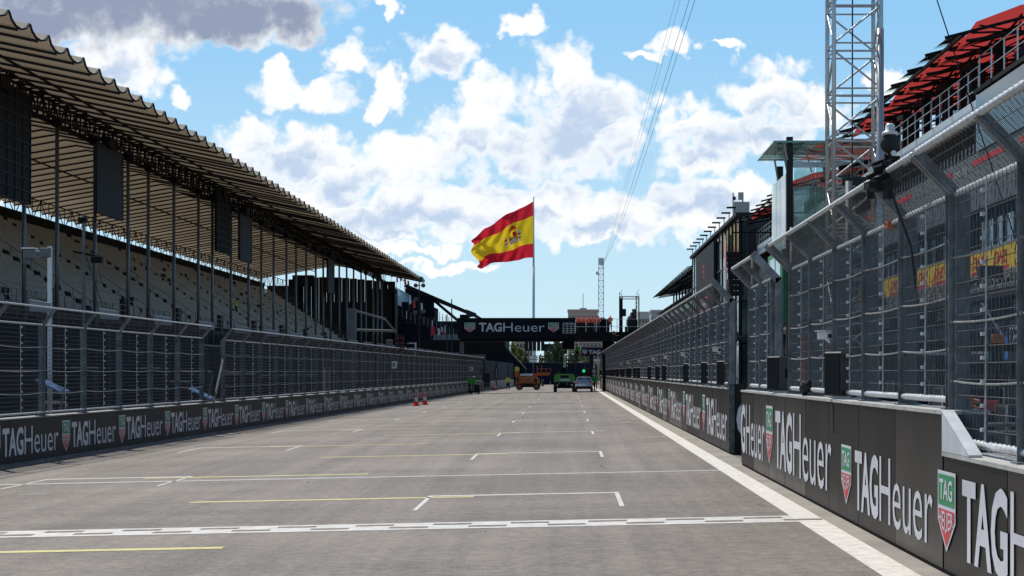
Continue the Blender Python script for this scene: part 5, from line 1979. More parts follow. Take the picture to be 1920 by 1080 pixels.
for n, (px_, py_, D, lab) in enumerate(((734, 684, 127, 'small white sign with a green mark on the far fence'), (880, 692, 196, 'tiny white sign on the far fence near its end'))):
    p = at(px_, py_, D)
    yy = D
    t = thing('fence_sign', lab, 'sign', (p.x + 0.2, D, p.z))
    lpart('plate', MB().cbox((0, 0, 0), (0.34, 0.04, 0.5 if n == 0 else .42)), 'white_metal', t)
    lpart('mark', MB().cbox((-0.03, -0.022, 0.0), (0.16, 0.01, 0.26)), 'sign_green', t)

# start-light arm over the track
arm = thing('signal_gantry', 'grey cantilever arm carrying red-edged signal lamps behind the far fence', 'gantry', (-15.3, 129.5, -0.42))
AX = (660 - 1066) / F_PX * 129.5
part('column', MB().bar((AX, 129.5, -0.42), (AX, 129.5, 6.5), 0.55, 0.55), 'grey_steel', arm)
part('upper_tube', MB().tube((AX, 129.5, 6.4), (AX + 2.2, 131, 5.8), 0.08, 8).tube((AX + 2.2, 131, 5.8), (AX + 2.9, 131.4, 4.9), 0.07, 8), 'galvanised', arm)
part('lower_tube', MB().tube((AX, 129.5, 5.0), (AX + 2.9, 131.4, 4.95), 0.09, 8), 'galvanised', arm)
part('sign_box', MB().cbox((AX + 2.5, 131, 4.0), (0.45, 0.3, 0.65)), 'grey_steel', arm)
for k in range(4):
    lb = part('signal_lamp', MB().cbox((AX + 2.95 + k * 0.15, 131.3 + k * .2, 4.1), (0.10, 0.3, 1.15)), 'black_plastic', arm)
    for j in range(3):
        part('lens', MB().tube((AX + 2.95 + k * .15, 131.13 + k * .2, 3.7 + j * 0.38), (AX + 2.95 + k * .15, 131.1 + k * .2, 3.7 + j * .38), 0.045, 8), 'red_banner', lb)

# ================================================================ black hoarding and hospitality stand beyond the seats
hoard = thing('black_hoarding', 'big black panelled hoarding under the end of the grandstand roof', 'hoarding', (-36, 291, -0.42))
HY = 287.5
x = -44.0
k = 0
while x < -27.6:
    part('panel', MB().box(x + 0.03, x + 1.17, HY, HY + 0.3, -0.4, 16.6 + 0.35 * math.sin(k * 0.35)), 'black_steel' if k % 3 else 'dark_wall', hoard)
    x += 1.2
    k += 1
part('side_panel', MB().box(-27.7, -27.4, HY, HY + 6, -0.4, 14.5), 'black_steel', hoard)
part('top_box', MB().box(-47, -42.5, HY - 2, HY + 2, 9.0, 15.5), 'dark_wall', hoard)
part('roof_box', MB().box(-43.2, -40.0, HY - 1, HY + 1, 15.5, 17.2), 'black_steel', hoard)
tentp = thing('pale_marquee', 'pale pink marquee roof glimpsed behind the top seats', 'marquee', (-49, 300, 8))
part('canvas', MB().prism([(-52, 300, 11.5), (-43.5, 300, 11.5), (-44.5, 300, 13.6), (-47.5, 300, 15.6), (-51, 300, 14.5)], (0, 8, 0)), mat('canvas_pink', (0.75, 0.55, 0.5), 0.8), tentp)
part('valance', MB().box(-52, -43.4, 299.9, 299.98, 10.9, 11.5), 'facade_cream', tentp)

hosp = thing('hospitality_stand', 'dark stacked hospitality stand with a long black roof sloping towards the track', 'building', (-24, 330, -0.42))
part('lower_block', MB().box(-44, -19.8, 322, 360, -0.4, 6.3), 'black_steel', hosp)
part('middle_block', MB().box(-44, -19.2, 322.5, 360, 6.3, 11.0), 'dark_wall', hosp)
part('upper_block', MB().box(-44, -25.6, 323, 360, 11.0, 14.4), 'black_steel', hosp)
part('tower', MB().box(-34.5, -30.0, 318, 324, -0.4, 16.5), 'black_steel', hosp)
part('glass_screen', MB().prism([(-30.8, 320, 14.0), (-26.2, 330, 12.6), (-27.5, 330, 15.3), (-30.8, 320, 17.2)], (0.1, 0, 0)), 'glass_pale', hosp)
# roof slab with a raised tip
mb = MB()
mb.prism([(-29.3, 326, 17.2), (-16.9, 326, 12.25), (-16.6, 326, 12.4), (-29.0, 326, 17.75)], (0, 40, 0))
part('roof', mb, 'black_steel', hosp)
part('gable', MB().prism([(-29.2, 327, 11.0), (-24.0, 327, 11.0), (-24.0, 327, 15.0), (-29.2, 327, 17.1)], (0, 0.3, 0)), 'dark_wall', hosp)
part('fascia', MB().prism([(-18.2, 325.6, 11.7), (-16.4, 325.6, 11.95), (-16.4, 325.6, 12.5), (-18.2, 325.6, 13.2)], (0, 0.3, 0)), 'dark_steel', hosp)
part('support', MB().box(-19.6, -18.0, 330, 334, 6.3, 12.4), 'black_steel', hosp)
part('strut', MB().bar((-24.5, 328, 15.2), (-18.8, 328, 10.4), 0.35, 0.5), 'black_steel', hosp)
part('strut', MB().bar((-29.5, 328, 12.0), (-26.0, 328, 15.8), 0.35, 0.5), 'black_steel', hosp)
for k in range(14):
    part('glazing_bar', MB().bar((-27 + k * 0.55, 329, 10.3), (-27 + k * 0.55, 329, 14.9 - k * 0.3), 0.09), 'grey_steel', hosp)
railing(hosp, (-30, 321.5, 10.3), (-19, 321.5, 10.3), 1.3, 1.4, 'grey_steel')
railing(hosp, (-24, 321.5, 6.4), (-17.5, 321.5, 6.4), 1.3, 1.0, 'grey_steel')
for k in range(16):
    x = -30.6 + k * 0.75
    z = 13.6 - k * 0.28
    part('slat', MB().bar((x, 320.5, z - 1.4), (x, 320.5, z), 0.13), 'white_metal' if k % 3 == 0 else 'grey_steel', hosp)
part('grey_wall', MB().box(-17.9, -13.6, 300, 300.3, 2.4, 4.9), 'grey_steel', hosp, 'mottled grey wall panel')
part('balcony', MB().box(-23.5, -16.5, 318, 322, 6.0, 8.6), mat('balcony_grey', (0.16, 0.17, 0.18), 0.6, 0, 0.5, 0.5), hosp)
part('understand', MB().box(-26, -10.6, 306, 330, -0.4, 7.4), 'black_steel', hosp)
part('step_block', MB().prism([(-10.58, 306, -0.4), (-6.9, 306, -0.4), (-7.2, 306, 2.6), (-10.58, 306, 6.2)], (0, 14, 0)), 'dark_wall', hosp)
for k in range(12):
    part('column', MB().box(-17.5 + k * .62, -17.3 + k * .62, 304.5, 304.8, -0.4, 2.3), 'grey_steel', hosp)
fan = 0
for (px_, py_, w, h, D, m) in ((736, 513, 5, 14, 318, 'r'), (745, 520, 3, 20, 318, 'r'), (752, 522, 3, 12, 330, 'r'), (760, 528, 4, 12, 330, 'r'), (766, 532, 4, 12, 330, 'r'), (769, 562, 4, 18, 318, 'w'), (777, 570, 4, 16, 318, 'r'),
                            (791, 576, 4, 16, 318, 'w'), (812, 620, 8, 18, 312, 'r'), (823, 622, 5, 14, 312, 'w'), (832, 622, 3, 16, 312, 'r'), (829, 618, 4, 10, 312, 'w'), (848, 664, 3, 10, 300, 'r'), (854, 666, 3, 10, 300, 'r'), (858, 665, 2, 9, 300, 'w'), (868, 666, 3, 9, 300, 'w')):
    p = at(px_, py_, D)
    s = D / F_PX
    t = thing('feather_flag', '%s %s upright flag counting from the left on the dark hospitality stand' % (ordinal(fan), 'red' if m == 'r' else 'white and red'), 'flag', (p.x, D, p.z - h * s / 2), 'small red and white flags on the hospitality stand')
    W, H = w * s, h * s
    lpart('pole', MB().tube((-W / 2, 0, -1.2), (-W / 2, 0, H), 0.03, 6), 'grey_steel', t)
    lpart('cloth', MB().add([(-W / 2, 0, 0), (W / 2, 0.1, 0.15), (W / 2 - 0.05, -0.05, H * 0.7), (W * 0.2, 0.05, H * 0.97), (-W / 2, 0, H)], [(0, 1, 2, 3, 4)]), 'red_banner' if m == 'r' else 'white_metal', t)
    fan += 1
for n, (px_, y0, y1, D) in enumerate(((786, 520, 660, 270), (847, 561, 660, 290), (838, 590, 655, 290))):
    p = at(px_, y1, D)
    h = at(px_, y0, D).z - p.z
    t = thing('floodlight_mast', ('thin mast with round lamps at the tip of the grandstand roof', 'thin dark mast beside the bridge board', 'thin grey mast before the dark stand')[n], 'mast', (p.x, D, -0.42))
    hh = p.z + h + 0.42
    lpart('mast', MB().tube((0, 0, 0), (0, 0, hh), 0.09, 6), 'dark_steel', t)
    if n == 0:
        for (dz, dx) in ((1.2, -0.5), (1.2, 0.6), (3.2, -0.5), (5.0, 0.6), (5.2, -0.6), (0.2, 0.3)):
            lpart('lamp', MB().tube((dx, -0.2, hh - dz), (dx, 0.15, hh - dz), 0.32, 10), 'grey_steel', t)
            lpart('arm', MB().bar((0, 0, hh - dz), (dx, 0, hh - dz), 0.08), 'dark_steel', t)
lampp = thing('lamp_post', 'white lamp post with a short arm before the dark stand', 'lamp', ((779 - 1066) / F_PX * 190, 190, -0.42))
lpart('post', MB().tube((0, 0, 0), (0, 0, 5.5), 0.10, 8), 'white_metal', lampp)
lpart('arm', MB().bar((0.05, 0, 5.4), (-0.75, 0, 5.45), 0.1), 'white_metal', lampp)
lpart('lamp', MB().cbox((-0.75, 0, 5.4), (0.35, 0.25, 0.14)), 'grey_steel', lampp)

# ================================================================ footbridge with the big black board
BD = 196.0


def bx(px_):
    return (px_ - VPX) / F_PX * BD


def bz(py_):
    return CAM_Z + (VPY - py_) / F_PX * BD


bridge = thing('footbridge', 'black footbridge over the track with a long advertising board', 'bridge', (-5, BD, 0))
part('board', MB().box(bx(858), bx(1135), BD, BD + 0.3, bz(635), bz(596)), 'dark_wall', bridge)
part('board_return', MB().box(bx(858), bx(858) + 0.3, BD + 0.3, BD + 3.2, bz(635), bz(596)), 'black_steel', bridge)
part('deck', MB().box(bx(862), bx(1290), BD + 0.31, BD + 3.5, bz(640), bz(633)), 'black_steel', bridge)
part('deck', MB().box(bx(1078), bx(1290), BD - 2.4, BD - 0.01, bz(639), bz(623)), 'black_steel', bridge, 'walkway deck on the pit side')
word_part(bridge, (bx(898), BD, bz(622)), (1, 0, 0), (0, 0, 1), (0, -1, 0), bx(1021) - bx(898), bz(605) - bz(622), proud=0.02)
for px_ in (871, 1028):
    out_ = shield_part(bridge, (bx(px_), BD, bz(623)), (1, 0, 0), (0, 0, 1), (0, -1, 0), bx(px_ + 20) - bx(px_), bz(605) - bz(623), 0.02)
part('column', MB().box(bx(861), bx(868), BD + 1.0, BD + 1.5, -0.4, bz(635)), 'grey_steel', bridge)
part('column', MB().box(bx(1130), bx(1152), BD + 0.5, BD + 2.5, 0, bz(639)), 'black_steel', bridge)
part('column', MB().box(bx(1055), bx(1077), BD + 1.0, BD + 1.4, bz(655), bz(635)), 'black_steel', bridge, 'black box hung below the deck')
railing(bridge, (bx(1079), BD - 2.4, bz(623)), (bx(1290), BD - 2.4, bz(623)), 1.35, 1.05, 'alu', (0.4, 1.0), 0.04)
mb = MB()
railing(bridge, (bx(1056), BD - 2.5, bz(627)), (bx(1078), BD - 2.5, bz(627)), 1.15, 0.4, 'alu', (0.1, 0.3, 0.5, 0.7, 0.9, 1.0), 0.035)
part('gate_panel', MB().box(bx(1125), bx(1142), BD - 0.6, BD - 0.5, bz(623), bz(598)), 'black_steel', bridge)
for k in range(5):
    t = part('start_light', MB().cbox((bx(987 + k * 7.6), BD + 0.4, bz(647)), (0.36, 0.35, 1.25)), 'black_plastic', bridge)
    for j in range(4):
        part('lens', MB().tube((bx(987 + k * 7.6), BD + 0.22, bz(647) - 0.45 + j * .3), (bx(987 + k * 7.6), BD + 0.2, bz(647) - 0.45 + j * .3), 0.1, 8), 'dark_steel', t)
    part('hanger', MB().bar((bx(987 + k * 7.6), BD + .4, bz(638)), (bx(987 + k * 7.6), BD + .4, bz(634)), 0.08), 'black_steel', t)
portal = thing('truss_portal', 'dark lattice portal frame standing on the pit end of the footbridge', 'frame', (bx(1180), BD - 1, bz(623)))
for (a, b) in ((1161, 1166), (1192, 1197)):
    for yy in (BD - 1.8, BD - 0.8):
        part('leg', MB().bar((bx(a), yy, bz(623)), (bx(a), yy, bz(557)), 0.08).bar((bx(b), yy, bz(623)), (bx(b), yy, bz(557)), 0.08), 'dark_steel', portal)
    mb = MB()
    for k in range(9):
        z0_, z1_ = bz(623) + 0.5 * k, bz(623) + 0.5 * (k + 1)
        mb.bar((bx(a), BD - 1.8, z0_), (bx(b), BD - 1.8, z1_), 0.04)
        mb.bar((bx(a), BD - 1.8, z0_), (bx(b), BD - 1.8, z0_), 0.04)
    part('bracing', mb, 'dark_steel', portal, kind='stuff')
mb = MB()
for z in (557, 562):
    mb.bar((bx(1161), BD - 1.8, bz(z)), (bx(1197), BD - 1.8, bz(z)), 0.07)
for k in range(8):
    mb.bar((bx(1161 + 4.5 * k), BD - 1.8, bz(557)), (bx(1165.5 + 4.5 * k), BD - 1.8, bz(562)), 0.04)
part('lintel', mb, 'dark_steel', portal)
part('panel', MB().box(bx(1161), bx(1166), BD - 1.6, BD - 1.5, bz(623), bz(560)), 'black_steel', portal)
part('line_array', MB().cbox((bx(1169), BD - 1.4, bz(587)), (0.35, 0.4, 0.8), 0.4), 'black_plastic', portal)
part('line_array', MB().cbox((bx(1188), BD - 1.4, bz(588)), (0.3, 0.4, 0.9), -0.4), 'grey_steel', portal)
part('antenna', MB().tube((bx(1161), BD - 1.6, bz(557)), (bx(1161), BD - 1.6, bz(549)), 0.03, 6), 'dark_steel', portal)
cov = thing('covered_camera', 'hooded camera under a black cover on the footbridge, inside the portal', 'camera', (bx(1184), BD - 1.5, bz(623)))
lpart('cover', MB().lathe([(0.42, 0.55), (0.62, 0.7), (0.6, 1.2), (0.42, 1.65), (0.22, 1.75), (0.2, 2.0), (0.05, 2.1)], 10), 'cloth_black', cov, smooth=True)
lpart('table', MB().cbox((0, 0, 0.28), (1.5, 0.9, 0.56)), 'black_plastic', cov)

# ================================================================ beyond the bridge
farwall = thing('advertising_barrier', 'blue advertising barrier crossing the end of the straight', 'barrier', (2, 318, 0))
for k in range(9):
    a = at(968 + k * 16, 698, 318)
    b = at(968 + (k + 1) * 16 - 0.4, 698, 318)
    part('panel', MB().box(a.x, b.x, 318, 318.3, -0.2, 3.6), 'navy_wall', farwall)
part('top_rail', MB().bar((at(968, 698, 318).x, 317.9, 3.65), (at(1112, 698, 318).x, 317.9, 3.65), 0.1), 'grey_steel', farwall)
word_part(farwall, (at(945, 698, 318).x, 318, 0.95), (1, 0, 0), (0, 0, 1), (0, -1, 0), 5.5, 1.15, proud=0.03)
mb = MB()
for k in range(14):
    p = at(985 + k * 9, 698, 324)
    mb.bar((p.x, 324, 3.6), (p.x, 324, 4.9), 0.09)
mb.bar((at(985, 698, 324).x, 324, 4.9), (at(1105, 698, 324).x, 324, 4.9), 0.1)
mb.bar((at(985, 698, 324).x, 324, 4.3), (at(1105, 698, 324).x, 324, 4.3), 0.1)
part('guard_rail', mb, 'dark_steel', farwall)
lf = thing('advertising_barrier', 'blue fence with upright white letters curving in beyond the left fence end', 'barrier', (-10, 250, -0.3))
pts = [at(907, 698, 226), at(930, 698, 250), at(952, 698, 285), at(970, 698, 318)]
for i in range(3):
    a, b = pts[i], pts[i + 1]
    mb = MB().prism([(a.x, a.y, -0.3), (b.x, b.y, -0.3), (b.x, b.y, 0.8), (a.x, a.y, 0.8)], (-0.4, 0.05, 0))
    part('concrete_block', mb, 'concrete', lf)
    mb = MB().prism([(a.x, a.y, 0.82), (b.x, b.y, 0.82), (b.x, b.y, 3.5), (a.x, a.y, 3.5)], (-0.1, 0.02, 0))
    part('panel', mb, 'navy_wall', lf)
    part('post', MB().bar((a.x + .05, a.y, -0.2), (a.x + .05, a.y, 3.9), 0.14), 'dark_steel', lf)
mb = MB()


def number_board(px_, py_, D, txt, w, h, lab, matn, tm):
    p = at(px_, py_, D)
    t = thing('distance_board', lab, 'board', (p.x, D, p.z))
    lpart('plate', MB().cbox((0, 0, 0), (w, 0.05, h)), matn, t)
    for i, c in enumerate(txt):
        mb = MB()
        sheet(mb, fit2d(text2d(c, 0.02), w * (0.62 if c != '1' else 0.3), h / len(txt) * 0.76), (-w * (0.31 if c != '1' else .15), -0.03, h / 2 - h / len(txt) * (i + 0.88)), (1, 0, 0), (0, 0, 1), (0, -1, 0), 0.006, 1, 1)
        lpart('digit', mb, tm, t)
    lpart('stay', MB().bar((0, 0.04, -h / 2), (0, 0.04, -p.z + 0.9), 0.04), 'grey_steel', t)
    return t


number_board(898.5, 694, 222, '100', 0.36, 1.15, 'upright black and white number board at the end of the left fence', 'black_plastic', 'print_white')
number_board(931, 699, 248, '150', 0.42, 1.3, 'upright framed number board on the blue left barrier', 'navy_wall', 'print_white')
number_board(1114, 696, 222, '100', 0.62, 1.7, 'black number board with three white digits on the pit fence end', 'black_plastic', 'print_white')
sl = thing('signal_light', 'black signal box with a lit green lamp beside the number board', 'traffic light', (at(1101, 697, 224).x, 224, at(1101, 697, 224).z))
lpart('housing', MB().cbox((0, 0, 0), (0.75, 0.3, 0.85)), 'black_plastic', sl)
lpart('lamp', MB().tube((-0.42, -0.12, 0.1), (-0.42, -0.2, 0.1), 0.2, 10), 'green_lamp', sl)
lpart('post', MB().bar((0.1, 0, -0.4), (0.1, 0, -sl.location.z), 0.08), 'dark_steel', sl)
sgn = thing('sponsor_sign', 'dark blue sponsor sign hanging under the pit end of the footbridge', 'sign', (at(1110, 660, 280).x, 280, 4.2))
a, b = at(1090, 667, 280), at(1131, 652, 280)
part('board', MB().box(a.x, b.x, 280, 280.2, a.z, b.z), 'navy_wall', sgn)
word_part(sgn, (at(1104, 665, 280).x, 280, at(1104, 664, 280).z), (1, 0, 0), (0, 0, 1), (0, -1, 0), 1.75, 0.62, t=_tag, tw=2.08, proud=0.02)
shield_part(sgn, (at(1092, 665, 280).x, 280, at(1092, 664.5, 280).z), (1, 0, 0), (0, 0, 1), (0, -1, 0), 0.72, 0.72, 0.02)
part('leg', MB().box(at(1105, 698, 280).x, at(1113, 698, 280).x, 280.05, 280.2, 0, a.z), 'navy_wall', sgn)
part('top_rail', MB().bar((a.x, 279.9, b.z + 0.1), (b.x, 279.9, b.z + 0.1), 0.1), 'grey_steel', sgn)

# trees behind the barrier
mat('leaf_lime', (0.20, 0.22, 0.05), 0.6, 0, 0.35, 1.5)
mat('leaf_dark', (0.045, 0.065, 0.022), 0.6, 0, 0.35, 1.5)
mat('leaf_olive', (0.12, 0.14, 0.05), 0.6, 0, 0.35, 1.5)


def tree(px_, py_top, py_bot, D, rw, nleaf, matn, label, cat='tree', name='birch_tree', trunk=True):
    p = at(px_, py_bot, D)
    zt = at(px_, py_top, D).z
    base = -0.2
    H = zt - base
    t = thing(name, label, cat, (p.x, D, base), 'trees beyond the barrier')
    mb = MB()
    mb.tube((0, 0, 0), (0.1, 0, H * 0.55), 0.16, 7, 0.10)
    mb.tube((0.1, 0, H * 0.55), (0.0, 0, H * 0.95), 0.10, 6, 0.02)
    for k in range(9):
        z = H * (0.3 + 0.07 * k)
        an = k * 2.4
        L_ = rw * (0.8 - 0.05 * k)
        mb.tube((0.06, 0, z), (math.cos(an) * L_, math.sin(an) * L_, z + L_ * 0.8), 0.05, 5, 0.012)
    lpart('trunk', mb, 'bark', t)
    vs_, fs = [], []
    clumps = [(random.gauss(0, rw * 0.42), random.gauss(0, rw * 0.42), H * (0.22 + 0.74 * random.random())) for _ in range(26)]
    for i in range(nleaf):
        c = random.choice(clumps)
        sh = 1.0 - 0.65 * max(0, (c[2] / H - 0.45)) / 0.55
        q = Vector((c[0] * sh + random.gauss(0, rw * 0.16), c[1] * sh + random.gauss(0, rw * 0.16), c[2] + random.gauss(0, rw * 0.22)))
        q.z = min(max(q.z, H * 0.1), H * 1.02)
        s = random.uniform(0.10, 0.22) * (1 + D / 900)
        n = Vector((random.gauss(0, 1), random.gauss(0, 1), random.gauss(0, 1))).normalized()
        u = n.orthogonal().normalized() * s
        v = n.cross(u).normalized() * s * 0.6
        b0 = len(vs_)
        vs_ += [q - u, q + v, q + u, q - v]
        fs.append((b0, b0 + 1, b0 + 2, b0 + 3))
    lpart('crown', MB().add(vs_, fs), matn, t)
    return t


tree(962, 640, 690, 345, 1.3, 1500, 'leaf_lime', 'slim yellow-green birch left of the flagpole foot')
tree(975, 652, 690, 340, 1.1, 1100, 'leaf_lime', 'lower yellow-green birch beside the slim one')
tree(948, 655, 690, 350, 1.3, 1100, 'leaf_olive', 'olive bushy tree at the end of the left barrier')
tree(985, 662, 690, 350, 1.2, 1000, 'leaf_olive', 'small olive tree just before the flagpole')
tree(1014, 664, 690, 350, 1.2, 1000, 'leaf_lime', 'small yellowish tree right of the flagpole')
tree(1030, 660, 690, 365, 1.6, 1200, 'leaf_olive', 'dull green tree below the hung black box')
tree(1045, 640, 690, 380, 2.4, 2200, 'leaf_dark', 'big dark tree filling the gap under the bridge')
tree(1080, 650, 690, 370, 1.8, 1500, 'leaf_olive', 'green tree behind the raised lift basket')
tree(1098, 666, 690, 350, 1.2, 900, 'leaf_lime', 'yellow-green tree under the sponsor sign')
tree(1153, 640, 690, 345, 1.6, 1000, 'leaf_olive', 'olive tree behind the pit fence under the bridge deck')


def block(px0, px1, pt, pb, D, matn, label, floors, cols, bal=False, roof=None):
    a, b = at(px0, pb, D), at(px1, pt, D)
    t = thing('apartment_block', label, 'building', ((a.x + b.x) / 2, D, 0), 'distant apartment blocks')
    z0 = -0.4
    part('wall', MB().box(a.x, b.x, D, D + 14, z0, b.z), matn, t)
    w, h = (b.x - a.x) / cols, 3.0
    for f in range(floors):
        z = b.z - 1.2 - h * (f + 1) + 1.0
        for c in range(cols):
            x = a.x + w * (c + 0.22)
            wd = part('window', MB().box(x, x + w * 0.56, D - 0.12, D - 0.02, z, z + 1.45), 'glass_dark', t)
        if bal:
            part('balcony', MB().box(a.x, b.x, D - 0.9, D - 0.15, z - 0.75, z - 0.1), 'facade_cream' if f % 2 else 'facade_pink', t)
    part('parapet', MB().box(a.x - .2, b.x + .2, D - 0.2, D + 14, b.z, b.z + 0.7), matn, t)
    if roof:
        q0, q1 = at(roof[0], roof[2], D), at(roof[1], roof[2], D)
        part('stair_tower', MB().box(q0.x, q1.x, D + 2, D + 8, b.z, q0.z), 'facade_grey', t)
        part('aerial', MB().tube(((q0.x + q1.x) / 2, D + 4, q0.z), ((q0.x + q1.x) / 2, D + 4, q0.z + 5), 0.1, 5), 'dark_steel', t)
    return t


block(1065, 1121, 584, 690, 620, 'facade_pink', 'pinkish apartment block with a roof tower above the orange workers', 10, 9, True, (1087, 1100, 577))
block(1198, 1220, 588, 690, 640, 'facade_cream', 'cream apartment block right of the portal frame', 9, 4, True)
block(1221, 1240, 585, 690, 600, 'facade_grey', 'grey apartment block behind the pit fence top', 9, 4, False)
block(984, 1003, 640, 690, 430, 'facade_cream', 'low cream house with windows below the bridge board', 3, 4, True)
block(960, 1000, 634, 690, 560, 'facade_pink', 'low pink block behind the birches', 3, 6, True)
block(1085, 1135, 632, 690, 520, 'facade_pink', 'pink brick block seen under the pit end of the bridge', 4, 7, True)
block(1020, 1062, 650, 690, 460, 'dark_wall', 'dark low building behind the big tree', 2, 6, False)
fill = part('embankment', MB().prism([(-40, 430, -0.4), (70, 430, -0.4), (70, 430, 3.4), (-40, 430, 3.4)], (0, 30, 0)), 'leaf_olive')
tag(fill, kind='structure')

# ================================================================ flag
FD = 400.0
fx = (1000.5 - VPX) / F_PX * FD
flag = thing('national_flag', 'huge red and yellow flag with a coat of arms flying from a tall white pole', 'flag', (fx, FD, 0))
part('pole', MB().tube((fx, FD, -0.4), (fx, FD, at(0, 500, FD).z), 0.34, 14, 0.27).tube((fx, FD, at(0, 500, FD).z), (fx, FD, at(0, 369, FD).z), 0.22, 12, 0.14), mat('pole_paint', (0.52, 0.54, 0.6), 0.35, 0.2, 0.08, 1.0), flag, smooth=True)
part('pole_base', MB().tube((fx, FD, -0.4), (fx, FD, at(0, 668, FD).z), 0.95, 14, 0.85), 'white_metal', flag)
top = [(0, 378), (0.10, 384), (0.22, 391), (0.36, 400), (0.52, 411), (0.66, 419), (0.80, 427), (0.90, 440), (1.0, 452)]
bot = [(0, 483), (0.15, 484.5), (0.3, 487), (0.45, 490), (0.6, 493.5), (0.75, 496), (0.86, 499), (0.93, 503), (1.0, 500)]
NU, NV = 56, 36


def flag_pt(u, v, lift=0.0):
    """u from the hoist to the fly, v from bottom to top"""
    yt = np.interp(u, [a for a, _ in top], [b for _, b in top])
    yb = np.interp(u, [a for a, _ in bot], [b for _, b in bot])
    py_ = yb + (yt - yb) * v
    fly = 884 + 10 * (1 - v) + 5 * math.sin(v * 9.0) * (1 if 0.1 < v < 0.9 else 0.4)
    px_ = 999.5 + (fly - 999.5) * u
    ph = u * 9.5 + (1 - v) * 4.2
    d = (1.25 * math.sin(ph) + 0.55 * math.sin(ph * 2.1 + 1.0) + 0.3 * math.sin(u * 31 + v * 11)) * min(1.0, u * 3.0)
    px_ += 1.6 * math.cos(ph) * min(1, u * 3)
    py_ += 1.3 * math.sin(ph * 1.0 + 0.6) * min(1, u * 3)
    p = at(px_, py_, FD)
    return (p.x, FD + d * 1.2 - 0.35 + lift, p.z)


def flag_band(v0, v1, n, matn, name):
    vs_, fs = [], []
    for j in range(n + 1):
        for i in range(NU + 1):
            vs_.append(flag_pt(i / NU, v0 + (v1 - v0) * j / n))
    for j in range(n):
        for i in range(NU):
            a = j * (NU + 1) + i
            fs.append((a, a + NU + 1, a + NU + 2, a + 1))
    return part(name, MB().add(vs_, fs), matn, flag, smooth=True)


membrane('flag_red', (0.62, 0.025, 0.045), 0.35, 0.05)
membrane('flag_yellow', (0.80, 0.58, 0.03), 0.35, 0.05)
flag_band(0, 0.25, 10, 'flag_red', 'red_stripe')
flag_band(0.25, 0.75, 20, 'flag_yellow', 'yellow_stripe')
flag_band(0.75, 1.0, 10, 'flag_red', 'red_stripe')


def emblem(poly, matn, name, lift):
    """small patch on the cloth: poly in flag coordinates (u, v)"""
    us = [p[0] for p in poly]
    vs0 = [p[1] for p in poly]
    n = 6
    vs_, fs = [], []
    u0, u1, v0, v1 = min(us), max(us), min(vs0), max(vs0)
    for j in range(n + 1):
        for i in range(n + 1):
            vs_.append(flag_pt(u0 + (u1 - u0) * i / n, v0 + (v1 - v0) * j / n, -lift))
    for j in range(n):
        for i in range(n):
            a = j * (n + 1) + i
            fs.append((a, a + 1, a + n + 2, a + n + 1))
    part(name, MB().add(vs_, fs), matn, coat_o)


coat_o = part('coat_of_arms', MB().add([flag_pt(0.26, 0.36, -0.03), flag_pt(0.41, 0.36, -0.03), flag_pt(0.41, 0.56, -0.03), flag_pt(0.26, 0.56, -0.03)], [(0, 1, 2, 3)]), mat('arms_white', (0.62, 0.55, 0.55), 0.8), flag)
R_ = lambda a, b, c, d: [(a, c), (b, d)]
emblem(R_(0.265, 0.335, 0.46, 0.56), 'flag_yellow', 'quarter', 0.07)
emblem(R_(0.27, 0.33, 0.47, 0.555), 'flag_red', 'quarter', 0.09)
emblem(R_(0.34, 0.405, 0.36, 0.455), 'flag_red', 'quarter', 0.07)
emblem(R_(0.265, 0.335, 0.35, 0.455), 'flag_red', 'quarter', 0.07)
for k in range(3):
    emblem(R_(0.275 + k * 0.022, 0.285 + k * 0.022, 0.35, 0.45), 'flag_yellow', 'bar', 0.10)
emblem(R_(0.27, 0.40, 0.585, 0.65), 'flag_red', 'crown', 0.07)
emblem(R_(0.30, 0.37, 0.65, 0.68), 'flag_red', 'crown', 0.07)
emblem(R_(0.285, 0.385, 0.60, 0.62), 'flag_yellow', 'crown_band', 0.10)
for a in (0.205, 0.445):
    emblem(R_(a, a + 0.03, 0.34, 0.56), 'arms_white', 'pillar', 0.07)
    emblem(R_(a - 0.012, a + 0.042, 0.47, 0.50), 'flag_red', 'ribbon', 0.10)
    emblem(R_(a - 0.012, a + 0.042, 0.40, 0.42), 'flag_red', 'ribbon', 0.10)

# ================================================================ cones
c0 = thing('traffic_cone', 'red traffic cone with a white band, left one of the pair on the track', 'cone', (*gpt(780.5, 761), 0), 'red traffic cones')
c0.location.z = gz(c0.location.x)
lpart('cone', MB().lathe([(0.19, 0.05), (0.15, 0.25), (0.1, 0.52), (0.045, 0.8), (0.03, 0.82)], 14), 'cone_red', c0, smooth=True)
lpart('band', MB().lathe([(0.146, 0.30), (0.101, 0.55), (0.09, 0.56), (0.12, 0.31)], 14), 'white_metal', c0, smooth=True)
lpart('base', MB().cbox((0, 0, 0.03), (0.46, 0.46, 0.06), 0.3), 'cone_red', c0)
x_, y_ = gpt(796.5, 759)
copy_thing(c0, (x_, y_, gz(x_)), None, 'red traffic cone with a white band, right one of the pair on the track')
x_, y_ = gpt(929, 732)
copy_thing(c0, (x_, y_, gz(x_)), None, 'single red traffic cone far away beside the left wall')


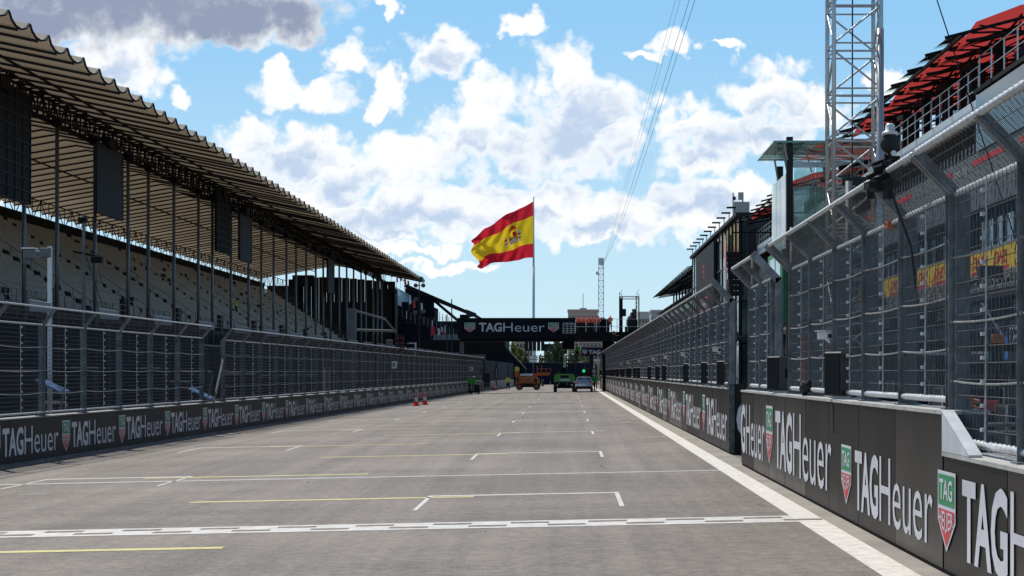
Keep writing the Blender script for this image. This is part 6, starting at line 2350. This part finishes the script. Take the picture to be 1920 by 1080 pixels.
# ================================================================ people
def make_person_mesh(pose):
    """one continuous body grown over a joint chain; clothing zones are material slots"""
    J = {'pel': (0, 0, .95), 'sp': (0, 0.0, 1.12), 'ch': (0, 0.0, 1.34), 'nk': (0, -.0, 1.50), 'hd': (0, -.02, 1.60), 'tp': (0, -.01, 1.74),
         'hl': (-.10, 0, .92), 'kl': (-.11, -.02, .50), 'al': (-.11, .02, .09), 'tl': (-.12, -.15, .04),
         'hr': (.10, 0, .92), 'kr': (.11, -.02, .50), 'ar': (.11, .02, .09), 'tr': (.12, -.15, .04),
         'sl': (-.19, 0, 1.43), 'el': (-.25, .03, 1.15), 'wl': (-.26, -.06, .90), 'fl': (-.26, -.09, .80),
         'sr': (.19, 0, 1.43), 'er': (.25, .03, 1.15), 'wr': (.26, -.06, .90), 'fr': (.26, -.09, .80), 'ns': (0, -.125, 1.60)}
    if pose == 'crossed':
        J.update(el=(-.24, -.04, 1.17), wl=(.02, -.22, 1.17), fl=(.10, -.20, 1.19), er=(.24, -.04, 1.17), wr=(-.02, -.24, 1.14), fr=(-.10, -.21, 1.17))
    if pose == 'rail':
        J.update(el=(-.26, -.12, 1.22), wl=(-.22, -.36, 1.16), fl=(-.21, -.44, 1.13), er=(.26, -.12, 1.22), wr=(.22, -.36, 1.16), fr=(.21, -.44, 1.13), hd=(0, -.06, 1.60), nk=(0, -.03, 1.5))
    if pose == 'phone':
        J.update(er=(.27, -.08, 1.20), wr=(.14, -.22, 1.42), fr=(.11, -.22, 1.50))
    if pose == 'work':
        J.update(el=(-.30, -.14, 1.30), wl=(-.26, -.34, 1.46), fl=(-.25, -.40, 1.54), er=(.28, -.12, 1.22), wr=(.2, -.36, 1.24), fr=(.17, -.43, 1.25))
    if pose == 'walk':
        J.update(kl=(-.10, -.16, .52), al=(-.10, -.22, .09), tl=(-.10, -.38, .06), kr=(.10, .08, .50), ar=(.10, .32, .14), tr=(.10, .2, .05), wl=(-.27, .1, .92), wr=(.27, -.2, .95))
    if pose == 'crouch':
        dz = -0.42
        J = {k: (v[0], v[1], v[2] + dz) if k not in ('kl', 'al', 'tl', 'kr', 'ar', 'tr') else v for k, v in J.items()}
        J.update(kl=(-.2, -.38, .52), kr=(.2, -.38, .52), al=(-.14, -.1, .09), ar=(.14, -.1, .09), tl=(-.16, -.3, .04), tr=(.16, -.3, .04), ch=(0, -.16, .88), nk=(0, -.22, 1.02), hd=(0, -.28, 1.12), tp=(0, -.28, 1.26), ns=(0, -.39, 1.12),
                 sl=(-.19, -.18, .96), sr=(.19, -.18, .96), el=(-.27, -.3, .76), er=(.27, -.3, .76), wl=(-.2, -.48, .66), wr=(.2, -.48, .66), fl=(-.18, -.55, .62), fr=(.18, -.55, .62))
    if pose == 'sit':
        dz = -0.45
        J = {k: (v[0], v[1], v[2] + dz) for k, v in J.items()}
        J.update(kl=(-.13, -.42, .50), kr=(.13, -.42, .50), al=(-.13, -.40, .09), ar=(.13, -.40, .09), tl=(-.13, -.56, .04), tr=(.13, -.56, .04), wl=(-.2, -.3, .62), wr=(.2, -.3, .62), fl=(-.18, -.38, .6), fr=(.18, -.38, .6))
    RAD = {'pel': (.155, .115), 'sp': (.15, .105), 'ch': (.185, .12), 'nk': (.058, .06), 'hd': (.078, .096), 'tp': (.05, .062), 'hl': (.095, .1), 'kl': (.066, .07), 'al': (.046, .05), 'tl': (.042, .035),
           'sl': (.072, .072), 'el': (.05, .05), 'wl': (.034, .034), 'fl': (.042, .03), 'ns': (.014, .014)}
    for a, b in (('hr', 'hl'), ('kr', 'kl'), ('ar', 'al'), ('tr', 'tl'), ('sr', 'sl'), ('er', 'el'), ('wr', 'wl'), ('fr', 'fl')):
        RAD[a] = RAD[b]
    E = [('pel', 'sp'), ('sp', 'ch'), ('ch', 'nk'), ('nk', 'hd'), ('hd', 'tp'), ('hd', 'ns'), ('pel', 'hl'), ('hl', 'kl'), ('kl', 'al'), ('al', 'tl'), ('pel', 'hr'), ('hr', 'kr'), ('kr', 'ar'), ('ar', 'tr'),
         ('ch', 'sl'), ('sl', 'el'), ('el', 'wl'), ('wl', 'fl'), ('ch', 'sr'), ('sr', 'er'), ('er', 'wr'), ('wr', 'fr')]
    names = list(J)
    idx = {n: i for i, n in enumerate(names)}
    # short fingers and a thumb rooted in each hand
    verts = [J[n] for n in names]
    rads = [RAD[n] for n in names]
    zone = list(names)
    edges = [(idx[a], idx[b]) for a, b in E]
    for s in ('l', 'r'):
        w_, f_ = Vector(J['w' + s]), Vector(J['f' + s])
        d = (f_ - w_).normalized()
        side = d.cross(Vector((0, 1, 0.3))).normalized()
        for k, (o, L_) in enumerate(((-.03, .075), (-.01, .085), (.011, .08), (.03, .065))):
            verts.append(tuple(f_ + side * o + d * L_ + Vector((0, -.02, 0))))
            rads.append((.009, .009))
            zone.append('f' + s)
            edges.append((idx['f' + s], len(verts) - 1))
        verts.append(tuple(w_ + d * 0.05 + side * 0.06 + Vector((0, -.03, 0))))
        rads.append((.010, .010))
        zone.append('f' + s)
        edges.append((idx['f' + s], len(verts) - 1))
    me = bpy.data.meshes.new('figure')
    me.from_pydata(verts, edges, [])
    o = bpy.data.objects.new('figure', me)
    COL.objects.link(o)
    m = o.modifiers.new('skin', 'SKIN')
    me.skin_vertices[0].data[0].use_root = True
    for i, r in enumerate(rads):
        me.skin_vertices[0].data[i].radius = r
    m2 = o.modifiers.new('sub', 'SUBSURF')
    m2.levels = 1
    m2.render_levels = 1
    dg = bpy.context.evaluated_depsgraph_get()
    out = bpy.data.meshes.new_from_object(o.evaluated_get(dg))
    bpy.data.objects.remove(o)
    # zones by nearest joint segment
    segs = []
    for a, b in edges:
        segs.append((Vector(verts[a]), Vector(verts[b]), zone[a], zone[b]))
    mi = []
    for p in out.polygons:
        c = p.center
        best, bz_ = 9, None
        for a, b, za, zb in segs:
            ab = b - a
            t = max(0, min(1, (c - a).dot(ab) / max(ab.length_squared, 1e-9)))
            dd = (a + ab * t - c).length
            if dd < best:
                best, bz_, tt = dd, (za, zb), t
        za, zb = bz_
        if zb in ('hd', 'tp', 'ns') or (za == 'nk'):
            hz = Vector(J['hd'])
            slot = 3 if (c.z > hz.z + 0.045 or (c.y > hz.y + 0.03 and c.z > hz.z - 0.04)) and zb != 'ns' else 2
        elif zb[0] in 'f' or (zb[0] == 'w' and tt > 0.25):
            slot = 2
        elif zb in ('hl', 'hr', 'kl', 'kr', 'al', 'ar'):
            slot = 1
        elif zb in ('tl', 'tr'):
            slot = 4
        elif zb == 'sp' and tt < 0.15:
            slot = 1
        else:
            slot = 0
        mi.append(slot)
    return [v.co[:] for v in out.vertices], [tuple(p.vertices) for p in out.polygons], mi


POSES = {}


def person(loc, rz, pose, top_m, leg_m, label, hat=None, s=1.0, group=None, vest=None):
    if pose not in POSES:
        POSES[pose] = make_person_mesh(pose)
    v, f, mi = POSES[pose]
    me = bpy.data.meshes.new('person')
    me.from_pydata(v, [], f)
    for m in (top_m, leg_m, 'skin', 'hair', 'rubber'):
        me.materials.append(MATS[m])
    me.polygons.foreach_set('material_index', mi)
    me.polygons.foreach_set('use_smooth', [True] * len(f))
    o = link('person', me, None, loc)
    o.rotation_euler = (0, 0, rz)
    o.scale = (s, s, s)
    tag(o, label, 'person', group)
    if hat:
        hz = {'crouch': (0, -.28, 1.2), 'sit': (0, -.02, 1.2)}.get(pose, (0, -.02, 1.66))
        lpart('cap', MB().lathe([(0.105, 0.0), (0.10, 0.05), (0.07, 0.10), (0.01, 0.125)], 12, hz).cbox((hz[0], hz[1] - 0.13, hz[2] + 0.005), (0.15, 0.12, 0.015)), hat, o, smooth=False)
    return o


bzd = bz(623) + 0.0
crew = [(1084, 0, 'rail', 'cloth_black'), (1092, .4, 'crossed', 'cloth_black'), (1097, -.2, 'rail', 'cloth_black'), (1104, .1, 'phone', 'cloth_black'), (1115, .3, 'crossed', 'cloth_beige'), (1121.5, 0.0, 'rail', 'cloth_blue'), (1110, -.3, 'rail', 'cloth_black')]
pos_words = ['leftmost worker in an orange vest by the bridge railing', 'second worker from the left in an orange vest on the bridge', 'third worker from the left in orange on the bridge, leaning on the rail',
             'worker in orange on the bridge with a raised hand', 'worker in orange with beige trousers on the bridge', 'worker in orange with blue trousers on the bridge', 'worker in orange standing behind between the others on the bridge']
for n, (px_, rz, pose, leg_m) in enumerate(crew):
    person((bx(px_), BD - 1.7 + (n % 3) * 0.45, bzd), rz, pose, 'hi_vis_orange', leg_m, pos_words[n], None, 1.0, 'workers in orange on the footbridge')
person((bx(1143.5), BD - 1.7, bzd), 0.0, 'crossed', 'hi_vis_orange', 'cloth_black', 'lone worker in orange standing apart to the right on the bridge', None, 1.03, 'workers in orange on the footbridge')
person((bx(1149), BD - 3.0, bz(652)), 1.2, 'work', 'cloth_black', 'cloth_black', 'person in black working below the bridge deck beside the column', 'white_metal', 1.0)

for n, (px_, py_, rz, pose, lab, hat) in enumerate(((880.5, 737.5, 2.6, 'phone', 'left one of the people in green shirts by the left wall', None), (888.5, 737, 3.4, 'crossed', 'middle person in a green shirt by the left wall', 'white_metal'),
                                                    (894, 738.5, 2.9, 'crouch', 'crouching person in a green shirt at the dark cart by the left wall', None))):
    x_, y_ = gpt(px_, py_)
    person((x_, y_, gz(x_)), rz, pose, 'shirt_green', 'cloth_black', lab, hat, 1.03, 'people in green shirts')
x_, y_ = gpt(952.5, 732)
person((x_, y_, gz(x_)), 2.9, 'walk', 'hi_vis_yellow', 'cloth_black', 'person in a yellow vest and black trousers walking left of the orange lift', None, 1.0)
for n, (px_, py_, lab) in enumerate(((1112.5, 733.5, 'person in a green shirt with back turned just right of the silver car'), (1117, 732.5, 'second person in green squeezed between the car and the pit wall'))):
    x_, y_ = gpt(px_, py_)
    person((x_, y_, gz(x_)), 3.3 - n * .5, 'phone' if n else 'crossed', 'shirt_green', 'cloth_black', lab, None, 1.0, 'people in green shirts')
SEATP = at(443, 610, 28.0)
r_ = 6
px_seat = X0 + (X1 - X0) * 5 / NR_ - 0.35
Dp = -px_seat * F_PX / (1066 - 443)
person((px_seat, Dp, Z0 + (Z1 - Z0) * 5 / (NR_ - 1)), 1.4, 'work', 'hi_vis_yellow', 'cloth_black', 'person in a yellow vest working among the grandstand seats', None, 1.0)

cart = thing('loudspeaker_cart', 'low dark equipment cart beside the people in green', 'cart', (*gpt(890, 739), 0))
cart.location.z = gz(cart.location.x)
lpart('bed', MB().cbox((0, 0, 0.28), (1.1, 0.8, 0.16)), 'black_steel', cart)
lpart('load', MB().cbox((0.22, 0, 0.7), (0.55, 0.6, 0.68)), 'black_plastic', cart)
lpart('handle', MB().path([(-0.5, 0, 0.3), (-0.62, 0, 1.0), (-0.62, 0.3, 1.0), (-0.5, 0.3, 0.3)], 0.02, 6), 'grey_steel', cart)
for a in (-.4, .4):
    for b in (-.35, .35):
        lpart('wheel', MB().tube((a, b - .04, 0.11), (a, b + .04, 0.11), 0.11, 10), 'rubber', cart)
x_, y_ = gpt(913, 732.5)
rack = thing('panel_rack', 'tall black rack of stacked light panels on a wheeled frame by the left wall', 'rack', (x_, y_, gz(x_)))
for k in range(7):
    lpart('panel', MB().cbox((0, 0, 0.55 + k * 0.25), (0.78, 0.35, 0.22)), 'black_plastic', rack)
lpart('upright', MB().bar((-.36, .2, .2), (-.36, .2, 2.3), .05), 'black_steel', rack)
lpart('upright', MB().bar((.36, .2, .2), (.36, .2, 2.3), .05), 'black_steel', rack)
lpart('frame', MB().bar((-.75, 0, .32), (.75, 0, .32), .08).bar((-.7, 0, .3), (-.8, 0, .1), .06).bar((.7, 0, .3), (.8, 0, .1), .06).bar((0, -.4, .3), (0, .4, .3), .06), 'black_steel', rack)
for a in (-.78, -.2, .2, .78):
    lpart('castor', MB().tube((a - .03, 0, .07), (a + .03, 0, .07), .07, 8), 'rubber', rack)


# ================================================================ vehicles
def wheel(parent, c, r, w, rim='grey_steel', axis='x'):
    d = Vector((w / 2, 0, 0)) if axis == 'x' else Vector((0, w / 2, 0))
    c = Vector(c)
    wh = lpart('wheel', MB().tube(c - d * 0.6, c + d * 0.6, r * 0.45, 14), 'rubber', parent)
    m = MB()
    m.tube(c - d, c + d, r, 20)
    lpart('tyre', m, 'rubber', wh, smooth=False)
    m = MB()
    m.tube(c - d * 1.06, c + d * 1.06, r * 0.58, 14)
    lpart('rim', m, rim, wh)
    return wh


# silver car seen from behind
x_, y_ = gpt(1095, 735.5)
car = thing('parked_car', 'silver grey hatchback seen from behind, parked by the pit wall', 'car', (x_, y_ + 2.0, gz(x_)))
prof = [(-2.02, 0.32), (-2.08, 0.55), (-2.06, 0.88), (-1.98, 1.02), (-1.62, 1.47), (-1.2, 1.56), (-0.2, 1.57), (0.45, 1.47), (1.15, 1.02), (1.95, 0.86), (2.12, 0.6), (2.05, 0.32)]
stations = [(0.80, 0.0), (0.90, 0.04), (0.92, 0.09)]
vs_, fs = [], []
wid = [0.80, 0.89, 0.92, 0.90, 0.68, 0.64, 0.64, 0.68, 0.90, 0.88, 0.84, 0.78]
n = len(prof)
for s in (-1, 1):
    for (yy, zz), w in zip(prof, wid):
        vs_.append((s * w, yy, zz))
for (yy, zz), w in zip(prof, wid):
    vs_.append((0, yy - (0.05 if yy < -1 else -0.05 if yy > 1.5 else 0), zz + 0.02))
for i in range(n - 1):
    fs.append((i, 2 * n + i, 2 * n + i + 1, i + 1))
    fs.append((n + i, n + i + 1, 2 * n + i + 1, 2 * n + i))
fs.append(tuple(range(n)))
fs.append(tuple(range(2 * n - 1, n - 1, -1)))
fs += [(n - 1, 2 * n + n - 1, 2 * n, 0), (2 * n - 1, n, 2 * n, 3 * n - 1)]
lpart('body', MB().add(vs_, fs), 'car_paint', car, smooth=False)
lpart('rear_window', MB().quad((-0.74, -1.985, 1.04), (0.74, -1.985, 1.04), (0.60, -1.665, 1.45), (-0.60, -1.665, 1.45)), 'glass_dark', car)
for s in (-1, 1):
    lpart('side_window', MB().quad((s * 0.905, -1.7, 1.05), (s * 0.905, 0.95, 1.05), (s * 0.70, 0.35, 1.45), (s * 0.685, -1.35, 1.49)), 'glass_dark', car)
    lpart('tail_lamp', MB().cbox((s * 0.76, -2.04, 0.93), (0.24, 0.1, 0.14)), 'print_red', car)
    lpart('mirror', MB().cbox((s * 1.0, 0.75, 1.05), (0.18, 0.12, 0.13)), 'car_paint', car)
    wheel(car, (s * 0.80, -1.30, 0.32), 0.325, 0.2)
    wheel(car, (s * 0.80, 1.32, 0.32), 0.325, 0.2)
lpart('bumper', MB().cbox((0, -2.07, 0.48), (1.7, 0.16, 0.26)), 'black_plastic', car)
lpart('number_plate', MB().cbox((0, -2.11, 0.78), (0.5, 0.02, 0.11)), 'white_metal', car)
lpart('spoiler', MB().cbox((0, -1.68, 1.52), (1.2, 0.28, 0.05)), 'car_paint', car)
lpart('roof_light_bar', MB().cbox((0, -0.6, 1.63), (1.0, 0.3, 0.08)), 'black_plastic', car)

# green boom lift
x_, y_ = gpt(1058.5, 735)
lift = thing('boom_lift', 'bright green boom lift with its pale arm raised towards the footbridge', 'lift', (x_, y_ + 1.2, gz(x_)))
b = MB()
q = [(-1.08, 0.95), (-1.12, 1.2), (-1.08, 1.75), (-0.85, 1.92), (0.85, 1.92), (1.08, 1.75), (1.12, 1.2), (1.08, 0.95)]
b.prism([(a, -1.35, c) for a, c in q], (0, 0.25, 0))
b.prism([(a * 1.0, -1.1, c) for a, c in q[:1]] + [(a, -1.1, c * 0.98) for a, c in q[1:7]] + [(q[7][0], -1.1, q[7][1])], (0, 1.9, 0))
lpart('counterweight', b, 'lift_green', lift)
lpart('chassis', MB().cbox((0, 0, 0.62), (1.5, 2.6, 0.35)).cbox((0, -1.2, 0.5), (2.0, 0.25, 0.22)).cbox((0, 1.2, 0.5), (2.0, 0.25, 0.22)), 'black_steel', lift)
lpart('turret', MB().cbox((0, -0.35, 2.1), (0.5, 1.3, 1.0)), 'black_steel', lift)
lpart('grille', MB().cbox((0, -1.36, 1.62), (0.9, 0.03, 0.28)), 'black_plastic', lift)
lpart('rear_bumper', MB().cbox((0, -1.4, 0.98), (2.0, 0.12, 0.14)), 'black_steel', lift)
lpart('nameplate', MB().cbox((0, -1.365, 1.28), (1.05, 0.02, 0.18)), 'print_white', lift)
for s in (-1, 1):
    for yy in (-1.2, 1.2):
        wheel(lift, (s * 0.98, yy, 0.45), 0.45, 0.34, 'lift_lime')
    lpart('lamp', MB().cbox((s * 0.9, -1.37, 1.82), (0.18, 0.05, 0.1)), 'orange', lift)
lpart('arm', MB().bar((-0.02, -0.3, 2.3), (0.06, 2.6, 3.5), 0.30, 0.34), 'lift_lime', lift, 'pale lime telescopic arm')
lpart('arm', MB().bar((0.06, 2.4, 3.42), (0.12, 5.2, 3.95), 0.22, 0.26), 'lift_lime', lift)
lpart('joint', MB().cbox((0.06, 2.6, 3.7), (0.34, 0.4, 0.5)), 'white_metal', lift)
basket = lpart('basket', MB().cbox((0.6, 5.8, 3.35), (2.4, 1.0, 0.12)), 'dark_steel', lift)
mb = MB()
for a in (-0.55, 0.2, 1.0, 1.75):
    for bb in (5.35, 6.25):
        mb.bar((a, bb, 3.4), (a, bb, 4.5), 0.05)
for z in (3.95, 4.5):
    mb.bar((-0.55, 5.35, z), (1.75, 5.35, z), 0.05)
    mb.bar((-0.55, 6.25, z), (1.75, 6.25, z), 0.05)
    mb.bar((-0.55, 5.35, z), (-0.55, 6.25, z), 0.05)
    mb.bar((1.75, 5.35, z), (1.75, 6.25, z), 0.05)
lpart('guard_rail', mb, 'lift_green', basket)
for n, (dx, rz, lab) in enumerate(((0.15, 0.4, 'left worker in green standing in the raised lift basket'), (1.35, -0.6, 'right worker in green standing in the raised lift basket'))):
    person((lift.location.x + dx, lift.location.y + 5.8, lift.location.z + 3.42), rz + 3.1, 'work', 'shirt_green', 'cloth_black', lab, 'black_plastic', 1.0, 'people in green shirts')

# orange platform lift
x_, y_ = gpt(990, 731.5)
ol = thing('platform_lift', 'orange platform lift with a low caged deck standing on the track', 'lift', (x_, y_ + 1.0, gz(x_)))
q = [(-1.55, 0.55), (-1.5, 1.35), (-1.1, 1.62), (1.0, 1.62), (1.35, 1.3), (1.45, 0.6)]
lpart('body', MB().prism([(a, -0.9, c) for a, c in q], (0, 1.8, 0)), 'orange', ol)
lpart('engine_cover', MB().cbox((-0.2, -0.93, 1.05), (1.9, 0.1, 0.5)), mat('orange_dark', (0.35, 0.10, 0.03), 0.5), ol)
lpart('chassis', MB().cbox((0, 0, 0.5), (2.6, 1.4, 0.3)), 'black_steel', ol)
lpart('skirt', MB().cbox((0, -0.96, 0.66), (1.3, 0.08, 0.34)), 'black_plastic', ol)
lpart('side_grille', MB().cbox((-1.1, -0.92, 1.2), (0.5, 0.06, 0.4)), 'black_plastic', ol)
lpart('side_grille', MB().cbox((0.95, -0.92, 1.2), (0.35, 0.06, 0.4)), 'black_plastic', ol)
lpart('step', MB().cbox((1.55, -0.6, 0.55), (0.3, 0.5, 0.08)), 'black_steel', ol)
for (a, bb) in ((-1.05, -0.95), (1.05, -0.95), (-1.05, 0.95), (1.05, 0.95)):
    wheel(ol, (a, bb, 0.42), 0.42, 0.34, 'orange_dark', 'y')
lpart('spare_wheel', MB().tube((1.72, -0.4, 0.85), (1.9, -0.4, 0.85), 0.42, 16), 'rubber', ol)
lpart('boom', MB().bar((-1.5, 0, 1.8), (2.6, 0.2, 1.95), 0.36, 0.3), 'orange', ol)
lpart('joint', MB().cbox((-1.4, 0, 1.95), (0.5, 0.6, 0.75)), 'orange', ol)
mb = MB()
for a in (1.1, 1.6, 2.2, 2.75):
    mb.bar((a, -0.5, 2.05), (a, -0.5, 3.0 if a < 2 else 2.6), 0.06)
    mb.bar((a, 0.5, 2.05), (a, 0.5, 3.0 if a < 2 else 2.6), 0.06)
for z in (2.1, 2.6):
    mb.bar((1.1, -0.5, z), (2.75, -0.5, z), 0.06)
    mb.bar((1.1, 0.5, z), (2.75, 0.5, z), 0.06)
lpart('cage', mb, 'orange', ol)
lpart('windscreen', MB().cbox((-0.2, -0.3, 1.85), (1.5, 0.8, 0.28)), 'glass_pale', ol)
person((ol.location.x - 1.35, ol.location.y + 0.1, ol.location.z + 1.75), 3.0, 'sit', 'hi_vis_yellow', 'cloth_black', 'person in a yellow vest sitting up on the orange lift', None, 1.0)
